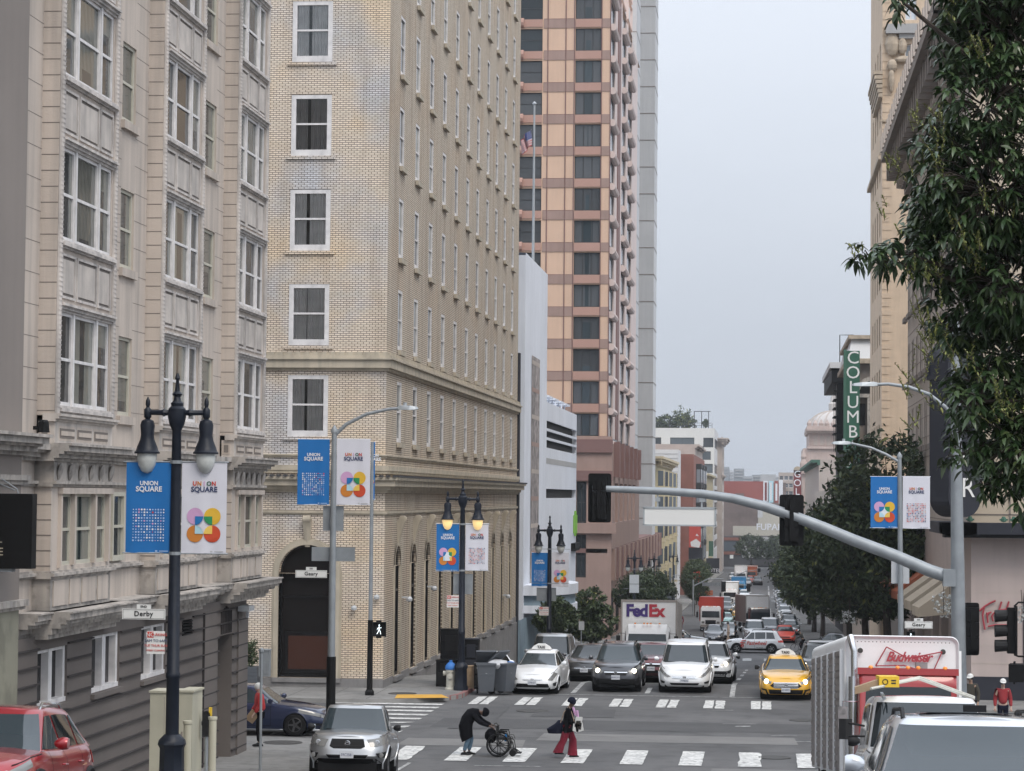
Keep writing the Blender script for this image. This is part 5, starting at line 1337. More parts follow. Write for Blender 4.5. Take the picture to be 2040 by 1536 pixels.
def lamp_post(label,x,y,Y,lit,zoff=None):
 base=A(x,y,Y); z0=prof(Y)+.14
 o=empty('street_lamp',label,'street lamp',(base.x,Y,z0),0,'twin globe street lamps')
 g=MB(); g.lathe([(.27,0),(.27,.12),(.23,.18),(.22,.75),(.26,.82),(.24,.9),(.14,1.0)],n=8,rot=math.pi/8)
 g.lathe([(.125,.95),(.12,2.0),(.135,2.02),(.135,2.1),(.12,2.12),(.095,5.5),(.085,6.5),(.14,6.62),(.17,6.75),(.16,6.9),(.11,6.95),(.12,7.0),(.07,7.05),(.06,7.12),(.10,7.17),(.05,7.22),(.03,7.42),(.05,7.46),(.02,7.55)],n=12)
 g.build('post','lamp_iron',o,smooth=True)
 for s in(-1,1):
  g=MB(); g.lathe([(.05,.08),(.05,.2),(.075,.24),(.05,.28),(.045,.55)],(0,0,0),8,axis='x')
  if s<0:
   g.v=[(-x_,y_,z_)for x_,y_,z_ in g.v]
  g.v=[(x_,y_,z_+6.83)for x_,y_,z_ in g.v]
  g.lathe([(.03,6.70),(.07,6.75),(.07,6.88),(.03,6.93),(.045,6.98),(.04,7.05),(.005,7.12)],(s*.545,0,0),8)
  a=g.build('arm','lamp_iron',o,smooth=True)
  g=MB(); g.lathe([(.03,6.72),(.11,6.68),(.135,6.60),(.12,6.42),(.135,6.33),(.185,6.21),(.21,6.13),(.235,6.11),(.235,6.08),(.18,6.08)],(s*.545,0,0),14); g.build('lamp_shade','lamp_iron',a,smooth=True)
  g=MB(); g.lathe([(.185,6.10),(.185,6.0),(.16,5.87),(.10,5.76),(.02,5.72)],(s*.545,0,0),14); g.build('globe','globe_lit' if lit else 'globe',a,smooth=True)
 for z in(4.27,5.93):
  g=MB(); g.lathe([(.115,z-.03),(.115,z+.03)],n=10); g.tube([(-.98,0,z+.0),(.98,0,z)],.012,5); g.build('banner_clamp','galv',o)
 return o
G1=43.5
lamp_post('black twin globe street lamp in front of the bay window hotel, its globes unlit',350,1000,G1,False)
banner('blue banner with a grid of dots, left of the nearest lamp post',249,344,918,1103,G1,True,'dots',1)
banner('white banner with four coloured circles on the nearest lamp post',360,453,919,1104,G1,False,'logo',2)
lamp_post('black twin globe street lamp with lit yellow globes beside the fire hydrant',922,1000,86.8,True)
banner('blue banner with coloured circles on the lit street lamp',869,915,1043,1138,86.8,True,'logo',3)
banner('white banner with a fine dot grid on the lit street lamp',927,973,1043,1137,86.8,False,'dots',4)
lamp_post('black twin globe street lamp in front of the white louvered building',1095,1100,118,False)
banner('small blue banner with a dot pattern on the lamp by the white louvered building',1059,1091,1101,1168,118,True,'dots',5)
banner('small white banner with coloured circles on the lamp by the white louvered building',1099,1133,1101,1169,118,False,'logo',6)
lamp_post('distant black twin globe street lamp above the parcel truck',1264,1130,205,False)
lamp_post('distant black twin globe street lamp behind the parcel truck trees',1303,1150,262,False)
lamp_post('farthest black twin globe street lamp beside the yellow bay building',1341,1160,330,False)
# cobra-head poles
def cobra(label,px,py,Y,top,armpts,head,dark_to=None,r=(.11,.07),basez=None):
 b=A(px,py,Y); z0=(prof(Y)+.14)if basez is None else basez
 o=empty('street_light_pole',label,'street light',(b.x,Y,z0),0,'grey arm street lights'); T=A(top[0],top[1],Y)-Vector((b.x,Y,z0))
 g=MB(); g.tube([(0,0,0),(T.x*.5,0,T.z*.5),(T.x,0,T.z)],[r[0],(r[0]+r[1])/2,r[1]],12); g.lathe([(r[1]*1.3,0),(r[1]*1.3,.08),(.01,.2)],tuple(T),10); g.build('pole','galv',o,smooth=True)
 if dark_to:
  zd=A(px,dark_to,Y).z-z0; g=MB(); g.tube([(0,0,0),(T.x*zd/T.z,0,zd)],r[0]*1.12,12); g.build('painted_lower_pole','black',o)
 pts=[A(x,y,Y)-Vector((b.x,Y,z0))for x,y in armpts]
 g=MB(); g.tube(pts,[r[1]*.75-.004*i for i in range(len(pts))],8); g.build('arm','galv',o,smooth=True)
 h0,h1=[A(x,y,Y)-Vector((b.x,Y,z0))for x,y in head]; d=h1-h0
 g=MB(); rings=[]
 for t_,w_,hh_ in((0,.05,.05),(.15,.09,.07),(.6,.16,.07),(.9,.14,.05),(1.,.05,.02)):
  c=h0+d*t_; rings.append([(c.x,c.y-w_,c.z-hh_*.6),(c.x,c.y+w_,c.z-hh_*.6),(c.x,c.y+w_*.7,c.z+hh_),(c.x,c.y-w_*.7,c.z+hh_)])
 g.ring_loft(rings); g.lathe([(.05,0),(.05,.09)],tuple(h0+d*.35+Vector((0,0,.06))),8,0); g.build('lamp_head','galv_light',o)
 return o
YA=63.
cobra('grey arm street light with banners rising behind the silver pickup',660,1300,YA,(666,862),[(666,868),(690,845),(730,825),(775,815),(800,813)],[(793,813),(833,814)],dark_to=1308)
banner('blue banner with a dense dot grid on the grey pole left of the brick corner',592,657,874,1006,YA,True,'dots',7)
banner('white banner with coloured circles on the grey pole left of the brick corner',670,738,874,1006,YA,False,'logo',8)
def plain_sign(name,label,cat,x0,x1,y0,y1,Y,m,th=.02,group=None,rot=0.):
 c=A((x0+x1)/2,(y0+y1)/2,Y); w_=(x1-x0)/FPX*Y/2; h_=(y1-y0)/FPX*Y/2; o=empty(name,label,cat,tuple(c),rot,group)
 g=MB(); g.box(-w_,w_,-th/2,th/2,-h_,h_); g.build('plate',m,o); return o,w_,h_
plain_sign('street_sign','blank grey back of a square sign under the banners on the grey pole','sign',643,685,1008,1058,YA+.1,'galv')
plain_sign('street_sign','blank grey back of a wide sign on the grey pole over the arched window','sign',620,708,1090,1118,YA+.1,'galv')
def street_sign(label,x0,x1,y0,y1,Y,word,small=None,sy=None,small_txt='500'):
 o,w_,h_=plain_sign('street_name_sign',label,'street sign',x0,x1,y0,y1,Y,'sign_white',.03)
 text(word,h_*1.35,'black',o,(0,-.02,h_*.05),spacing=1.1,bold=.002)
 g=MB(); t_=h_*.05
 for(a,b,c,d)in((-w_*.96,w_*.96,h_*.8,h_*.86),(-w_*.96,w_*.96,-h_*.86,-h_*.8),(-w_*.96,-w_*.95,-h_*.86,h_*.86),(w_*.95,w_*.96,-h_*.86,h_*.86)):g.box(a,b,-.018,-.014,c,d)
 g.build('border','black',o)
 if small:
  g=MB(); sw,sh_=w_*.33,h_*.42; g.box(-sw,sw,-.012,.012,h_*1.02,h_*1.02+sh_*2); g.build('number_plate','sign_white',o); text(small_txt,sh_*1.5,'black',o,(0,-.016,h_*1.02+sh_))
 return o
street_sign('white street name sign reading Derby on the nearest lamp post',242,331,1213,1234,G1-.15,'Derby',True,small_txt='END')
street_sign('white street name sign reading Geary on the pole at the arched window',588,652,1136,1151,YA-.12,'Geary',True,small_txt='500')
def no_park(label,x0,x1,y0,y1,Y):
 o,w_,h_=plain_sign('parking_sign',label,'parking sign',x0,x1,y0,y1,Y,'sign_white',.012,'street cleaning parking signs')
 g=MB(); g.box(-w_*.95,-w_*.25,-.011,-.007,h_*.42,h_*.95); g.build('red_block','ink_red',o)
 text('NO',h_*.52,'sign_white',o,(-w_*.6,-.014,h_*.68)); text('PARKING',h_*.34,'ink_red',o,(w_*.36,-.012,h_*.68)); text('2AM TO 6AM',h_*.34,'navy_ink',o,(0,-.01,h_*.15)); text('TUE THUR SUN',h_*.3,'ink_red',o,(0,-.01,-.28*h_)); text('STREET CLEANING',h_*.2,'ink_red',o,(0,-.01,-.7*h_))
 return o
no_park('red and white no parking sign on the nearest lamp post under the Derby sign',292,329,1257,1303,G1-.16)
no_park('red and white no parking sign on the lit street lamp',890,914,1186,1210,86.6)
no_park('red and white no parking sign on the lamp by the white louvered building',1074,1093,1209,1226,117.8)
for(x0,x1,y0,y1,Y,lab)in((903,920,1143,1184,86.9,'left grey back of the pair of signs on the lit street lamp'),(924,942,1143,1184,86.9,'right grey back of the pair of signs on the lit street lamp'),(1069,1108,1171,1197,118.1,'grey square sign back below the small banners')):plain_sign('street_sign',lab,'sign',x0,x1,y0,y1,Y,'galv')
for(x0,x1,y0,y1,Y,lab)in((1254,1273,1145,1163,204.8,'upper white sign back on the distant lamp above the parcel truck'),(1254,1273,1164,1181,204.8,'middle white sign back on the distant lamp above the parcel truck'),(1153,1164,1238,1255,128,'grey parking sign back on a thin post before the left-hand trees')):plain_sign('street_sign',lab,'sign',x0,x1,y0,y1,Y,'sign_back')
g=MB(); c=A(1158,1254,128.05); g.tube([(c.x,c.y,c.z+.4),(c.x,c.y,prof(128))],.035,6); tag(g.build('sign_post','galv'),'thin grey post carrying the sign back before the left-hand trees','post')
# pole 3 with a pedestrian signal and furled banners seen edge-on
o=empty('signal_pole','grey pole with a black lower half and walk signal at the brick corner','pole',(A(736,1393,84).x,84,.14))
def loc(x,y,Y=84):return A(x,y,Y)-Vector((A(736,1393,84).x,84,.14))
g=MB(); g.tube([(0,0,0),tuple(loc(738,1235))],[.105,.095],12); g.lathe([(.16,0),(.16,.12),(.11,.2)],n=10); g.build('painted_lower_pole','black',o)
g=MB(); g.tube([tuple(loc(738,1236)),tuple(loc(742,880))],[.075,.055],10); g.build('pole','galv',o)
def ped_signal(label,x0,x1,y0,y1,Y,rot,walk,parent=None):
 c=A((x0+x1)/2,(y0+y1)/2,Y); w_=(x1-x0)/FPX*Y/2; h_=(y1-y0)/FPX*Y/2
 s=empty('pedestrian_signal',label,'pedestrian signal',tuple(c),rot)
 g=MB(); g.box(-w_,w_,-.1,.12,-h_,h_); g.box(-w_,w_,-.24,-.1,h_-.02,h_); g.box(-w_,-w_+.02,-.24,-.1,-h_,h_); g.box(w_-.02,w_,-.24,-.1,-h_,h_); g.box(-w_*.4,w_*.4,-.02,.02,h_,h_+.06); g.box(-w_*.4,w_*.4,-.02,.02,-h_-.06,-h_); g.build('housing','black',s)
 if walk:
  g=MB(); k=h_*.8
  def tb(p,r_):g.tube([(x*k,-.115,z*k)for x,z in p],r_*k,6)
  g.lathe([(.005,-.03),(.03,0),(.005,.03)],(0.02*k,-.115,.72*k),8); g.v=[((x),y,z)for x,y,z in g.v]
  tb([(0,.48),(0,.05)],.09); tb([(0,0),(.22,-.4),(.3,-.85)],.055); tb([(0,0),(-.15,-.4),(-.38,-.8)],.055); tb([(0,.45),(.3,.2),(.42,.35)],.04); tb([(0,.45),(-.28,.15),(-.34,-.1)],.04)
  g.build('walking_figure','walk_lit',s)
 return s
ped_signal('black pedestrian signal showing a white walking figure at the brick corner',741,768,1239,1268,83.8,R(15),True)
b1=banner('folded banner seen almost edge-on behind the white circles banner',738,747,880,996,84,True,'logo',9,rot=0)
# big signal mast arm
YM=61.; base=A(1912,1420,YM); z0=prof(YM)+.14
o=empty('signal_mast','grey traffic signal mast with a long curved arm over the street','traffic signal mast',(base.x,YM,z0))
def lm(x,y,Y=YM):return tuple(A(x,y,Y)-Vector((base.x,YM,z0)))
g=MB(); g.tube([lm(1915,1560),lm(1910,1300),lm(1908,1150),lm(1905,900),lm(1903,640)],[.19,.18,.17,.135,.10],16); g.build('pole','galv',o,smooth=True)
g=MB(); g.tube([lm(1903,1154),lm(1850,1136),lm(1780,1106),lm(1700,1076),lm(1640,1051),lm(1580,1028),lm(1520,1008),lm(1460,993),lm(1400,984),lm(1330,979),lm(1260,976),lm(1180,973)],[.16,.16,.155,.15,.145,.14,.13,.12,.11,.10,.09,.08],14); g.build('signal_arm','galv',o,smooth=True)
g=MB(); x,y,z=lm(1893,1150); g.box(x-.18,x+.12,-.2,.2,z-.22,z+.2); g.lathe([(.2,-.05),(.2,.05)],(x-.12,0,z),14,axis='x'); g.build('bracket','galv',o)
g=MB(); g.tube([lm(1905,842),lm(1885,812),lm(1850,785),lm(1810,771),lm(1770,765),lm(1745,766)],[.05,.05,.048,.045,.042,.04],10); g.build('luminaire_arm','galv',o,smooth=True)
h0,h1=Vector(lm(1748,766)),Vector(lm(1696,767)); d=h1-h0; g=MB(); rings=[]
for t_,w_,hh_ in((0,.05,.05),(.15,.09,.07),(.6,.15,.06),(.9,.12,.04),(1.,.04,.015)):
 c=h0+d*t_; rings.append([(c.x,c.y-w_,c.z-hh_*.6),(c.x,c.y+w_,c.z-hh_*.6),(c.x,c.y+w_*.7,c.z+hh_),(c.x,c.y-w_*.7,c.z+hh_)])
g.ring_loft(rings); g.build('lamp_head','galv_light',o)
def signal_back(label,x0,x1,y0,y1,Y,rot=0.):
 c=A((x0+x1)/2,(y0+y1)/2,Y); w_=(x1-x0)/FPX*Y/2; h_=(y1-y0)/FPX*Y/2
 s=empty('traffic_signal',label,'traffic signal',tuple(c),rot,'traffic signals seen from behind')
 g=MB(); n=4; cr_=.06
 ring=[]
 for(cx,cz,a0)in((w_-cr_,h_-cr_,0),(-w_+cr_,h_-cr_,90),(-w_+cr_,-h_+cr_,180),(w_-cr_,-h_+cr_,270)):
  for k in range(n+1):t_=R(a0+90*k/n); ring.append((cx+cr_*math.cos(t_),cz+cr_*math.sin(t_)))
 g.ring_loft([[(x,.10,z)for x,z in ring],[(x,.115,z)for x,z in ring]]); g.build('backplate','black',s)
 g=MB()
 for k in(-1,0,1):g.box(-.17,.17,-.10,.10,k*.36-.17,k*.36+.17); g.lathe([(.13,.115),(.15,.34)],(0,0,k*.36),10,axis='y',cap=False)
 g.box(-.05,.05,-.16,-.1,-.5,.5); g.build('housing','black',s)
 g=MB()
 for k in(-1,0,1):g.lathe([(.001,.12),(.12,.12)],(0,0,k*.36),10,axis='y',cap=False)
 g.build('lens','louver',s); return s
signal_back('black traffic signal seen from behind at the tip of the long mast arm',1171,1217,943,1041,YM)
signal_back('black traffic signal seen from behind under the middle of the mast arm',1553,1601,986,1087,YM)
signal_back('black traffic signal seen from behind strapped to the mast pole',1922,1951,1202,1305,YM+.1)
s=empty('street_name_board','blank white board hanging from the mast arm on two brackets','street sign',tuple(A(1354,1029,YM)))
w_,h_=71/FPX*YM,17.5/FPX*YM; g=MB(); g.box(-w_,w_,-.06,.06,-h_,h_); g.build('panel','sign_white',s)
g=MB();
for(a,b,c,d2)in((-w_-.02,w_+.02,h_-.03,h_+.02),(-w_-.02,w_+.02,-h_-.02,-h_+.02),(-w_-.02,-w_+.02,-h_,h_),(w_-.02,w_+.02,-h_,h_)):g.box(a,b,-.075,.075,c,d2)
for xx in(-.55,.55):g.box(xx-.02,xx+.02,-.02,.02,h_,h_+.42); g.box(xx-.06,xx+.06,-.04,.04,h_+.15,h_+.25)
g.build('frame','galv_light',s)
# signal seen from the side at the right edge
s=empty('traffic_signal','black three-lamp traffic signal seen in profile at the right edge over the handwriting','traffic signal',tuple(A(2012,1256,60)))
g=MB(); g.box(-.06,.12,-.16,.16,-.55,.55); g.box(.12,.15,-.3,.3,-.6,.6)
g.tube([(.1,0,.58),(.2,0,.68),(.6,0,.68)],.025,6); g.tube([(.1,0,-.58),(.2,0,-.62),(.6,0,-.62)],.025,6); g.build('housing','black',s)
for k in(-1,0,1):
 g=MB(); g.lathe([(.14,-.06),(.15,-.36)],(0,0,k*.36),14,axis='x',cap=False); g.v=[(x,y,z-.06*(-x-.06))for x,y,z in g.v]; g.lathe([(.001,-.07),(.14,-.07)],(0,0,k*.36),10,axis='x',cap=False); g.build('visor','plastic',s)
ped_signal('black pedestrian signal box seen from the side above the person in red',1998,2044,1323,1357,60,R(80),False)
# right-hand street light with banners
YR_=83.
cobra('grey arm street light with banners on the right by the street trees',1796,1400,YR_,(1792,912),[(1791,920),(1765,905),(1735,892),(1700,884),(1688,883)],[(1694,883),(1656,883)])
banner('blue banner with coloured circles on the right-hand street light',1735,1789,950,1051,YR_,True,'logo',10)
banner('white banner with a fine dot grid on the right-hand street light',1799,1852,950,1052,YR_,False,'dots',11)
plain_sign('street_sign','plain pale sign back on the right-hand street light','sign',1776,1811,1112,1162,YR_+.1,'sign_back')
street_sign('white street name sign reading Geary on the right-hand street light',1803,1857,1238,1252,YR_-.1,'Geary',True,small_txt='500')
ped_signal('walking figure signal just above the beer truck',1806,1822,1258,1282,YR_-.2,0,True)
# corner post, bins, hydrant, kiosks, cabinet, bollards, meter
g=MB(); c=A(520,1400,59.5); g.tube([(c.x,c.y,prof(59.5)),tuple(A(521,1300,59.5))],.035,8); g.lathe([(.01,0),(.06,.05),(.06,.12),(.01,.16)],tuple(A(521,1303,59.5)),8)
tag(g.build('slim_post','galv'),'slim grey post with a round cap in front of the red puffer jacket person','post')
o=empty('utility_cabinet','cream metal utility cabinet behind the nearest lamp post','cabinet',(A(349,1400,47.3).x,47.3,prof(47.3)+.14))
w_=88/FPX*47.3/2; hC=A(349,1376,47.3).z-prof(47.3)-.14
g=MB(); g.box(-w_,w_*.35,-.3,.35,0,hC-.02); g.box(w_*.35,w_,-.34,.5,0,hC); g.build('body','cabinet',o)
g=MB(); g.box(-w_-.02,w_*.36,-.33,.37,hC-.02,hC+.02); g.box(w_*.34,w_+.03,-.37,.53,hC,hC+.04); g.box(w_*.33,w_*.36,-.345,-.335,.1,hC-.1,1); g.box(-w_*.33,-w_*.32,-.31,-.3,.1,hC-.1,1); g.box(w_*.5,w_*.56,-.36,-.34,hC*.5,hC*.58,1); g.build('lid_and_doors',['cabinet','greybrown_dark'],o)
for(x,yt,Y,lab)in((374,1436,44.5,'cream bollard in front of the utility cabinet'),(424,1428,46.5,'cream bollard right of the parking meter')):
 c=A(x,yt,Y); g=MB(); zb=prof(Y)+.14; g.lathe([(.075,0),(.075,c.z-zb-.06),(.09,c.z-zb-.05),(.09,c.z-zb)],(c.x,Y,zb),14); tag(g.build('bollard','cabinet',smooth=True),lab,'bollard','cream bollards')
o=empty('parking_meter','dark parking meter on a grey post beside the cream bollard','parking meter',(A(411,1500,47.6).x,47.6,prof(47.6)+.14))
zt_=A(411,1414,47.6).z-o.location.z; g=MB(); g.tube([(0,0,0),(0,0,zt_-.5)],.035,8); g.build('post','galv',o)
g=MB(); g.box(-.08,.08,-.06,.06,zt_-.52,zt_-.1); g.lathe([(.08,-.05),(.08,.05)],(0,0,zt_-.1),12,axis='y'); g.box(-.09,.09,-.07,.05,zt_-.3,zt_-.22); g.build('head','plastic',o)
g=MB(); g.box(.05,.1,-.05,.03,zt_-.12,zt_+.05); g.build('tag','yellow_tool',o)
o=empty('fire_hydrant','white fire hydrant with a bright blue domed cap at the kerb','fire hydrant',(-11.17,87.0,.14))
g=MB(); g.lathe([(.21,0),(.21,.05),(.17,.08),(.16,.6),(.19,.62),(.19,.7),(.15,.74)],n=14); g.lathe([(.07,.12),(.08,.22),(.09,.23),(.09,.27)],(0,0,.58),10,axis='x'); g.lathe([(.07,-.12),(.08,-.22),(.09,-.23),(.09,-.27)],(0,0,.58),10,axis='x'); g.lathe([(.09,-.12),(.1,-.24)],(0,0,.5),10,axis='y'); g.build('body','hydrant_w',o,smooth=True)
g=MB(); g.lathe([(.2,.72),(.21,.76),(.19,.86),(.11,.95),(.06,.98),(.06,1.04),(.02,1.05)],n=14); g.build('cap','hydrant_b',o,smooth=True)
def bin_(label,x,Y,rot,wht=False,lidopen=True):
 o=empty('wheeled_bin',label,'bin',(A(x,1380,Y).x,Y,.02),rot,'grey wheeled bins at the kerb'); g=MB()
 g.ring_loft([[(-.26,-.3,.12),(.26,-.3,.12),(.26,.3,.12),(-.26,.3,.12)],[(-.33,-.4,1.05),(.33,-.4,1.05),(.33,.36,1.05),(-.33,.36,1.05)],[(-.36,-.43,1.05),(.36,-.43,1.05),(.36,.39,1.05),(-.36,.39,1.05)],[(-.36,-.43,1.12),(.36,-.43,1.12),(.36,.39,1.12),(-.36,.39,1.12)]]); g.box(-.3,.3,-.37,-.33,.72,.78); g.build('body','bin_grey',o)
 for s_ in(-.3,.3):g=MB(); g.lathe([(.15,-.03),(.15,.03)],(s_,.28,.15),14,axis='x'); g.build('wheel','rubber',o)
 g=MB(); g.ring_loft([[(-.36,.38,1.12),(.36,.38,1.12),(.36,.42,1.16),(-.36,.42,1.16)],[(-.36,-.1,1.52),(.36,-.1,1.52),(.36,-.06,1.56),(-.36,-.06,1.56)]]); g.build('lid','bin_grey',o)
 g=MB(); g.lathe([(.001,-.335),(.1,-.335),(.1,-.35),(.001,-.35)],(0,-.02,.86),12,axis='y'); g.build('emblem','ink_white',o); return o
bin_('grey wheeled bin with an open lid, left of the pair at the kerb',968,86.7,R(8)); bin_('grey wheeled bin pushed sideways, right of the pair at the kerb',1001,86.9,R(62))
def blob(name,label,cat,c,sx,sy,sz,m,seed=0,group=None):
 q=random.Random(seed); g=MB(); n=12; rings=[]
 for j in range(1,8):
  t_=math.pi*j/8; rings.append([(c[0]+sx*math.sin(t_)*math.cos(2*math.pi*k/n)*q.uniform(.85,1.1),c[1]+sy*math.sin(t_)*math.sin(2*math.pi*k/n)*q.uniform(.85,1.1),c[2]-sz*math.cos(t_)*q.uniform(.9,1.05))for k in range(n)])
 g.ring_loft(rings); return tag(g.build(name,m,smooth=True),label,cat,group)
c=A(992,1324,86.8); blob('rubbish_bag','crumpled pale rubbish bag bulging from the left wheeled bin','bag',(c.x,c.y,c.z),.42,.3,.2,'bag_white',1)
c=A(962,1331,86.5); blob('rubbish_bag','small grey bag hanging over the left edge of the wheeled bin','bag',(c.x,c.y,c.z),.22,.2,.14,'bag_white',2)
c=A(1015,1326,88.2); blob('rubbish_bag','blue plastic bag behind the wheeled bins','bag',(c.x,c.y,c.z),.3,.2,.16,'hydrant_b',3)
def crate(name,label,cat,x0,x1,y0,y1,Y,dep,m,lid=None,bars=0,rot=0.):
 c=A((x0+x1)/2,y1,Y); w_=(x1-x0)/FPX*Y/2; h_=(y1-y0)/FPX*Y; o=empty(name,label,cat,(c.x,Y,.14 if c.z<.3 else c.z),rot); h2=h_ if c.z>.3 else A(900,y0,Y).z-.14
 g=MB(); g.box(-w_,w_,0,dep,0,h2); g.build('body',m,o); g=MB(); g.box(-w_+.04,w_-.04,-.01,0,.08,h2*.55,0); g.box(-w_*.6,w_*.6,-.015,0,h2*.62,h2*.9,0); g.box(-w_-.02,w_+.02,-.02,dep+.02,h2,h2+.04); g.build('door',lid or m,o)
 for k in range(bars):g=MB(); g.box(-w_+.03,w_-.03,-.02,-.01,h2*(k+.4)/bars,h2*(k+.4)/bars+.03); g.build('shelf_edge',lid or m,o)
 return o
crate('newspaper_box','black newspaper box behind the fire hydrant','newspaper box',868,912,1317,1380,88.2,.5,'black','black_gloss')
crate('display_stand','tall black stand stacked behind the fire hydrant','stand',876,922,1255,1380,89.2,.5,'black','black_gloss',3)
crate('display_stand','tall black shelf unit just right of the lit street lamp','stand',923,952,1274,1380,89.6,.5,'black','charcoal',4)
crate('cardboard_box','folded tan cardboard between the lit lamp and the wheeled bins','cardboard',930,946,1328,1380,87.6,.3,'card','card',0,R(10))
crate('dark_cabinet','dark narrow cabinet beside the cardboard at the kerb','cabinet',944,956,1322,1382,87.4,.5,'black','iron')
o=empty('planter_shrub','clipped green shrub in a ribbed grey planter by the hotel corner','plant',(A(514,1300,86.5).x-.3,86.4,.14))
g=MB(); g.box(-.35,.35,-.3,.3,0,.75);
for k in range(6):g.box(-.36,.36,-.31,.31,.08+k*.12,.12+k*.12)
g.build('planter','bin_grey',o)
SHRUB=o
crate('grey_junction_box','plain grey junction box on a post before the clipped shrub','junction box',515,536,1296,1348,75.,.3,'galv')
# ================================================================== TREES
def leaf_mesh(name,tips,n_leaf,size,mats,seed,parent,droop=.3,spread=.35,long=1.8,weights=None):
 q=random.Random(seed); V_,F_,Mi=[],[],[]
 for(c,rad)in tips:
  for _ in range(n_leaf):
   d=Vector((q.gauss(0,1),q.gauss(0,1),q.gauss(0,1)-droop)).normalized()
   p=Vector(c)+Vector((q.gauss(0,rad*.5),q.gauss(0,rad*.5),q.gauss(0,rad*.42)))
   sd=d.cross(Vector((q.gauss(0,1),q.gauss(0,1),q.gauss(0,1)))).normalized(); s_=size*q.uniform(.6,1.25); up=d.cross(sd)*s_*.12
   i=len(V_); a=d*s_*long*.5; b_=sd*s_*.36
   V_+=[p-a,p-a*.1+b_+up,p+a,p-a*.1-b_+up]; F_+=[(i,i+1,i+2),(i,i+2,i+3)]
   m_=q.choices(range(len(mats)),weights)[0]if weights else q.randrange(len(mats)); Mi+=[m_,m_]
 me=bpy.data.meshes.new(name); me.from_pydata([tuple(v)for v in V_],[],F_)
 for x in mats:me.materials.append(M[x])
 me.polygons.foreach_set('material_index',Mi); me.update(); return put(name,me,parent)
def tree(label,X,Y,lobes,trunk_r,size,seed,mats,n_tip,n_leaf,group=None,base=None,wts=None,fork=None):
 """lobes: ellipsoids (dx, dy, z_centre, rx, rz) relative to the foot of the trunk"""
 z0=(prof(Y)+.14)if base is None else base; o=empty('street_tree',label,'tree',(X,Y,z0),0,group); q=random.Random(seed)
 zf=fork or min(l[2]for l in lobes)-min(l[4]for l in lobes)*.4; g=MB()
 g.tube([(0,0,-.1),(.05,.03,zf*.5),(-.03,0,zf)],[trunk_r*1.3,trunk_r,trunk_r*.85],9)
 g.build('trunk','bark',o,smooth=True)
 g=MB(); tips=[]; nl=len(lobes); vol=sum(l[3]**2 for l in lobes)
 for(dx,dy,z,rx,rz)in lobes:
  c=Vector((dx,dy,z)); s_=Vector((-.03,0,zf)); g.tube([tuple(s_),tuple(s_.lerp(c,.55)+Vector((0,0,-.3))),tuple(c)],[trunk_r*.6,trunk_r*.35,trunk_r*.15],6)
  for k in range(int(n_tip*rx*rx/vol)):
   d=Vector((q.gauss(0,1),q.gauss(0,1),q.gauss(0,1))).normalized(); r_=q.uniform(.55,1.03)**.6
   p=c+Vector((d.x*rx*r_,d.y*rx*r_,d.z*rz*r_)); tips.append((p,rx*.17))
   if k%9==0:g.tube([tuple(c),tuple(c.lerp(p,.6)+Vector((0,0,-.1))),tuple(p)],[trunk_r*.22,trunk_r*.12,.01],4)
 g.build('limbs','bark',o); leaf_mesh('crown',tips,n_leaf,size,mats,seed+1,o,weights=wts); return o
q=random.Random(21)
tips=[((q.gauss(0,.14),q.gauss(0,.14),.85+.75*k/60+q.gauss(0,.05)),.12)for k in range(60)]
leaf_mesh('foliage',tips,14,.07,['leafD','leafM'],4,SHRUB)
RT=[(5.6,113,'big dark street tree behind the right-hand banners, tallest of the right-hand row',[(0,0,8.6,2.6,2.6),(1.6,.5,7.0,2.5,2.2),(-1.3,0,6.6,2.2,2.1),(.6,.2,4.9,2.6,1.9),(2.4,0,4.9,1.9,1.8)],31),(5.3,130,'broad dark street tree in the middle of the right-hand row',[(0,0,8.4,2.4,2.2),(-1.5,0,6.9,2.3,2.2),(1.2,0,6.9,2.3,2.1),(-.9,0,5.0,2.5,1.9),(1.3,0,4.6,2.3,1.7)],33),(5.2,151,'green street tree leaning over the road in the right-hand row',[(-.6,0,8.2,2.4,2.0),(-1.9,0,6.6,2.2,1.9),(.8,0,6.5,2.4,2.0),(-1.5,0,4.9,2.3,1.6),(1.0,0,4.8,2.4,1.6)],35),(5.0,212,'fresh green street tree past the second crossing on the right',[(-.2,0,7.9,2.6,2.1),(-1.4,0,6.1,2.6,2.0),(1.0,0,6.0,2.8,2.0),(-1.2,0,4.2,2.5,1.5)],37),(4.8,238,'light green street tree leaning farthest left over the parked cars',[(-.6,0,7.4,2.7,2.2),(-1.8,0,5.6,2.5,1.9),(.9,0,5.4,2.7,1.8)],39),(4.9,268,'last street tree of the right-hand row beside the parked cars',[(0,0,7.0,2.8,2.1),(-.9,0,5.0,2.8,1.9)],41)]
for i,(X,Y,lab,lb,sd_)in enumerate(RT):
 tree(lab,X,Y,lb,.2,.21,sd_,['leafD','leafM','leafY'],950,17,'street trees on the right',wts=(5,5 if i<3 else 8,.25 if i<3 else 1.1),fork=2.9)
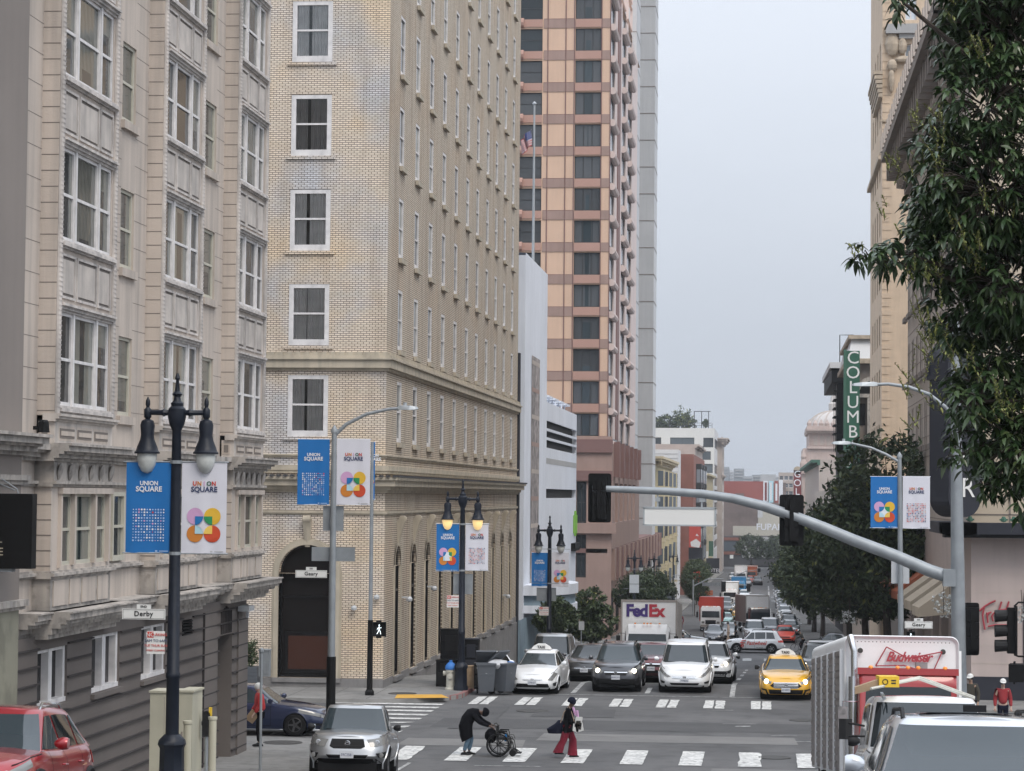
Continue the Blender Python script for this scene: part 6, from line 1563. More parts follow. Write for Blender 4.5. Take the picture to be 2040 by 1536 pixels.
LT=[(-11.35,134,'small dark street tree left of the sign post by the curved canopy',[(0,0,2.95,1.0,.85),(-.5,0,2.5,.8,.7),(.5,0,2.4,.8,.7)],51,1),(-10.6,150,'round bright green street tree between the canopy and the parcel truck',[(0,0,3.9,1.05,.95),(-.6,0,3.0,1.05,1.0),(.6,0,2.9,1.0,1.0),(0,0,2.2,1.0,.7)],53,4),(-10.7,208,'dark street tree behind the top of the parcel truck',[(0,0,4.3,1.7,1.2),(1.0,0,3.7,1.3,1.1),(-1.0,0,3.7,1.3,1.1)],55,1),(-10.8,228,'dark street tree right of the parcel truck',[(0,0,4.5,2.0,1.4),(1.1,0,3.8,1.6,1.2),(.6,0,2.9,1.3,.9)],57,1),(-8.6,300,'slim green street tree behind the red truck',[(0,0,4.3,1.7,1.8),(.4,0,2.9,1.5,1.1)],59,3),(-9.5,345,'far green street tree beyond the red truck',[(0,0,4.5,2.0,1.8)],60,3)]
for(X,Y,lab,lb,sd_,yw)in LT:tree(lab,X,Y,lb,.12,.16,sd_,['leafD','leafM','leafY'],420,16,'street trees on the left',wts=(4,2+yw,.08*yw),fork=1.9)
for(X,Y,lb,sd_)in((-3.5,655,[(0,0,6.4,4.2,3.2),(3.2,0,5.6,3.4,2.6)],61),(3.6,662,[(0,0,6.4,3.9,3.0),(3.0,0,5.4,3.0,2.6)],63),(9,668,[(0,0,7,3.6,3.2)],65)):
 tree({61:'left one of the hazy trees at the end of the street',63:'middle one of the hazy trees at the end of the street',65:'right one of the hazy trees at the end of the street'}[sd_],X,Y,lb,.3,.6,sd_,['leafM','leafD'],220,8,'hazy trees at the end of the street',base=-12.6,fork=3)
# roof garden plants
q=random.Random(70)
for i,(x,y,r_,lab)in enumerate(((1312,848,2.0,'low shrub at the left end of the roof terrace'),(1325,843,2.4,'round shrub left of the tallest plant on the roof terrace'),(1358,832,3.0,'tallest golden green tree on the roof terrace'),(1345,845,2.2,'dense shrub under the tallest plant on the roof terrace'),(1372,842,2.4,'shrub right of the tallest plant on the roof terrace'),(1405,843,.9,'small clipped ball shrub near the right end of the roof terrace'))):
 c=A(x,y,603); o=empty('roof_plant',lab,'plant',tuple(c),0,'roof terrace plants'); g=MB(); g.tube([(0,0,-1.2-(854-y)*.06),(0,0,0)],.12,5); g.build('stem','bark',o)
 tips=[]
 for k in range(50):
  d=Vector((q.gauss(0,1),q.gauss(0,1),q.gauss(0,1))).normalized()*r_*q.uniform(.4,1); tips.append(((d.x*.8,d.y,d.z),r_*.2))
 leaf_mesh('foliage',tips,12,.42,['leafM','leafY','leafD'],71+i,o,weights=(4,1.5 if i in(2,4)else.4,4))
# hanging blossoms
for(x,y,Y,r_,lab)in((1880,1200,84.5,.38,'white blossom garland hanging left of the mast pole'),(1893,1214,84.6,.3,'lower white blossom garland beside the mast pole'),(1692,1230,95,.28,'small white blossom cluster under the right-hand trees'),(2036,1222,85.8,.3,'white blossom garland at the right edge')):
 c=A(x,y,Y); o=empty('blossom_garland',lab,'decoration',tuple(c),0,'white blossom garlands'); q=random.Random(int(x)); tips=[((q.uniform(-r_,r_),q.uniform(-.15,.15),q.uniform(-r_,r_)),.05)for _ in range(26)]; leaf_mesh('petals',tips,8,.06,['flower'],int(y),o)
 g=MB(); g.tube([(0,.3,r_+.5),(0,0,r_),(0,0,-r_)],.012,4); g.build('stem','bark',o)
# ------------------------------------------------------------------ foreground tree with real leaves
TX,TY=4.35,17.6; tz0=prof(TY)+.14
ft=empty('foreground_tree','large glossy-leaved tree filling the upper right corner close to the camera','tree',(TX,TY,tz0))
g=MB(); g.tube([(0,0,0),(.06,.05,1.3),(-.05,0,2.4),(0,.1,3.3)],[.2,.17,.15,.13],12); g.build('trunk','bark',ft,smooth=True)
# crown lobes given as (x px, y px, radius px, depth) at true distance
def T(x,y,Y):return A(x,y,Y)-Vector((TX,TY,tz0))
lob=[(2010,60,150,17.6,1),(1945,30,85,18,.9),(1965,205,118,17.4,1),(1895,120,42,17.8,.7),(1890,320,84,17.8,.95),(1975,370,150,17.3,1),(1850,425,62,18,.8),(1915,480,120,17.8,1),(1800,505,58,17.5,.8),(1735,510,34,17.4,.65),(1925,610,90,17.9,.9),(2010,560,120,17.4,1),(1905,655,50,18,.7),(1960,760,78,17.6,.9),(2020,710,110,18.1,1),(1912,800,52,17.5,.75),(1975,860,85,17.8,.9),(2040,880,100,17.5,1),(1910,905,34,17.6,.55),(2010,955,42,17.6,.6),(1800,5,34,17.4,.6),(1960,965,26,17.6,.4),(1862,262,38,17.6,.7),(1880,395,70,17.5,.9)]
lob+=[(2140+dx,y,190,17.5+dz,.75)for dx,y,dz in((0,60,.4),(0,350,-.3),(20,640,.3),(0,880,0),(260,150,.5),(280,480,-.4),(260,800,.3),(500,300,0),(480,620,.4),(150,-160,0),(420,-100,.2),(1980-2140,-120,.1))]
q=random.Random(99); tips=[]; lb=MB()
root=Vector((0,.1,3.2))
for(x,y,r_,Y,dn)in lob:
 c=T(x,y,Y); rm=r_/FPX*Y; n=int(108*dn*(r_/100)**1.75)+4
 lb.tube([tuple(root),tuple(root.lerp(c,.5)+Vector((0,0,.25))),tuple(c)],[.06,.035,.014],6)
 for k in range(n):
  d=Vector((q.gauss(0,1),q.gauss(0,1.0),q.gauss(0,1))).normalized()*(q.uniform(.25,1)**.55)
  p=c+Vector((d.x*rm,d.y*max(rm,.5),d.z*rm*.95)); tips.append((p,(p-c).normalized()if(p-c).length>.02 else Vector((0,0,1))))
  if k%2==0:lb.tube([tuple(c.lerp(p,.35)),tuple(c.lerp(p,.72)+Vector((0,0,.03))),tuple(p)],[.007,.005,.003],4)
V_,F_,Mi=[],[],[]
def add_leaf(p,d,nrm,L_,w_,m_,curl):
 sd_=d.cross(nrm);
 if sd_.length<.01:return
 sd_.normalize(); up=sd_.cross(d).normalized(); i=len(V_); pr=[(0,.12),(.22,.75),(.5,1.),(.78,.62),(1.,.0)]
 for t_,k in pr:
  cpt=p+d*(L_*t_)-Vector((0,0,1))*curl*L_*t_*t_
  V_.append(cpt); V_.append(cpt+sd_*w_*k+up*w_*k*.35); V_.append(cpt-sd_*w_*k+up*w_*k*.35)
 for j in range(4):
  a=i+3*j; F_.append((a,a+1,a+4,a+3)); F_.append((a,a+3,a+5,a+2)); Mi.extend((m_,m_))
for(p,od)in tips:
 n=q.randint(5,8); hue=q.random()
 for k in range(n):
  a_=2*math.pi*k/n+q.uniform(-.5,.5); d=(od*.55+Vector((math.cos(a_),math.sin(a_)*.9,q.uniform(-.9,.25)))).normalized()
  add_leaf(p+Vector((q.gauss(0,.012),q.gauss(0,.012),q.gauss(0,.012))),d,Vector((q.gauss(0,.3),q.gauss(0,.3),1)).normalized(),q.uniform(.06,.105),q.uniform(.014,.021),0 if hue<.86 else 1,q.uniform(.1,.75))
me=bpy.data.meshes.new('crown'); me.from_pydata([tuple(v)for v in V_],[],F_)
for x in('leafA','leafB'):me.materials.append(M[x])
me.polygons.foreach_set('material_index',Mi); me.polygons.foreach_set('use_smooth',[True]*len(F_)); me.update(); put('crown',me,ft)
# upright budding sprays
g=MB(); lv=[]; V_,F_,Mi=[],[],[]
for(x,y,n,s_)in((1735,490,1,.08),(1715,505,1,.07),(1770,440,2,.1),(1850,260,6,.14),(1800,350,4,.13),(1960,110,5,.14),(1840,560,4,.13),(1850,640,4,.14),(1870,660,3,.1),(1840,770,5,.16),(1960,520,5,.14),(1880,720,5,.15),(2010,820,5,.14),(1860,330,6,.15),(1990,420,5,.15),(1900,480,5,.15),(1850,830,3,.12),(1930,740,4,.14),(1900,20,3,.14)):
 for k in range(n*2):
  p=T(x+q.uniform(-34,34),y+q.uniform(-30,30),16.95+q.uniform(-.2,.4)); d=Vector((q.uniform(-.7,.2),q.uniform(-.3,.3),q.uniform(.5,1))).normalized()
  lb.tube([tuple(p),tuple(p+d*s_)],[.003,.0015],4)
  for j in range(16):
   b_=p+d*s_*(j/16); e=(d*.6+Vector((q.gauss(0,1),q.gauss(0,1),q.gauss(0,.6)))*.6).normalized(); add_leaf(b_,e,Vector((0,0,1)),.036*(1.2-j/20),.006,0,.0)
lb.build('limbs','bark',ft); me=bpy.data.meshes.new('budding_sprays'); me.from_pydata([tuple(v)for v in V_],[],F_); me.materials.append(M['leafY']); me.update(); put('budding_sprays',me,ft)
# ================================================================== VEHICLES
def lerp_tab(tab,x):
 if x<=tab[0][0]:return tab[0][1]
 for(a,b),(c,d)in zip(tab,tab[1:]):
  if x<=c:
   t=(x-a)/(c-a)if c>a else 0; return b+(d-b)*t
 return tab[-1][1]
def smooth_tab(tab,x):
 return(lerp_tab(tab,x-.06)+lerp_tab(tab,x)*2+lerp_tab(tab,x+.06))/4
sgn=lambda q_:(q_>0)-(q_<0)
AFT=[(0,.955),(.12,.985),(.35,1.0),(.6,.99),(.85,.965),(1.,.925)]
BVT=[(0,.93),(.2,.975),(.45,1.0),(.7,.985),(.9,.95),(1.,.89)]
class Body:
 def __init__(s,sp):
  s.sp=sp; s.n=sp.get('n',5.5); s.gn=sp.get('gn',8.); s.L=sp['L']/2; s.W=sp['W']/2
 def phi_y(s,f,n):return math.asin(min(1,abs(f))**(n/2))*sgn(f)
 def phi_x(s,fx,n,side):p=math.acos(min(1,abs(fx))**(n/2)); p=p if fx>0 else math.pi-p; return p*side
 def bpt(s,phi,v,off=0.):
  n=s.n; c,k=math.cos(phi),math.sin(phi); cx=sgn(c)*abs(c)**(2/n); sy=sgn(k)*abs(k)**(2/n)
  a=s.L*lerp_tab(s.sp.get('aft',AFT)if cx>0 else s.sp.get('art',AFT),v); b=s.W*lerp_tab(s.sp.get('bvt',BVT),v)
  x,y=a*cx,b*sy; zs=smooth_tab(s.sp['top'],x); zb=lerp_tab(s.sp['bot'],x)
# outward normal of the plan outline
  nx,ny=abs(cx)**(n-1)*sgn(cx)/a,abs(sy)**(n-1)*sgn(sy)/b; l=math.hypot(nx,ny)or 1
  return(x+nx/l*off,y+ny/l*off,zb+(zs-zb)*v)
 def gpt(s,phi,v,off=0.):
  n=s.gn; c,k=math.cos(phi),math.sin(phi); cx=sgn(c)*abs(c)**(2/n); sy=sgn(k)*abs(k)**(2/n); sp=s.sp
  vv=v+.04*math.sin(math.pi*v); xf=sp['wf'][0]+(sp['wf'][1]-sp['wf'][0])*vv; xr=sp['wr'][0]+(sp['wr'][1]-sp['wr'][0])*vv
  sh=0 if v<.86 else((v-.86)/.14)**2
  b=s.W*(sp['gw'][0]+(sp['gw'][1]-sp['gw'][0])*v)*(1-.05*sh)
  hl,xc=(xf-xr)/2*(1-.03*sh),(xf+xr)/2; x,y=xc+hl*cx,b*sy
  zr=sp['H']-.02-sp.get('arch',.05)*((x-sp.get('peak',xc))/max(.5,(sp['wf'][1]-sp['wr'][1])/2))**2
  zb=smooth_tab(sp['top'],x)-.03
  nx,ny=abs(cx)**(n-1)*sgn(cx)/hl,abs(sy)**(n-1)*sgn(sy)/b; l=math.hypot(nx,ny)or 1
  return(x+nx/l*off,y+ny/l*off,zb+(zr-zb)*v+off*.4)
 def quad(s,g,which,corners,off=.008,nu=6,nv=4,m=0,mirror=False,frame=None):
  """patch on the skin; corners TL,TR,BR,BL as (side parameter, v). parameter 'y' fraction across the nose or ('x', metres, side)"""
  f=s.bpt if which[0]=='b' else s.gpt; n=s.n if which[0]=='b' else s.gn
  for mm in((1,-1)if mirror else(1,)):
   P_=[]
   for j in range(nv+1):
    row=[]
    for i in range(nu+1):
     u,w_=i/nu,j/nv; sx=(1-u)*(1-w_)*corners[0][0]+u*(1-w_)*corners[1][0]+u*w_*corners[2][0]+(1-u)*w_*corners[3][0]
     v=(1-u)*(1-w_)*corners[0][1]+u*(1-w_)*corners[1][1]+u*w_*corners[2][1]+(1-u)*w_*corners[3][1]
     if which[1]=='y':ph=s.phi_y(sx,n)
     elif which[1]=='r':ph=math.pi-s.phi_y(sx,n)
     else:
      if which[0]=='b':a=s.L*lerp_tab(s.sp.get('aft',AFT)if sx>0 else s.sp.get('art',AFT),v); fx=sx/a
      else:
       sp=s.sp; vv=v+.04*math.sin(math.pi*v); xf=sp['wf'][0]+(sp['wf'][1]-sp['wf'][0])*vv; xr=sp['wr'][0]+(sp['wr'][1]-sp['wr'][0])*vv; fx=(sx-(xf+xr)/2)/((xf-xr)/2)
      fx=max(-.999,min(.999,fx)); ph=s.phi_x(fx,n,1)
     p=f(ph,v,off); row.append((p[0],p[1]*mm,p[2]))
    P_.append(row)
   b=len(g.v)
   for r_ in P_:g.v+=r_
   for j in range(nv):
    for i in range(nu):
     a=b+j*(nu+1)+i; g.f.append((a,a+1,a+nu+2,a+nu+1)); g.m.append(m)
def oriented(o,X,Y,yaw,L=2.6,flat=False):
 d=Vector((math.cos(R(yaw)),math.sin(R(yaw)),0)); side=Vector((-d.y,d.x,0))
 zc=lambda p:prof(p.y)+.003
 c=Vector((X,Y,0)); zf,zr=zc(c+d*L/2),zc(c-d*L/2); f=Vector((d.x,d.y,(zf-zr)/L)).normalized()
 sl=(zc(c+side*.7)-zc(c-side*.7))/1.4; sd_=Vector((side.x,side.y,sl)).normalized(); up=f.cross(sd_).normalized(); sd_=up.cross(f)
 o.matrix_world=Matrix(((f.x,sd_.x,up.x,X),(f.y,sd_.y,up.y,Y),(f.z,sd_.z,up.z,(zf+zr)/2),(0,0,0,1)))
_wh={}
def wheel_meshes(r,w_,style):
 k=(round(r,2),round(w_,2),style)
 if k in _wh:return _wh[k]
 t=MB(); rr_=r*(.66 if style!='truck' else.6)
 t.lathe([(rr_,-w_/2+.02),(r*.93,-w_/2),(r*.99,-w_/2+.03),(r,0),(r*.99,w_/2-.03),(r*.93,w_/2),(rr_,w_/2-.02)],n=28,axis='y',cap=False)
 tm=t.mesh('tyre',['rubber'],True); g=MB(); g.lathe([(rr_*.99,w_/2-.015),(rr_*.93,w_/2-.01),(rr_*.9,w_/2-.05),(.01,w_/2-.06)],n=24,axis='y',m=1,cap=False); g.lathe([(rr_*.22,w_/2-.06),(rr_*.2,w_/2-.02),(.01,w_/2-.015)],n=12,axis='y',m=0,cap=False)
 ns=5 if style!='multi' else 10
 for k2 in range(ns):
  a=2*math.pi*k2/ns; c,s_=math.cos(a),math.sin(a); hw=rr_*(.13 if ns==5 else.06)
  P_=lambda r_,h,y:(c*r_-s_*h,y,s_*r_+c*h)
  g.face([P_(rr_*.15,-hw*1.2,w_/2-.02),P_(rr_*.95,-hw*.8,w_/2-.012),P_(rr_*.95,hw*.8,w_/2-.012),P_(rr_*.15,hw*1.2,w_/2-.02)])
  g.face([P_(rr_*.15,-hw*1.2,w_/2-.02),P_(rr_*.95,-hw*.8,w_/2-.012),P_(rr_*.95,-hw*.8,w_/2-.05),P_(rr_*.15,-hw*1.2,w_/2-.05)])
 g.lathe([(rr_*1.0,w_/2-.02),(rr_*.92,w_/2-.008),(rr_*.88,w_/2-.03)],n=28,axis='y',cap=False)
 gm=g.mesh('rim',['rim_dark' if style=='dark' else 'rim','black'],False); _wh[k]=(tm,gm); return _wh[k]
def add_wheels(o,xs,tr,r,w_,style='five'):
 tm,gm=wheel_meshes(r,w_,style)
 for x in xs:
  for s_ in(1,-1):
   wo=bpy.data.objects.new('wheel',tm); COL.objects.link(wo); wo.parent=o; wo.location=(x,s_*(tr-w_/2),r); wo.rotation_euler=(0,0,0 if s_>0 else math.pi); wo.name='wheel'
   put('rim',gm,wo)
SED=dict(L=4.75,W=1.82,H=1.46,n=5.,top=[(-2.4,.86),(-2.2,.98),(-1.6,1.03),(-1.0,.97),(0,.93),(.85,.93),(1.5,.86),(2.0,.76),(2.3,.66)],bot=[(-2.4,.32),(-2,.22),(2,.2),(2.35,.22)],wf=(1.0,.28),wr=(-1.75,-.95),gw=(.88,.62),r=.33,wx=(1.42,-1.38),side=[(.75,-.05),(-.1,-.85),(-.92,-1.2)])
SUV=dict(L=4.6,W=1.86,H=1.68,n=5.5,top=[(-2.3,1.0),(-2.1,1.1),(-1.0,1.08),(.3,1.05),(.9,1.06),(1.5,1.02),(2.0,.94),(2.25,.84)],bot=[(-2.3,.4),(-2,.28),(1.9,.26),(2.3,.3)],wf=(1.02,.35),wr=(-2.12,-1.75),gw=(.9,.68),r=.36,wx=(1.36,-1.32),side=[(.72,.0),(-.06,-.85),(-.92,-1.6)],arch=.04)
VAN=dict(L=5.1,W=1.98,H=1.78,n=5.,top=[(-2.5,1.02),(-2.2,1.1),(0,1.08),(1.2,1.06),(1.8,.98),(2.3,.86),(2.5,.76)],bot=[(-2.5,.35),(-2,.25),(2,.22),(2.45,.25)],wf=(1.5,.55),wr=(-2.45,-2.1),gw=(.9,.74),r=.34,wx=(1.6,-1.45),side=[(1.1,.25),(.18,-.95),(-1.02,-2.0)],arch=.05)
JEEP=dict(L=4.2,W=1.85,H=1.82,n=12.,gn=14.,top=[(-2.1,1.12),(0,1.12),(.7,1.12),(1.7,1.06),(2.05,1.04)],bot=[(-2.1,.45),(2.1,.45)],wf=(.72,.45),wr=(-2.05,-1.95),gw=(.86,.74),r=.4,wx=(1.3,-1.3),side=[(.45,-.3),(-.38,-1.0),(-1.1,-1.8)],arch=.01)
FRONT=dict(sedan=dict(light=[(.55,.84),(.97,.93),(.975,.74),(.62,.66)],grille=[[(-.5,.74),(.5,.74),(.42,.55),(-.42,.55)]],intake=[[(-.62,.32),(.62,.32),(.55,.12),(-.55,.12)]],fog=[(.74,.34),(.9,.34),(.88,.2),(.74,.2)]),fusion=dict(light=[(.55,.86),(.95,.95),(.96,.78),(.58,.7)],grille=[[(-.48,.80),(.48,.80),(.60,.60),(-.60,.60)],[(-.60,.60),(.60,.60),(.42,.42),(-.42,.42)]],intake=[[(-.95,.34),(.95,.34),(.9,.02),(-.9,.02)]],fog=[(.8,.34),(.92,.34),(.92,.24),(.8,.24)]),prius=dict(light=[(.60,.72),(.90,.98),(.965,.80),(.80,.60)],grille=[[(-.42,.72),(.42,.72),(.34,.665),(-.34,.665)]],intake=[[(-.64,.42),(.64,.42),(.72,.12),(-.72,.12)]],fog=[(.82,.42),(.94,.40),(.93,.16),(.86,.2)]),crv=dict(light=[(.50,.84),(.965,.98),(.97,.84),(.56,.70)],grille=[[(-.48,.86),(.48,.86),(.40,.60),(-.40,.60)]],intake=[[(-.86,.36),(.86,.36),(.74,.06),(-.74,.06)]],fog=[(.76,.36),(.93,.44),(.92,.22),(.8,.2)]),sienna=dict(light=[(.50,.70),(.93,.96),(.96,.82),(.62,.62)],grille=[[(-.48,.72),(.48,.72),(.36,.56),(-.36,.56)]],intake=[[(-.56,.27),(.56,.27),(.5,.12),(-.5,.12)]],fog=[(.72,.32),(.90,.36),(.88,.2),(.75,.2)]),tacoma=dict(light=[(.50,.93),(.955,.97),(.96,.70),(.56,.66)],grille=[[(-.42,.92),(.42,.92),(.44,.68),(-.44,.68)],[(-.44,.68),(.44,.68),(.34,.60),(-.34,.60)]],intake=[[(-.52,.36),(.52,.36),(.46,.22),(-.46,.22)],[(-.72,.20),(.72,.20),(.9,.0),(-.9,.0)]],fog=[(.70,.42),(.93,.44),(.92,.22),(.78,.22)]),mazda=dict(light=[(.52,.84),(.965,.96),(.97,.84),(.58,.72)],grille=[[(-.46,.84),(.46,.84),(.36,.50),(-.36,.50)]],intake=[[(-.6,.28),(.6,.28),(.55,.1),(-.55,.1)]],fog=[(.78,.36),(.92,.36),(.9,.24),(.78,.24)]),jeep=dict(light=[(.50,.94),(.70,.94),(.70,.68),(.50,.68)],grille=[[(-.36,.95),(.36,.95),(.36,.60),(-.36,.60)]],intake=[[(-.9,.3),(.9,.3),(.9,.12),(-.9,.12)]],fog=[(.6,.3),(.7,.3),(.7,.2),(.6,.2)]))
CARG='cars and vans in the street'
def car(label,X,Y,yaw,base,paint,front='sedan',name='parked_car',cat='car',lit=False,over=None,plate='7LBX204',clad=None,rails=False,det=1,group=CARG,style='five',roofm=None,sticker=True,grille_m='black',seams=True):
 sp=dict(base); sp.update(over or{}); B_=Body(sp); o=empty(name,label,cat,group=group); oriented(o,X,Y,yaw)
 fr=FRONT[front]; n=B_.n; Lh=B_.L
 fy=[k/8*.9 for k in range(9)]if det else[0,.35,.65,.9]; q1=[B_.phi_y(f,n)for f in fy]
 x0=(1-.9**n)**(1/n); nx=int(Lh/(.055 if det else.16)); q1+=[math.acos((x0*(1-k/nx))**(n/2))for k in range(1,nx+1)]
 quarter=q1; half=quarter+[math.pi-p for p in reversed(quarter[:-1])]; phis=half+[-p for p in reversed(half[1:-1])]; N=len(phis)
 nv=16 if det else 8; vs=[j/nv for j in range(nv+1)]; clad_m=1
 g=MB(); wr_=sp['r']*1.13
 for v in vs:g.v+=[B_.bpt(p,v)for p in phis]
 for j in range(nv):
  for k in range(N):
   k2=(k+1)%N; ids=(j*N+k,j*N+k2,(j+1)*N+k2,(j+1)*N+k); c=[sum(g.v[i][a]for i in ids)/4 for a in range(3)]
   if abs(c[1])>B_.W*.6 and any((c[0]-wx)**2+(c[2]-sp['r'])**2<wr_*wr_ for wx in sp['wx']):continue
   g.f.append(ids); g.m.append(clad_m if(clad and vs[j]<clad)else 0)
 for j in(nv,):
  top=j*N; H2=len(half); nt=8
  rows=[]
  for k in range(H2):
   pl=g.v[top+k]; r_=[]
   for t_ in range(nt+1):
    f=1-2*t_/nt; r_.append((pl[0]+.0,pl[1]*f,pl[2]+.055*(1-f*f)*(1 if k>0 else.0)*min(1,abs(pl[1])/(B_.W*.6))))
   rows.append(r_)
  b=len(g.v)
  for r_ in rows:g.v+=r_
  for k in range(H2-1):
   for t_ in range(nt):a=b+k*(nt+1)+t_; g.f.append((a,a+1,a+nt+2,a+nt+1)); g.m.append(0)
 body=g.build('body',[paint,'plastic'],o,smooth=True)
# underside and wheel wells
 g=MB(); g.box(-Lh*.93,Lh*.93,-B_.W*.72,B_.W*.72,.2,.55)
 for wx in sp['wx']:g.lathe([(wr_*1.02,-B_.W*.93),(wr_*1.02,B_.W*.93)],(wx,0,sp['r']),20,axis='y',cap=False); g.box(wx-wr_*.9,wx+wr_*.9,-B_.W*.73,B_.W*.73,sp['r'],sp['r']+wr_*.9)
 ud=g.build('underbody','black',o)
 if det:
  g=MB()
  for wx in sp['wx']:
   for s_ in(1,-1):
    pts=[]
    for k in range(13):
     t_=R(-12+204*k/12); x=wx+wr_*math.cos(t_); z=sp['r']+wr_*math.sin(t_)
     v=max(0,min(1,(z-lerp_tab(sp['bot'],x))/(smooth_tab(sp['top'],x)-lerp_tab(sp['bot'],x)))); a=Lh*lerp_tab(AFT,v); fx=max(-.999,min(.999,x/a)); y=B_.bpt(B_.phi_x(fx,n,1),v,.002)[1]; pts.append((x,s_*y,z))
    g.tube(pts,.022 if not clad else.04,6)
  g.build('wheel_arch_trim','plastic' if clad else paint,o,smooth=True)
# greenhouse
 g=MB(); gn=B_.gn; fy=[0,.3,.6,.75,.85,.9,.94,.97]; gq=[B_.phi_y(f,gn)for f in fy]; x0=(1-.97**gn)**(1/gn); nx=12; gq+=[math.acos((x0*(1-k/nx))**(gn/2))for k in range(1,nx+1)]
 gh=gq+[math.pi-p for p in reversed(gq[:-1])]; gp=gh+[-p for p in reversed(gh[1:-1])]; GN=len(gp); gv=[0,.2,.4,.6,.75,.86,.93,.97,1.]
 for v in gv:g.v+=[B_.gpt(p,v)for p in gp]
 for j in range(len(gv)-1):
  for k in range(GN):k2=(k+1)%GN; g.f.append((j*GN+k,j*GN+k2,(j+1)*GN+k2,(j+1)*GN+k)); g.m.append(1 if(roofm and gv[j]>=.86)else 0)
 top=(len(gv)-1)*GN; b=len(g.v); nt=6
 for k in range(len(gh)):
  pl=g.v[top+k]
  for t_ in range(nt+1):f=1-2*t_/nt; g.v.append((pl[0],pl[1]*f,pl[2]+.03*(1-f*f)*min(1,abs(pl[1])/(B_.W*.4))))
 for k in range(len(gh)-1):
  for t_ in range(nt):a=b+k*(nt+1)+t_; g.f.append((a,a+1,a+nt+2,a+nt+1)); g.m.append(1 if roofm else 0)
 g.build('cabin',[paint if front!='jeep' else paint,roofm or paint],o,smooth=True)
 def part(nm_,mm_,fn,sm=True,par=o):
  g=MB(); fn(g); return g.build(nm_,mm_,par,smooth=sm)
 ws=part('windshield','glass_car',lambda g:B_.quad(g,'gy',[(-.92,.90),(.92,.90),(.93,.06),(-.93,.06)],.014,18,8))
 part('rear_window','glass_car',lambda g:B_.quad(g,'gr',[(-.9,.88),(.9,.88),(.9,.14),(-.9,.14)],.007,10,5))
 for i,(xa,xb)in enumerate(sp['side']):
  tl=(sp['wf'][1]-sp['wf'][0])*.86; tr=(sp['wr'][1]-sp['wr'][0])*.86
  sa=xa+(tl*.88 if i==0 else 0); sb=xb+(tr*.5 if i==len(sp['side'])-1 else 0)
  if sa-.02<sb:sa=sb+.15
  for s_ in(1,-1):
   g=MB(); B_.quad(g,'gx',[(sa,.84),(sb,.84),(xb,.10),(xa,.10)],.007,8,5)
   if s_<0:g.v=[(x,-y,z)for x,y,z in g.v]
   g.build('side_window','glass_car',o,smooth=True)
 hm='lamp_lit' if lit else 'headlamp'
 for s_ in(1,-1):
  def fl(g):
   B_.quad(g,'by',fr['light'],.010,10,5)
   g.v=[(x,y*s_,z)for x,y,z in g.v]
  hl=part('headlight','headlamp' if(lit and det)else hm,fl)
  if lit and det:
   cl=fr['light']; fm=sum(c_[0]for c_ in cl[:1]+cl[3:])/2*.55+sum(c_[0]for c_ in cl[1:3])/2*.45; vm=sum(c_[1]for c_ in cl)/4-.0; p=B_.bpt(B_.phi_y(fm,n),vm,.02); g=MB(); g.lathe([(.001,.06),(.05,.05),(.085,0),(.085,-.03)],(0,0,0),12,axis='x'); g.v=[(x+p[0],y+p[1]*s_,z+p[2])for x,y,z in g.v]; g.build('lit_bulb','lamp_lit',hl,smooth=True)
  elif det:
   cl=fr['light']; fm=sum(c_[0]for c_ in cl)/4; vm=sum(c_[1]for c_ in cl)/4; p=B_.bpt(B_.phi_y(fm,n),vm,.008); g=MB(); g.lathe([(.06,.014),(.045,.016),(.01,.012)],(0,0,0),12,axis='x'); g.v=[(x+p[0],y+p[1]*s_,z+p[2])for x,y,z in g.v]; g.build('bulb','chrome',hl,smooth=True)
  if det:
   def ff(g):B_.quad(g,'by',fr['fog'],.007,4,3); g.v=[(x,y*s_,z)for x,y,z in g.v]
   part('fog_lamp_recess','plastic',ff)
  part('tail_light','ink_red',lambda g:(B_.quad(g,'br',[(.6,.92),(.96,.9),(.96,.7),(.66,.7)],.008,5,3),setattr(g,'v',[(x,y*s_,z)for x,y,z in g.v])))
 def gr_(g):
  for q_ in fr['grille']:B_.quad(g,'by',q_,.008,10,3)
 gp_=part('grille','black',gr_)
 def ink(g):
  for q_ in fr['intake']:B_.quad(g,'by',q_,.006,12,3)
 part('lower_intake','plastic' if front in('fusion','crv')else 'black',ink)
 if det:
  g=MB()
  gq_=fr['grille'][0]; v0,v1=gq_[0][1],(fr['grille'][-1][2][1])
  nb=1 if front in('tacoma','prius')else(1 if front=='crv' else 4)
  for k in range(nb):
   v=(v0*.35+v1*.65 if front!='crv' else v0*.75+v1*.25)if nb==1 else v0+(v1-v0)*(k+.5)/nb; h_=.012 if front!='crv' else.03
   B_.quad(g,'by',[(gq_[0][0]*.97,v+h_),(gq_[1][0]*.97,v+h_),(gq_[1][0]*.97,v-h_),(gq_[0][0]*.97,v-h_)],.014,12,1)
  if front in('tacoma','fusion','mazda'):
   c4=fr['grille'][0]; B_.quad(g,'by',[(c4[0][0],c4[0][1]+.03),(c4[1][0],c4[1][1]+.03),(c4[1][0],c4[1][1]),(c4[0][0],c4[0][1])],.014,12,1)
  g.build('grille_bar','chrome' if front!='tacoma' else 'plastic',gp_,smooth=True)
  p=B_.bpt(0,(v0*.6+v1*.4),.02); g=MB(); r_=.065
  g.lathe([(r_,-.004),(r_,.012),(r_*.85,.014),(r_*.85,.004)],(p[0],0,p[2]),18,axis='x',cap=False); g.tube([(p[0]+.01,r_*.8*math.cos(t_),p[2]+r_*.35*math.sin(t_))for t_ in[k*.63 for k in range(11)]],.008,5); g.build('emblem','chrome',gp_)
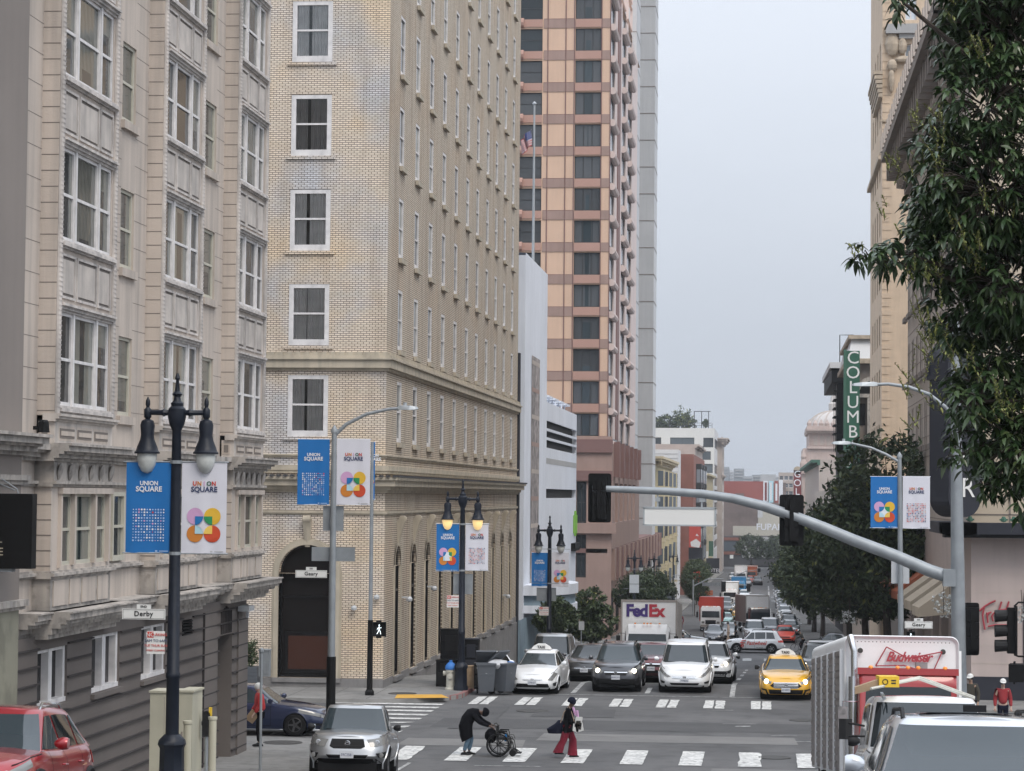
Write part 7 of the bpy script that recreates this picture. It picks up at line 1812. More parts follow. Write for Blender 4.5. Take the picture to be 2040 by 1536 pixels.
  pz=B_.bpt(0,.36 if front not in('crv','sedan','prius','sienna','fusion')else{'crv':.47,'sedan':.42,'prius':.50,'sienna':.43,'fusion':.33}[front],.02)
  g=MB(); g.box(pz[0]-.01,pz[0]+.012,-.155,.155,pz[2]-.078,pz[2]+.078); pl_=g.build('license_plate','plate',o); text(plate,.088,'navy_ink',pl_,(pz[0]+.016,0,pz[2]-.005),(R(90),0,R(90)),ext=.001,sx=.85)
# seams, handles, wipers, mirrors
  g=MB()
  if seams:
   xs_=sp.get('doors',[sp['side'][0][0]-.05,sp['side'][0][1]-.02,sp['side'][1][1]+.02])
   for xx in xs_:
    B_.quad(g,'bx',[(xx+.006,.995),(xx-.006,.995),(xx-.006,.12),(xx+.006,.12)],.003,1,8,mirror=True)
   B_.quad(g,'bx',[(xs_[0],.135),(xs_[-1],.135),(xs_[-1],.12),(xs_[0],.12)],.003,10,1,mirror=True)
   zc_=[(Lh*.86,.93),(sp['wf'][0]+.12,.93)]
   B_.quad(g,'bx',[(Lh*.86,.985),(sp['wf'][0],.985),(sp['wf'][0],.97),(Lh*.86,.97)],.003,10,1,mirror=True)
  g.build('panel_seams','black',body)
  for xx in(sp['side'][0][1]+.15,sp['side'][1][1]+.18):
   for s_ in(1,-1):
    a=Lh; y=B_.bpt(B_.phi_x(xx/Lh,n,1),.78,.0)[1]; zz=B_.bpt(B_.phi_x(xx/Lh,n,1),.78)[2]; g=MB(); g.tube([(xx+.09,s_*(y+.0),zz),(xx+.07,s_*(y+.03),zz),(xx-.07,s_*(y+.03),zz),(xx-.09,s_*y,zz)],.012,6); g.build('door_handle',paint,o,smooth=True)
  g=MB()
  for y0 in(.5,-.15):
   pa=B_.gpt(B_.phi_y(y0/(B_.W*.88),gn),.05,.02); pb=B_.gpt(B_.phi_y((y0-.5)/(B_.W*.88),gn),.12,.02); g.tube([(pa[0],y0,pa[2]),(pb[0]+.01,y0-.5,pb[2])],.008,4)
  g.build('wipers','black',o)
 mxp=sp.get('mirror_x',sp['side'][0][0]-.03); zb=smooth_tab(sp['top'],mxp)
 for s_ in(1,-1):
  g=MB(); rings=[]
  for t_,k in((0,.35),(.25,.8),(.6,1),(.9,.92),(1,.8)):
   cy=s_*(B_.W*.93+.06+t_*.17); hh,ww_=.085*k,.055*k+.03; rings.append([(mxp+ww_*math.cos(a_),cy,zb+.1+hh*math.sin(a_))for a_ in[2*math.pi*i/10 for i in range(10)]])
  g.ring_loft(rings); mo=g.build('mirror',sp.get('mirror_m',paint),o,smooth=True)
  g=MB(); g.box(mxp-.1,mxp-.085,s_*(B_.W*.93+.14)-.08,s_*(B_.W*.93+.14)+.08,zb+.04,zb+.16); g.build('mirror_glass','glass_pale',mo)
 if rails:
  for s_ in(1,-1):
   g=MB(); xf,xr=sp['wf'][1]-.15,sp['wr'][1]+.25; yy=B_.W*sp['gw'][1]*.9
   g.tube([(xf,s_*yy,sp['H']-.06),(xf-.15,s_*yy,sp['H']+.03),(xr+.15,s_*yy,sp['H']+.03),(xr,s_*yy,sp['H']-.06)],.02,6); g.build('roof_rail','plastic' if rails==1 else 'chrome',o,smooth=True)
 add_wheels(o,sp['wx'],B_.W*.965,sp['r'],sp.get('tw',.22),style); o['_b']=0; del o['_b']
 return o,B_
FACE=-90
# ---- near vehicles
MAZ=dict(SUV); MAZ.update(L=4.28,W=1.77,H=1.55,top=[(-2.15,.98),(-2.0,1.06),(-1.5,1.06),(0,.98),(.8,.98),(1.4,.93),(1.9,.82),(2.1,.74)],wf=(.95,.2),wr=(-2.0,-1.35),gw=(.88,.62),wx=(1.25,-1.3),r=.35,side=[(.68,-.1),(-.18,-.95),(-1.02,-1.45)])
MAZ['bot']=[(-2.15,.36),(-2,.24),(1.9,.2),(2.1,.24)]
rc,_=car('shiny red crossover with silver roof rails parked at the left kerb',-9.78,30.6,FACE+2,MAZ,'paint_redcar','mazda','crossover','car',rails=2,clad=.14,style='multi',plate='8TRZ316')
bc,_=car('dark blue sedan crossing behind the person in the red puffer jacket',-15.1,71.6,0,SED,'paint_blue','sedan','sedan','car',plate='8KJD501',style='dark',over=dict(H=1.45,wf=(1.15,.25),wr=(-2.0,-.6)))
TAC=dict(SUV); TAC.update(L=5.3,W=1.9,H=1.80,n=6.,top=[(-2.65,1.1),(-.7,1.12),(.4,1.14),(.95,1.16),(1.6,1.14),(2.2,1.09),(2.6,1.0)],bot=[(-2.65,.55),(-2,.5),(1.9,.44),(2.6,.42)],wf=(.95,.45),wr=(-.98,-.8),gw=(.9,.70),r=.40,wx=(1.75,-1.5),side=[(.72,.02),(-.06,-.72)],tw=.27,arch=.02,doors=[.85,-.02,-.85],mirror_m='plastic',aft=[(0,.93),(.12,.96),(.3,1.0),(.6,.985),(.85,.96),(1.,.93)])
tc_,TB=car('silver pickup truck with black mirrors stopped at the left corner',-9.83,58.6,FACE+5,TAC,'paint_silver','tacoma','pickup_truck','pickup truck',plate='59C2581',clad=.0,style='dark')
g=MB(); g.box(-2.5,-1.05,-.78,.78,1.135,1.15); g.build('truck_bed','black',tc_)
g=MB(); g.box(-2.6,-1.02,-.86,-.8,1.1,1.2); g.box(-2.6,-1.02,.8,.86,1.1,1.2); g.box(-2.64,-2.56,-.86,.86,1.1,1.19); g.build('bed_rail','paint_silver',tc_)
for s_ in(1,-1):
 g=MB(); p=TB.bpt(TB.phi_y(.82,6.),.33,.02); g.lathe([(.06,.0),(.055,.02),(.01,.025)],(p[0],p[1]*s_,p[2]),14,axis='x'); g.build('fog_lamp','headlamp',tc_,smooth=True)
SIL_=dict(SUV); SIL_.update(L=4.8,W=1.92,H=1.61,wf=(1.05,.3),wr=(-2.25,-1.8))
ss,SB=car('silver suv with black roof rails and sunroof at the bottom right corner',1.83,22.2,FACE,SIL_,'paint_silver2','crv','suv','car',rails=1,plate='8HRG229')
g=MB(); g.box(-.75,-.12,-.42,.42,1.612,1.618); g.build('sunroof','glass_car',ss)
g=MB(); g.box(.70,.72,-.1,.1,1.62,1.68); g.build('mirror_mount','plastic',ss)
vn=dict(VAN); vn.update(L=5.5,W=2.0,H=1.98,n=7.,gn=10.,top=[(-2.75,1.15),(0,1.17),(1.35,1.18),(2.1,1.13),(2.55,1.02),(2.7,.95)],bot=[(-2.75,.45),(2.7,.42)],wf=(1.5,.95),wr=(-2.7,-2.6),gw=(.9,.76),r=.38,wx=(1.85,-1.75),side=[(1.15,.3),(.2,-1.0),(-1.1,-2.3)],arch=.03,mirror_m='plastic',mirror_x=1.3)
wv,WB=car('white work van with a ladder on its roof in front of the beer truck',2.4,37.6,FACE,vn,'paint_white_car','tacoma','work_van','van',plate='9A27714')
for s_ in(1,-1):
 g=MB(); g.tube([(1.32,s_*.92,1.5),(1.36,s_*1.16,1.54)],.018,6); g.tube([(1.32,s_*.92,1.35),(1.36,s_*1.16,1.35)],.018,6); g.build('mirror_arm','black',wv)
 g=MB(); rings=[[(1.32+dx*.08,s_*1.2+dy*.8,z)for dx,dy in((-.6,-.1),(.4,-.12),(.8,0),(.4,.12),(-.6,.1))]for z in(1.3,1.34,1.56,1.6)]; g.ring_loft(rings); g.build('mirror','plastic',wv)
g=MB(); g.face([(1.49,.62,1.3),(1.49,.42,1.3),(1.44,.42,1.4),(1.44,.62,1.4)]); g.build('windshield_sticker','l_lb',wv)
# ladder rack and things carried on the van
ld=empty('ladder','pale aluminium ladder strapped across the roof of the white work van','ladder',(0,0,0))
zl=prof(38)+2.12; P0,P1=Vector(A(1735,1372,36.6)),Vector(A(1940,1392,39.0)); Q=Vector((.05,.55,-.02))
mid=Vector(A(1830,1352,37.2)); g=MB()
g.tube([tuple(P0),tuple(mid),tuple(P1)],.022,6); g.tube([tuple(P0+Q),tuple(mid+Q),tuple(P1+Q)],.022,6)
for k in range(11):
 t_=k/10; c_=P0.lerp(mid,t_*2)if t_<.5 else mid.lerp(P1,t_*2-1); g.tube([tuple(c_),tuple(c_+Q)],.014,5)
g.build('rails','ladder',ld); g=MB()
for pp in(A(1760,1385,36.9),A(1925,1400,38.8)):g.box(pp.x-.02,pp.x+.02,pp.y-.3,pp.y+.6,pp.z-.04,pp.z); g.tube([(pp.x,pp.y,pp.z),(pp.x,pp.y,pp.z-.25)],.015,5)
g.build('roof_bar','galv',ld)
tl=empty('tool_case','yellow tool case and reddish board tied to the van roof beside the ladder','tool case',tuple(A(1768,1357,36.9)),R(8))
g=MB(); g.box(-.15,.15,-.14,.14,-.08,.08); g.build('case','yellow_tool',tl); g=MB(); g.tube([(-.06+.04*math.cos(k*.8),-.145,.04*math.sin(k*.8))for k in range(9)],.007,4); g.box(.03,.1,-.145,-.14,.01,.03); g.box(.03,.1,-.145,-.14,-.03,-.01); g.build('handle','charcoal',tl)
g=MB(); a_,b_=A(1703,1374,36.9),A(1752,1360,36.9); g.ring_loft([[(a_.x,a_.y-.1,a_.z-.06),(a_.x,a_.y+.1,a_.z-.06),(a_.x,a_.y+.1,a_.z+.04),(a_.x,a_.y-.1,a_.z+.04)],[(b_.x,b_.y-.1,b_.z-.07),(b_.x,b_.y+.1,b_.z-.07),(b_.x,b_.y+.1,b_.z+.06),(b_.x,b_.y-.1,b_.z+.06)]])
tag(g.build('wooden_board','card'),'reddish brown board sticking out left of the yellow tool case','board')
# ---- beer truck
bt=empty('beer_truck','white and red beer delivery truck with ribbed roller sides','truck',group=None); oriented(bt,2.5,53.2,FACE+3.2,5)
bw,bh0,bh1=1.15,.55,3.33
def rrect(x,w_,z0,z1,r_,n=5):
 P_=[]
 for cy,cz,a0 in((w_-r_,z1-r_,0),(-w_+r_,z1-r_,90),(-w_+.02,z0+.02,180),(w_-.02,z0+.02,270)):
  rr2=r_ if z1-cz<r_*1.5 and a0<180 else.02
  for k in range(n+1):t_=R(a0+90*k/n); P_.append((x,cy+rr2*math.cos(t_),cz+rr2*math.sin(t_)))
 return P_
g=MB(); g.ring_loft([rrect(4.1,bw-.07,bh0,bh1-.07,.14),rrect(4.17,bw-.02,bh0,bh1-.02,.16),rrect(4.1,bw,bh0,bh1,.17),rrect(-4.2,bw,bh0,bh1,.17)]); g.build('cargo_box','truck_white',bt,smooth=True)
g=MB()
for s_ in(-1,1):
 g.box(-4.1,3.95,s_*bw-(.012 if s_>0 else-.0)+(0 if s_>0 else-.012),s_*bw+.012*s_+(.012 if s_<0 else 0),.6,bh1-.3,0)
 for k in range(5):
  x0=-4.0+k*1.6
  for j in range(17):z=.68+j*.14; g.box(x0,x0+1.45,s_*(bw+.012)if s_>0 else s_*(bw+.035),s_*(bw+.035)if s_>0 else s_*(bw+.012),z,z+.1,0)
  g.box(x0+1.46,x0+1.58,s_*(bw+.0)if s_>0 else s_*(bw+.06),s_*(bw+.06)if s_>0 else s_*bw,.55,bh1-.28,1)
g.build('roller_doors',['alu','truck_white'],bt)
g=MB();
for y_ in(-.82,.82):g.lathe([(.001,.015),(.05,.012),(.055,0)],(4.175,y_,3.02),12,axis='x')
for k in range(26):g.lathe([(.001,.012),(.012,0)],(4.16,-.95+k*.076,3.2),5,axis='x')
g.build('marker_lamps','copper_green' if False else 'iron',bt)
lg=empty('x','x','x'); bpy.data.objects.remove(lg)
g=MB()
def LP(y,z):return(4.181,-y,z)
bow=[(-.62,2.72),(-.40,3.10),(.02,2.88),(.70,3.02),(.50,2.58),(-.06,2.74)]
for(a_,b_)in zip(bow,bow[1:]+bow[:1]):g.tube([(4.185,a_[0]*1.0+.1,a_[1]),(4.185,b_[0]+.1,b_[1])],.013,5)
lgo=g.build('bow_tie_logo','bud_red',bt)
text('Budweiser',.27,'bud_red',lgo,(4.188,.13,2.90),(R(90),0,R(90)),ext=.003,shear=.45,sx=.86,bold=.008,spacing=.9)
# red cab in front of the box
g=MB(); cabp=[(5.95,1.0,.6,1.25),(5.2,1.02,.6,1.62)]
g.ring_loft([[(x,y,z)for y,z in((-w_,z0),(w_,z0),(w_,z1),(w_*.92,z1+.06),(-w_*.92,z1+.06),(-w_,z1))]for x,w_,z0,z1 in((6.5,.55,.75,1.25),(6.4,.72,.6,1.36),(5.3,.86,.6,1.56))]); g.build('hood','paint_truckred',bt,smooth=True)
g=MB(); g.ring_loft([[(x,y,z)for y,z in((-w_,z0),(w_,z0),(w_*.97,z1),(w_*.9,z1+.1),(-w_*.9,z1+.1),(-w_*.97,z1))]for x,w_,z0,z1 in((5.32,.96,.6,2.32),(5.2,.98,.6,2.52),(4.35,.98,.6,2.56))]); cb_=g.build('cab','paint_truckred',bt,smooth=True)
g=MB(); g.face([(5.33,-.84,1.6),(5.33,.84,1.6),(5.325,.82,2.3),(5.325,-.82,2.3)]); g.build('windshield','glass_car',bt)
for s_ in(-1,1):
 g=MB(); g.face([(5.1,s_*.99,1.55),(4.55,s_*.99,1.55),(4.55,s_*.965,2.3),(5.05,s_*.965,2.3)]); g.build('side_window','glass_car',bt)
 g=MB(); g.ring_loft([[(x,s_*(y0+dy),z)for dy,z in((0,.62),(.26,.62),(.30,1.0),(.2,1.22),(0,1.3))]for x,y0 in((6.45,.62),(6.1,.74),(5.4,.74))]); g.build('fender','paint_truckred',bt,smooth=True)
 g=MB(); g.lathe([(.13,0),(.11,.03),(.02,.05)],(6.45,s_*.76,.98),14,axis='x'); g.build('headlight','headlamp',bt,smooth=True); g=MB(); g.lathe([(.18,-.01),(.18,.01)],(6.44,s_*.76,.98),14,axis='x'); g.build('headlight_ring','amber',bt)
 g=MB(); g.tube([(5.25,s_*.95,2.0),(5.45,s_*1.28,2.0),(5.45,s_*1.28,1.3),(5.25,s_*.95,1.3)],.016,6); g.build('mirror_frame','chrome',bt); g=MB(); g.box(5.42,5.48,s_*1.28-.09,s_*1.28+.09,1.4,1.9); g.build('mirror','alu',bt)
g=MB(); g.box(5.0,5.3,-.98,.98,2.53,2.66); g.build('sun_visor','paint_truckred',bt)
g=MB()
for y_ in(-.72,-.2,0,.2,.72):g.lathe([(.05,0),(.045,.03),(.01,.05)],(5.26,y_,2.66),8,axis='x');
g.build('roof_marker_lights','amber',bt)
g=MB(); g.box(4.9,5.1,.18,.4,2.66,2.78); g.build('roof_horn','alu',bt)
g=MB(); g.tube([(4.28,-.95,.6),(4.28,-.95,3.0),(4.28,-1.0,3.18),(4.2,-1.02,3.3)],.07,12); g.lathe([(.12,0),(.12,1.6)],(4.28,-.95,.9),12); g.build('exhaust_stack','chrome',bt,smooth=True)
add_wheels(bt,(5.75,-2.4),1.1,.48,.3,'truck')
g=MB(); g.box(-4.2,6.3,-.45,.45,.5,.75); g.build('chassis','black',bt)
# ---- the cars waiting at the crossing
PRI=dict(SED); PRI.update(L=4.46,W=1.75,H=1.49,top=[(-2.2,1.0),(-2.0,1.12),(-1.2,1.1),(0,.97),(.9,.95),(1.5,.87),(1.95,.76),(2.15,.66)],wf=(1.25,.1),wr=(-2.1,-.9),wx=(1.35,-1.35),gw=(.88,.6),r=.31,side=[(.85,.0),(-.1,-.85),(-.93,-1.6)])
tx,TB2=car('white hatchback taxi with a roof sign and its left door open',-8.12,89.2,FACE-3,PRI,'paint_white_car','prius','taxi','taxi',plate='27491K1')
def taxi_sign(o,z,x,word,m,tm,w_=.36,arch_=True):
 g=MB(); g.ring_loft([[(x+dx,y,z+dz)for dx,dz in((-.1,0),(.1,0),(.06,h_),(-.06,h_))]for y,h_ in((-w_,.04),(-w_*.8,.12),(-w_*.35,.15 if not arch_ else.21),(w_*.35,.15 if not arch_ else.21),(w_*.8,.12),(w_,.04))]); s=g.build('roof_sign',m,o,smooth=False); text(word,.13,tm,s,(x+.105,0,z+.08),(R(78),0,R(90)),ext=.002,bold=.004); return s
taxi_sign(tx,1.485,-.1,'TAXI','sign_white','black')
g=MB(); g.ring_loft([[(.75,y,z)for y,z in((-.02,.35),(.02,.35),(.02,.98),(-.02,.98))],[(-.25,y,z)for y,z in((-.02,.35),(.02,.35),(.02,.98),(-.02,.98))]]); g.tube([(.7,0,.98),(.25,0,1.38),(-.22,0,1.4),(-.24,0,.98)],.022,6)
d=g.build('open_door','paint_white_car',tx); d.matrix_local=Matrix.Translation((.85,-.88,0))@Matrix.Rotation(R(50),4,'Z')@Matrix.Translation((-.75,0,0)); g=MB(); g.face([(.66,0,.99),(.25,0,1.36),(-.2,0,1.38),(-.22,0,.99)]); g.build('door_glass','glass_car',d)
car('dark grey suv with glowing headlights, second in the waiting row',-5.35,90.9,FACE,SUV,'paint_charcoal','crv','suv','car',lit=True,clad=.2,rails=1,plate='8MPC375')
car('white minivan, third in the waiting row at the crossing',-2.86,91.2,FACE,VAN,'paint_white_car','sienna','minivan','car',plate='7YPB046')
TXY=dict(SED); TXY.update(W=1.86,top=[(-2.4,.9),(-2.2,1.0),(-1.6,1.04),(-1.0,.98),(0,.95),(.9,.95),(1.5,.90),(2.0,.82),(2.3,.72)])
ty,_=car('yellow taxi with lit headlights coming towards the crossing on the right',.77,88.7,FACE,TXY,'paint_yellow','fusion','taxi','taxi',lit=True,plate='65189F2',over=dict(mirror_m='plastic'))
taxi_sign(ty,1.46,-.2,'TAXI','sign_white','black')
car('white suv with one lit headlight showing right behind the white minivan',-2.15,98.5,FACE,SUV,'paint_white_car','crv','suv','car',lit=True,plate='8VTR553')
car('black car mostly hidden behind the white suv and minivan',-2.1,106.5,FACE,SED,'paint_black','sedan','sedan','car',plate='7TGH652')
car('maroon suv with a lit headlight between the grey suv and the minivan',-4.42,98.3,FACE,SUV,'paint_maroon','crv','suv','car',lit=True,plate='6KLM802',over=dict(H=1.6))
car('black sedan waiting behind the white taxi',-6.9,98.6,FACE-4,SED,'paint_black','prius','sedan','car',plate='8JKV101',over=dict(H=1.5,W=1.92))
mv,_=car('old grey minivan parked behind the white taxi',-8.75,101.5,FACE,VAN,'paint_greycar','jeep','minivan','car',over=dict(H=1.92,W=1.85),roofm='paint_silver',plate='3FTR442')
car('white car glimpsed behind the black sedan',-7.1,111,FACE,SED,'paint_white_car','sedan','sedan','car',plate='7AAA013')
car('dark car roof with a white edge seen over the grey suv',-6.5,122,FACE,SUV,'paint_black','crv','suv','car',det=0,roofm='paint_white_car')
car('dark sedan behind the dark car at the left kerb',-6.7,131,FACE,SUV,'paint_charcoal','crv','suv','car',det=0)
car('black suv with lit lamps parked behind the yellow taxi',2.3,101.5,FACE,SUV,'paint_black','crv','suv','car',lit=True,rails=1,plate='8DXN550')
car('boxy dark jeep with a white roof behind the black suv',2.62,109,FACE,JEEP,'paint_black','jeep','jeep','car',roofm='paint_white_car',plate='8BBB220')
# crossing white suv
es,EB=car('white suv with red lettering on its doors crossing the second intersection',-.75,191.0,180,SUV,'paint_white_car','crv','suv','car',rails=1,style='five',over=dict(H=1.74,n=7),clad=.12)
z_=.95; text('Fastwheel',.42,'ink_red',es,(-.15,.95,.78),(R(90),0,R(180)),ext=.002,shear=.3,sx=.9,bold=.008)
g=MB(); g.tube([(.95,.955,.55),(.95,.955,.98),(.65,.955,.98)],.045,6); g.tube([(1.1,.955,.8),(.7,.955,.8)],.04,6); g.lathe([(.13,-.01),(.13,.01),(.07,.01),(.07,-.01)],(.92,.955,.58),12,axis='y',cap=False); g.build('door_emblem','ink_red',es)
text('taxi service',.12,'black',es,(-.4,.95,.45),(R(90),0,R(180)),ext=.002)
for o_ in list(es.children):
 if o_.name.startswith('lettering')and 'taxi' in o_.name:pass
# ---- parcel truck
def box_truck(name,label,X,Y,yaw,bw,bl,bh,box_m,cab_m,cat='truck',conv=True,cabh=2.0,side_m=None,group='trucks in the street',gm='black',sp_m=None):
 t=empty(name,label,cat,group=group); oriented(t,X,Y,yaw,4.5); hw=bw/2; x1=bl/2-.6; x0=-bl/2-.6
 g=MB(); g.box(x0,x1,-hw,hw,.95,bh); g.box(x1,x1+.02,-hw,hw,bh-.09,bh+.02,1); g.box(x1,x1+.02,-hw,-hw+.07,.95,bh-.09,1); g.box(x1,x1+.02,hw-.07,hw,.95,bh-.09,1)
 for k in range(int(bl/.6)):g.box(x0+.1+k*.6,x0+.14+k*.6,-hw-.012,-hw,1.,bh-.05,1); g.box(x0+.1+k*.6,x0+.14+k*.6,hw,hw+.012,1.,bh-.05,1)
 g.build('cargo_box',[box_m,side_m or 'truck_grey'],t)
 if sp_m:g=MB(); g.box(x0+.05,x1-.05,-hw-.02,-hw-.013,1.,bh-.05); g.build('side_panel',sp_m,t)
 cw=min(hw-.08,1.02); xc=x1+.1
 if conv:
  g=MB(); g.ring_loft([[(x,y,z)for y,z in((-w_,.55),(w_,.55),(w_,z1-.12),(w_*.9,z1),(-w_*.9,z1),(-w_,z1-.12))]for x,w_,z1 in((xc+2.75,cw*.62,1.25),(xc+2.65,cw*.75,1.42),(xc+1.45,cw*.95,1.66))]); g.build('hood',cab_m,t,smooth=True)
  xw=xc+1.45
 else:xw=xc+1.7
 g=MB(); g.ring_loft([[(x,y,z)for y,z in((-w_,.5),(w_,.5),(w_*.97,z1-.2),(w_*.86,z1),(-w_*.86,z1),(-w_*.97,z1-.2))]for x,w_,z1 in((xw,cw*.96,cabh),(xw-.25,cw,cabh+.42),(xc,cw,cabh+.45))]); g.build('cab',cab_m,t,smooth=True)
 zs0=1.62 if conv else 1.35
 g=MB(); pf=lambda f:xw+.012-(0 if f<1 else 0); g.face([(xw+.012,-cw*.85,zs0),(xw+.012,cw*.85,zs0),(xw+.0,cw*.82,cabh-.02),(xw+.0,-cw*.82,cabh-.02)]); g.face([(xw+.0,-cw*.82,cabh-.02),(xw+.0,cw*.82,cabh-.02),(xw-.16,cw*.8,cabh+.26),(xw-.16,-cw*.8,cabh+.26)]); g.build('windshield','glass_car',t)
 for s_ in(1,-1):
  g=MB(); g.face([(xw-.2,s_*cw*1.005,zs0),(xc+.3,s_*cw*1.005,zs0),(xc+.3,s_*cw*.985,cabh+.1),(xw-.3,s_*cw*.985,cabh+.1)]); g.build('side_window','glass_car',t)
  g=MB(); g.tube([(xw-.15,s_*cw,cabh),(xw+.05,s_*(cw+.28),cabh),(xw+.05,s_*(cw+.28),zs0-.1),(xw-.15,s_*cw,zs0-.1)],.015,5); g.box(xw,xw+.08,s_*(cw+.28)-.09,s_*(cw+.28)+.09,zs0,cabh-.1); g.build('mirror','plastic',t)
  g=MB(); xh=xc+2.7 if conv else xw; g.box(xh,xh+.05,s_*cw*.72-.14,s_*cw*.72+.14,.78,.98); g.build('headlight','headlamp',t)
 xh=xc+2.76 if conv else xw+.01; g=MB(); g.box(xh-.05,xh+.02,-cw*.5,cw*.5,.72,1.2 if conv else 1.1); g.build('grille',gm,t); g=MB(); g.box(xh-.1,xh+.15,-cw*.95,cw*.95,.42,.66); g.build('bumper','plastic' if conv else 'truck_grey',t)
 g=MB()
 for y_ in(-.55,-.15,0,.15,.55):g.box(xw-.12,xw-.04,y_-.04,y_+.04,cabh+.42,cabh+.48)
 g.build('marker_lights','amber',t); g=MB(); g.box(x0,xw,-.42,.42,.45,.95); g.build('chassis','black',t)
 add_wheels(t,(xc+1.95 if conv else xc+.95,x0+1.5),cw,.44,.28,'truck'); return t,x1,hw
ft_,x1,hw=box_truck('parcel_truck','white parcel delivery truck with big purple and red lettering over its cab',-5.22,113.8,FACE,2.56,6.4,3.52,'truck_white','paint_white_car')
text('Fed',.76,'fedex_purple',ft_,(x1+.03,-.04-.0,3.02),(R(90),0,R(90)),align='RIGHT',bold=.03,spacing=.88); text('Ex',.76,'fedex_red',ft_,(x1+.03,-.02,3.02),(R(90),0,R(90)),align='LEFT',bold=.03,spacing=.88)
# ---- traffic further down the hill
DET=0
far=[('dark hatchback heading this way past the crossing white suv',-4.2,206,FACE,PRI,'paint_charcoal','prius'),('blue grey hatchback behind the dark hatchback',-3.05,215,FACE,PRI,'paint_greycar','prius'),('silver van with a white roof directly behind the crossing suv',-.85,214,FACE,VAN,'paint_silver','sienna'),('tall dark van with a white roof right of the silver van',.5,224,FACE,VAN,'paint_charcoal','sienna'),('pale green and white taxi far down the street',-4.15,262,FACE,SED,'paint_teal','sedan'),('pale yellow car beside the grey box truck',-2.85,290,FACE,SUV,'paint_yellow','crv'),('white sedan behind the white box truck',-3.1,380,FACE,SED,'paint_white_car','sedan'),('maroon car waiting at the third crossing',-4.6,425,FACE,SED,'paint_maroon','sedan'),('white roofed car left of the third crossing',-5.1,405,FACE,SUV,'paint_white_car','crv'),('black suv alone on the empty stretch of road',-1.2,458,FACE,SUV,'paint_black','crv'),('white car near the top of the far queue',-5.6,470,FACE,SED,'paint_white_car','sedan'),('silver car in the far queue by the bus',-4.0,486,FACE,SED,'paint_silver','sedan'),('white suv at the very back of the far queue',-6.4,505,FACE,SUV,'paint_white_car','crv'),('small red car beside the far orange bus',-2.9,478,FACE,SED,'paint_red2','sedan')]
for i,(lab,X,Y,yaw,b_,p_,f_n)in enumerate(far):car(lab,X,Y,yaw,b_,p_,f_n,det=1 if Y<230 else 0,plate='7XYZ'+str(101+i*37),roofm='paint_white_car' if 'white roof' in lab else None,name='taxi' if 'taxi' in lab else('van' if 'van' in lab else 'car'),cat='taxi' if 'taxi' in lab else('van' if 'van' in lab else 'car'))
for k,(X,Y,p_,c_)in enumerate(((-4.9,312,'paint_black','black'),(-5.2,330,'paint_greycar','grey'),(-3.3,318,'paint_white_car','white'),(-4.9,362,'paint_silver','silver'),(-5.6,436,'paint_blue','dark blue'),(-3.2,448,'paint_greycar','grey'))):
 car(f'{c_} car in the far uphill queue, '+('near the red truck','just before the white box truck','beside the white box truck','just behind the white box truck','left of the lone black suv','at the front of the last queue')[k],X,Y,FACE,(SED,SUV,SED)[k%3],p_,'sedan','car','car',det=0)
q=random.Random(12); cols_=['paint_white_car','paint_silver','paint_silver','paint_greycar','paint_charcoal','paint_white_car','paint_greycar','paint_blue']
names_=['nearest','second','third','fourth','fifth','sixth','seventh','eighth','ninth','tenth','eleventh','twelfth','thirteenth','fourteenth']
cn={'paint_white_car':'white','paint_silver':'silver','paint_greycar':'grey','paint_charcoal':'charcoal','paint_blue':'dark blue'}
for k in range(14):
 c_=cols_[(k*5+1)%8]; car(f'{cn[c_]} car, {names_[k]} in the row parked under the right-hand trees',2.45,232+k*12.2,FACE,(SED,SUV,SED,PRI)[k%4],c_,('sedan','crv','sedan','prius')[k%4],'parked_car','car',det=0,group='cars parked along the right kerb')
car('black sedan pointing right on the cross street behind the parcel truck',-6.6,195.5,0,SED,'paint_black','sedan','sedan','car',plate='8EEE990')
car('red car facing this way just right of the crossing white suv',1.75,209,FACE,SED,'paint_red2','sedan','sedan','car',det=0)
car('dark sedan on the cross street under the right-hand trees',5.2,194,180,SED,'paint_charcoal','sedan','sedan','car',det=0)
rt_,x1,_=box_truck('red_truck','red box truck with a white cab on the left of the road',-5.2,243,FACE,2.3,5.5,3.3,'paint_red2','truck_white',conv=False,side_m='paint_red2',cabh=2.0)
text('FRESH MEAT',.3,'orange',rt_,(x1+.03,0,3.0),(R(90),0,R(90))); [bpy.data.objects.remove(o_)for o_ in list(rt_.children)if o_.name.startswith('lettering')]
box_truck('box_truck','white box truck behind the red truck',-4.75,343,FACE,2.4,6,3.4,'truck_white','truck_white',conv=False)
box_truck('box_truck','grey sided box truck turned slightly with a dark cab behind the crossing suv',-1.1,240,FACE+9,2.3,7,3.6,'truck_white','paint_charcoal',conv=False,side_m='truck_grey',sp_m='truck_grey')
box_truck('box_truck','blue truck at the third crossing',-4.1,396,FACE,2.3,6,3.0,'paint_bluevan','paint_bluevan',conv=False,side_m='paint_bluevan')
box_truck('box_truck','small white box truck high in the far queue',-4.5,474,FACE,2.5,6,3.5,'truck_white','truck_white',conv=False)
box_truck('bus','orange and white bus at the back of the far queue',-2.6,498,FACE,2.5,9,3.2,'orange','orange',cat='bus',conv=False,side_m='truck_white')
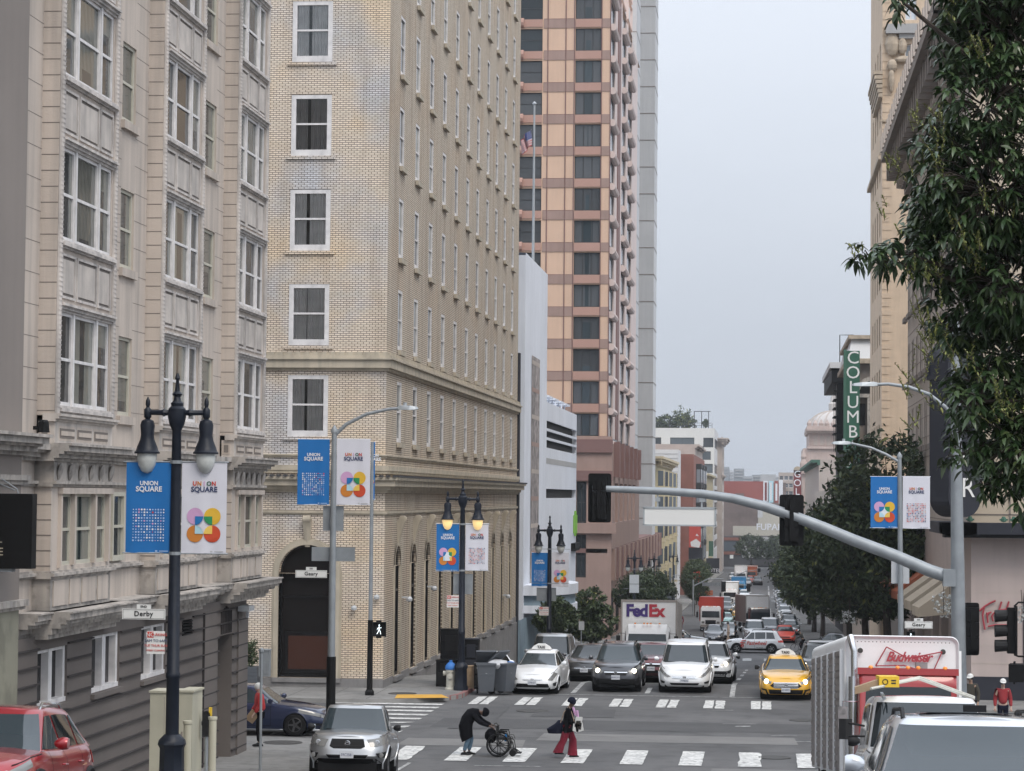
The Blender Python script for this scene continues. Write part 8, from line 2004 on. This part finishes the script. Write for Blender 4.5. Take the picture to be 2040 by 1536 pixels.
# distant signal mast arms on the left
for(Y,x0,y0,x1_,y1_,lab,sg)in((298,1381,1168,1441,1153,'thin far signal mast arm over the red truck',(1437,1446,1158,1179)),(352,1440,1176,1492,1166,'thin far signal mast arm above the white box truck',(1488,1495,1163,1179)),(462,1451,1152,1520,1134,'farthest signal mast arm across the road',(1509,1515,1132,1140))):
 p0,p1=A(x0,y0,Y),A(x1_,y1_,Y); o=empty('signal_mast',lab,'traffic signal mast',(p0.x,Y,prof(Y)+.1)); b0=o.location.copy(); g=MB(); g.tube([(0,0,0),(0,0,p0.z-b0.z+.8)],.12,6); g.build('pole','galv',o)
 pm=p0.lerp(p1,.5)+Vector((0,0,.45)); g=MB(); g.tube([tuple(p0-b0),tuple(pm-b0),tuple(p1-b0)],[.1,.08,.06],6); g.build('signal_arm','galv',o)
 a,b_,c_,d_=sg; q0,q1=A(a,c_,Y),A(b_,d_,Y); s=empty('traffic_signal','black signal at the tip of the '+lab.replace('thin ',''),'traffic signal',tuple((q0+q1)/2)); h_=(q0.z-q1.z)/2; w2=(q1.x-q0.x)/2; g=MB(); g.box(-w2,w2,-.1,.1,-h_,h_); g.box(-w2*.6,w2*.6,-.2,-.1,-h_*.8,h_*.8); g.build('housing','black',s)
c=A(1417,1164,298.5); o=empty('street_name_board','far grey name board hanging under the thin signal arm','street sign',tuple(c)); g=MB(); g.box(-1.1,1.1,-.05,.05,-.22,.22); g.build('panel','galv',o)
o=empty('gate_ornament','red double-armed ornamental post on the left pavement far down the street','street lamp',(A(1393,1160,340).x,340,prof(340)+.1)); g=MB(); hh=A(1393,1137,340).z-o.location.z; g.tube([(0,0,0),(0,0,hh)],.14,8)
for z in(hh-.3,hh-1.0):g.box(-.75,.75,-.1,.1,z,z+.16)
for s_ in(-1,1):g.lathe([(.05,0),(.22,-.15),(.18,-.5),(.05,-.6)],(s_*.65,0,hh-1.0),8)
g.build('post','red_paint',o)
# ================================================================== PEOPLE
def skin_mesh(name,nodes,edges,m,parent=None,sub=1,root=0,mats=None):
 """nodes: dict key -> (x, y, z, r)"""
 ks=list(nodes); me=bpy.data.meshes.new(name); me.from_pydata([nodes[k][:3]for k in ks],[(ks.index(a),ks.index(b))for a,b in edges],[])
 me.materials.append(M[m]); o=put(name,me,parent)
 md=o.modifiers.new('skin','SKIN'); md.use_smooth_shade=True; md.branch_smoothing=.4
 lay=me.skin_vertices[0]if me.skin_vertices else None
 if lay is None:
  import bmesh
  bm=bmesh.new(); bm.from_mesh(me); bm.verts.layers.skin.verify(); bm.to_mesh(me); bm.free(); lay=me.skin_vertices[0]
 for i,k in enumerate(ks):
  r_=nodes[k][3]; rr2=(r_,r_)if not isinstance(r_,tuple)else r_; lay.data[i].radius=rr2; lay.data[i].use_root=(i==root)
 s=o.modifiers.new('sub','SUBSURF'); s.levels=sub; s.render_levels=sub; return o
def person(label,X,Y,yaw,pose,skin='skin_mid',jacket='cloth_black',legs='cloth_navy',h=1.7,coat=None,hair=('hair',.11),hat=None,flare=1.,fingers=True,base=None,shoes='black',group=None,z=None,jr=1.):
 P_=dict(hip=(0,0,.92),chest=(.01,0,1.28),neck=(.01,0,1.45),head=(.04,0,1.58),sl=(.0,.17,1.38),sr=(.0,-.17,1.38),el=(-.03,.23,1.10),er=(-.03,-.23,1.10),hl=(.07,.24,.86),hr=(.07,-.24,.86),kl=(.03,.09,.50),kr=(.03,-.09,.50),al=(0,.09,.08),ar=(0,-.09,.08))
 P_.update(pose); S_=h/1.7
 z0=(prof(Y)if base is None else base)
 n={k:(v[0]*S_,v[1]*S_,v[2]*S_)for k,v in P_.items()}
 def N(k,r_):return(*n[k],r_*S_)
 V=lambda k:Vector(n[k])
 nd=dict(hip=N('hip',.105),belly=(*(V('hip').lerp(V('chest'),.5)),.105*S_),chest=N('chest',.10),neck=N('neck',.055)); hd=V('head'); up=(V('head')-V('neck')).normalized(); fw=up.cross(Vector((0,-1,0))).normalized(); fw=Vector((0,1,0)).cross(up)if fw.x<0 else fw
 nd['jaw']=(*(V('neck').lerp(hd,.45)+fw*.01),.068*S_); nd['head']=(*hd,.088*S_); nd['crown']=(*(hd+up*.09*S_),.062*S_); nd['nose']=(*(hd+fw*.098*S_-up*.015*S_),.016*S_)
 ed=[('hip','belly'),('belly','chest'),('chest','neck'),('neck','jaw'),('jaw','head'),('head','crown'),('head','nose')]
 for s_ in 'lr':
  nd['s'+s_]=N('s'+s_,.034); nd['e'+s_]=N('e'+s_,.04); nd['h'+s_]=N('h'+s_,.026); nd['k'+s_]=N('k'+s_,.058); nd['a'+s_]=N('a'+s_,.038); ed+=[('chest','s'+s_),('s'+s_,'e'+s_),('e'+s_,'h'+s_)]
  hj=V('hip')+Vector((0,.09 if s_=='l' else-.09,-.06))*S_; nd['j'+s_]=(*hj,.08*S_); ed+=[('hip','j'+s_),('j'+s_,'k'+s_),('k'+s_,'a'+s_)]
# palm and fingers
  d=(V('h'+s_)-V('e'+s_)).normalized(); a=d.cross(Vector((0,0,1))); a=a.normalized()if a.length>.1 else Vector((0,1,0)); b_=a.cross(d).normalized(); pc=V('h'+s_)+d*.055*S_; nd['p'+s_]=(*pc,.026*S_); ed.append(('h'+s_,'p'+s_))
  if fingers:
   for i in range(4):
    L_=(.068,.078,.072,.056)[i]*S_; r0_=pc+a*(i-1.5)*.019*S_+d*.02*S_; k1,k2=f'f{s_}{i}a',f'f{s_}{i}b'; nd[k1]=(*(r0_+d*L_*.5-b_*.006*S_),.0085*S_); nd[k2]=(*(r0_+d*L_*.85-b_*.035*S_),.0075*S_); ed+=[('p'+s_,k1),(k1,k2)]
   nd['t'+s_]=(*(pc+a*.045*S_+d*.012*S_),.010*S_); nd['u'+s_]=(*(pc+a*.055*S_+d*.045*S_),.008*S_); ed+=[('p'+s_,'t'+s_),('t'+s_,'u'+s_)]
 o=skin_mesh('person',nd,ed,skin,None,2); o.location=(X,Y,z0+.01); o.rotation_euler=(0,0,R(yaw)); tag(o,label,'person',group)
# jacket: torso and sleeves
 jn=dict(hip=N('hip',.135*jr),belly=(*(V('hip').lerp(V('chest'),.5)),.135*S_*jr),chest=N('chest',.15*jr),neck=(*(V('chest').lerp(V('neck'),.75)),.078*S_)); je=[('hip','belly'),('belly','chest'),('chest','neck')]
 if coat:
  g=MB(); rings=[]
  for(x,z,ax_,ay,tl_)in coat:rings.append([((x+ax_*math.cos(a)*math.cos(tl_))*S_,ay*math.sin(a)*S_,(z+ax_*math.cos(a)*math.sin(tl_))*S_)for a in[2*math.pi*i/16 for i in range(16)]])
  g.ring_loft(rings); g.build('coat',jacket,o,smooth=True)
 for s_ in 'lr':jn['s'+s_]=N('s'+s_,.09*jr); jn['e'+s_]=N('e'+s_,.062*jr); jn['h'+s_]=(*(V('e'+s_).lerp(V('h'+s_),.93)),.046*S_); je+=[('chest','s'+s_),('s'+s_,'e'+s_),('e'+s_,'h'+s_)]
 skin_mesh('jacket',jn,je,jacket,o,2)
 tn=dict(hip=N('hip',.12)); te=[]
 for s_ in 'lr':
  hj=V('hip')+Vector((0,.085 if s_=='l' else-.085,-.07))*S_; tn['j'+s_]=(*hj,.098*S_); tn['k'+s_]=N('k'+s_,.072*(1+(flare-1)*.5)); av=V('a'+s_)+Vector((0,0,.03))*S_; tn['a'+s_]=(*av,.058*flare*S_); te+=[('hip','j'+s_),('j'+s_,'k'+s_),('k'+s_,'a'+s_)]
 if flare>1.5:
  for s_ in 'lr':
   g=MB(); a,k,j=Vector(tn['a'+s_][:3]),Vector(tn['k'+s_][:3]),Vector(tn['j'+s_][:3]); rings=[]
   for c,r_ in((j,.10),(j.lerp(k,.5),.105),(k,.098),(k.lerp(a,.5),.108),(a-Vector((0,0,.05)),.135)):rings.append([(c.x+r_*1.05*math.cos(t_),c.y+r_*.85*math.sin(t_),max(c.z,.03))for t_ in[2*math.pi*i/14 for i in range(14)]])
   g.ring_loft(rings); g.build('trouser_leg',legs,o,smooth=True)
  tn={q_:v for q_,v in tn.items()if q_[0]!='a'}; te=[e for e in te if e[1][0]!='a']
 skin_mesh('trousers',tn,te,legs,o,2)
 for s_ in 'lr':
  g=MB(); c=V('a'+s_); rings=[]
  for t_,wd,hh in((-.09,.02,.03),(-.06,.04,.07),(.02,.045,.09),(.1,.048,.055),(.16,.035,.04),(.185,.012,.02)):
   rings.append([(c.x+t_*S_,c.y+wd*S_*math.cos(a),max(.0,c.z-.07*S_)+hh*.5*S_+hh*.5*S_*math.sin(a))for a in[2*math.pi*i/10 for i in range(10)]])
  g.ring_loft(rings); g.build('shoe',shoes,o,smooth=True)
 if hair:
  g=MB(); c=hd+up*.035*S_-fw*.018*S_; r_=hair[1]*S_; rings=[]
  for j in range(7):
   t_=(j+.15)/6*math.pi*.62; rings.append([tuple(c+up*r_*math.cos(t_)+(fw*math.cos(a)+Vector((0,1,0))*math.sin(a)*.92)*r_*math.sin(t_)*1.0)for a in[2*math.pi*i/14 for i in range(14)]])
  g.ring_loft(rings); g.build('hair',hair[0],o,smooth=True)
 if hat:
  g=MB(); c=hd+up*.06*S_; r_=.100*S_; rings=[]
  for j in range(6):t_=(j+.1)/5*math.pi*.5; rings.append([tuple(c+up*r_*math.cos(t_)+(fw*math.cos(a)+Vector((0,1,0))*math.sin(a))*r_*math.sin(t_))for a in[2*math.pi*i/14 for i in range(14)]])
  g.ring_loft(rings); g.ring_loft([[tuple(c+fw*(.07+.12*math.cos(a))*S_+Vector((0,1,0))*.085*math.sin(a)*S_+up*z_*S_)for a in[2*math.pi*i/12 for i in range(12)]]for z_ in(.0,.012)]); g.build('cap',hat,o,smooth=True)
# eyes
 g=MB()
 for y_ in(-.03,.03):g.lathe([(.001,-.008),(.01,0),(.001,.008)],tuple(hd+fw*.085*S_+Vector((0,y_,0))+up*.015*S_),6)
 g.build('eyes','black',o); return o
bent=person('person in a long black coat bent far forward pushing an empty wheelchair',-8.07,66.6,0,dict(hip=(-.06,0,.84),chest=(.14,0,1.08),neck=(.30,0,1.17),head=(.43,0,1.15),sl=(.16,.17,1.12),sr=(.16,-.17,1.12),el=(.38,.2,.90),er=(.36,-.2,.90),hl=(.64,.22,.80),hr=(.64,-.22,.80),kl=(.10,.09,.45),kr=(.03,-.09,.44),al=(.03,.09,.08),ar=(-.08,-.09,.08)),'skin_dark','cloth_black','cloth_jean',1.72,coat=[(.0,.42,.17,.20,.5),(-.04,.62,.2,.24,.55),(-.05,.82,.2,.24,.2),(.02,.99,.19,.24,-.25),(.12,1.12,.17,.23,-.7),(.22,1.16,.14,.19,-.9),(.33,1.17,.09,.1,-1.1)],hair=('cloth_black',.125),jr=1.18)
wc=empty('wheelchair','empty black wheelchair with a dark bag hung on its back being pushed over the crosswalk','wheelchair',(-7.2,66.6,.012))
for s_ in(-1,1):
 g=MB(); r_=.31
 g.tube([(r_*.97*math.cos(k*math.pi/14),s_*.29,.31+r_*.97*math.sin(k*math.pi/14))for k in range(29)],.022,8); g.build('tyre','rubber',wc,smooth=True)
 g=MB(); g.tube([(r_*.86*math.cos(k*math.pi/12),s_*.33,.31+r_*.86*math.sin(k*math.pi/12))for k in range(25)],.008,5); g.lathe([(.035,-.03),(.035,.03)],(0,s_*.29,.31),10,axis='y')
 for k in range(8):a=k*math.pi/4; g.tube([(.02*math.cos(a),s_*.29,.31+.02*math.sin(a)),(r_*.93*math.cos(a),s_*.29,.31+r_*.93*math.sin(a))],.010,4)
 g.build('wheel','plastic',wc)
 g=MB(); g.lathe([(.06,-.02),(.09,-.015),(.095,0),(.09,.015),(.06,.02)],(.40,s_*.24,.1),16,axis='y'); g.build('caster','rubber',wc)
 g=MB(); g.tube([(-.17,s_*.24,.84),(-.10,s_*.24,.86),(-.06,s_*.24,.80),(-.04,s_*.24,.45),(-.02,s_*.24,.3)],.014,6); g.tube([(-.04,s_*.25,.66),(.22,s_*.25,.68),(.26,s_*.25,.62),(.26,s_*.25,.45)],.013,6); g.tube([(-.04,s_*.24,.46),(.30,s_*.24,.47),(.40,s_*.22,.40),(.44,s_*.2,.18),(.55,s_*.2,.1)],.013,6); g.tube([(.30,s_*.24,.46),(.38,s_*.24,.2),(.40,s_*.24,.12)],.012,6); g.tube([(-.02,s_*.24,.31),(.38,s_*.24,.2)],.012,6)
 g.tube([(.28,s_*.22,.56),(.38,s_*.22,.55),(.42,s_*.2,.45)],.011,5); g.build('frame_side','iron',wc)
 g=MB(); g.box(.0,.25,s_*.25-.03,s_*.25+.03,.67,.70); g.build('armrest','black',wc); g=MB(); g.box(.48,.62,s_*.12-.07,s_*.12+.07,.08,.10); g.build('footrest','plastic',wc)
g=MB(); g.box(-.02,.30,-.23,.23,.45,.49); g.build('seat','black',wc); g=MB(); g.box(-.06,-.02,-.23,.23,.47,.82); g.build('backrest','black',wc)
blob('shoulder_bag','black bag hanging from the back of the wheelchair','bag',(-7.42,66.55,.56),.17,.22,.21,'cloth_black',9)
g=MB(); g.lathe([(.035,0),(.035,.16),(.012,.2)],(-7.0,66.42,.42),10); tag(g.build('water_bottle','l_blue'),'small blue bottle tucked in the wheelchair frame','bottle')
wm=person('woman with a dark head wrap and wide wine red trousers striding over the crosswalk',-5.32,66.5,0,dict(hip=(.0,0,.90),chest=(.05,0,1.22),neck=(.07,0,1.40),head=(.12,0,1.52),sl=(.04,.16,1.33),sr=(.04,-.16,1.33),el=(.04,.20,1.08),er=(.06,-.21,1.08),hl=(.22,.12,.98),hr=(.24,-.10,.98),kl=(.15,.09,.48),kr=(-.10,-.09,.48),al=(.14,.09,.08),ar=(-.26,-.08,.16)),'skin_dark','cloth_black','cloth_wine',1.66,coat=[(.0,.70,.17,.20,.15),(.0,.85,.16,.19,.05),(.02,1.05,.14,.17,0),(.05,1.25,.14,.18,0),(.06,1.38,.1,.13,0)],hair=('cloth_navy',.125),flare=2.05)
g=MB(); rings=[]
for z,w_,d_ in((.70,.05,.04),(.66,.2,.1),(.78,.24,.12),(.92,.14,.1),(1.02,.05,.05)):rings.append([(-5.62+w_*math.cos(a)+(.1 if z>.8 else-.02),66.45+d_*math.sin(a),z)for a in[2*math.pi*k/10 for k in range(10)]])
g.ring_loft(rings); sb=tag(g.build('shoulder_bag','cloth_navy',smooth=True),'dark slouchy shoulder bag swinging behind the striding woman','bag')
g=MB(); g.tube([(-5.50,66.38,.95),(-5.40,66.32,1.25),(-5.27,66.36,1.42),(-5.18,66.34,1.2),(-5.12,66.32,1.0)],.014,5); tag(g.build('bag_strap','cloth_tan'),'pale strap crossing the striding woman\'s chest','strap')
g=MB();
for(x,z,w_,hh,a)in((-5.02,.98,.09,.15,.4),(-4.96,.86,.10,.12,-.3),(-5.08,.84,.08,.1,.2)):g.ring_loft([[(x-w_,66.25,z-hh+a*.1),(x+w_,66.25,z-hh-a*.1),(x+w_,66.3,z-hh-a*.1),(x-w_,66.3,z-hh+a*.1)],[(x-w_+a*.1,66.25,z+hh),(x+w_+a*.1,66.25,z+hh),(x+w_+a*.1,66.3,z+hh),(x-w_+a*.1,66.3,z+hh)]])
g.build('x','cloth_white').name='paper_bundle'; o=bpy.data.objects['paper_bundle']; tag(o,'bundle of white printed papers held by the striding woman','papers')
g=MB(); g.box(-5.06,-4.94,66.24,66.248,.93,1.03); g.box(-5.03,-4.93,66.24,66.248,.80,.88); g.build('printed_blocks','hair',o)
g=MB(); g.tube([(-5.16,66.4,1.38),(-5.10,66.36,1.2),(-5.02,66.34,1.12),(-5.05,66.34,1.3)],.035,6); tag(g.build('scarf','l_pink',smooth=True),'pinkish red scarf at the striding woman\'s neck','scarf')
rp=person('person in a red puffer jacket and grey cap waiting on the left corner with papers',-13.82,66.4,200,dict(head=(.05,0,1.56),el=(.02,.26,1.12),er=(.02,-.26,1.12),hl=(.18,.2,.90),hr=(.2,-.2,.92)),'skin_light','cloth_red','cloth_black',1.74,hair=('cloth_white',.115),base=.14,jr=1.35)
g=MB(); g.box(-.13,.13,-.01,.01,-.17,.17); o=g.build('paper_bag','card'); o.location=(-14.0,66.25,.98); o.rotation_euler=(R(20),R(35),R(20)); tag(o,'brown paper folder held by the red puffer jacket person','folder')
person('person in a red jacket, white cap and sunglasses on the right edge of the photo',7.2,75.2,FACE,{},'skin_light','cloth_redj','cloth_navy',1.68,hat='cloth_white',jr=1.12)
person('person in a dark olive coat and white cap holding a phone to the ear',6.35,76.5,FACE-20,dict(er=(.1,-.28,1.2),hr=(.08,-.13,1.5)),'skin_mid','cloth_olive','cloth_black',1.72,hat='cloth_white',jr=1.1)
person('person in dark blue with short dark hair low at the right edge',6.62,65.2,FACE+30,dict(),'skin_mid','cloth_navy','cloth_black',1.6,hair=('hair',.115),base=.0)
person('pedestrian in black on the second crossing beside the parcel truck',-6.1,186,180,dict(al=(.15,.09,.08),ar=(-.2,-.09,.1)),'skin_mid','cloth_black','cloth_black',1.7,hair=('hair',.115))
person('pedestrian in a tan top crossing behind the white crossing suv',-2.95,203.6,180,dict(al=(.15,.09,.08),ar=(-.2,-.09,.1)),'skin_light','cloth_tan','cloth_tan',1.75,hair=('hair',.115))
person('pedestrian in a dark coat just right of the tan topped pedestrian',-2.35,203.9,180,{},'skin_mid','cloth_black','cloth_black',1.8,hair=('hair',.115))
person('pedestrian in an orange jacket on the far left pavement',-10.9,226,FACE,{},'skin_mid','orange','cloth_navy',1.75,base=prof(226)+.14)
person('pedestrian in dark red beside the red truck',-8.0,236,FACE,{},'skin_mid','cloth_wine','cloth_wine',1.78,base=prof(236))
person('pedestrian in a white shirt on the far left pavement',-8.8,238,FACE,{},'skin_mid','cloth_white','cloth_navy',1.75,base=prof(238))
cy=person('cyclist in a white helmet and olive jacket astride a dark bicycle',2.95,192.2,170,dict(hip=(-.1,0,1.0),chest=(.1,0,1.3),neck=(.16,0,1.48),head=(.22,0,1.6),el=(.2,.22,1.15),er=(.2,-.22,1.15),hl=(.42,.22,1.05),hr=(.42,-.22,1.05),kl=(.18,.12,.62),kr=(.05,-.12,.5),al=(.05,.12,.25),ar=(-.05,-.12,.1)),'skin_mid','cloth_olive','cloth_black',1.74,hat='cloth_white')
o=empty('bicycle','dark bicycle ridden by the cyclist in the white helmet','bicycle',(2.9,192.2,prof(192.2)+.01),R(170))
for x_ in(-.5,.52):
 g=MB(); g.tube([(x_+.32*math.cos(k*math.pi/10),0,.34+.32*math.sin(k*math.pi/10))for k in range(21)],.02,6)
 for k in range(6):g.tube([(x_,0,.34),(x_+.31*math.cos(k*1.047),0,.34+.31*math.sin(k*1.047))],.004,3)
 g.build('wheel','rubber',o)
g=MB(); g.tube([(-.5,0,.34),(-.12,0,.85),(.38,0,.88),(.52,0,.34)],.02,6); g.tube([(-.12,0,.85),(-.05,0,.3),(.38,0,.8)],.02,6); g.tube([(-.5,0,.34),(-.05,0,.3)],.015,6); g.tube([(.38,0,.85),(.4,0,1.02),(.42,-.25,1.05)],.015,6); g.tube([(.4,0,1.02),(.42,.25,1.05)],.015,6); g.build('frame','black',o)
g=MB(); g.box(-.25,-.0,-.07,.07,.92,.97); g.build('saddle','black',o)
# ================================================================== haze
hm_=bpy.data.materials.new('haze'); hm_.use_nodes=True; ht=hm_.node_tree; ht.nodes.clear(); ho=ht.nodes.new('ShaderNodeOutputMaterial'); hv=ht.nodes.new('ShaderNodeVolumePrincipled')
hv.inputs['Color'].default_value=(.86,.90,.96,1); hv.inputs['Density'].default_value=.00022; hv.inputs['Anisotropy'].default_value=.2; ht.links.new(hv.outputs[0],ho.inputs['Volume'])
g=MB(); g.box(-1000,1000,-70,2550,-16,75); M['haze']=hm_; hz=g.build('haze','haze'); hz['kind']='stuff'; hz['label']='thin grey air haze over the far end of the street'; hz['category']='haze'
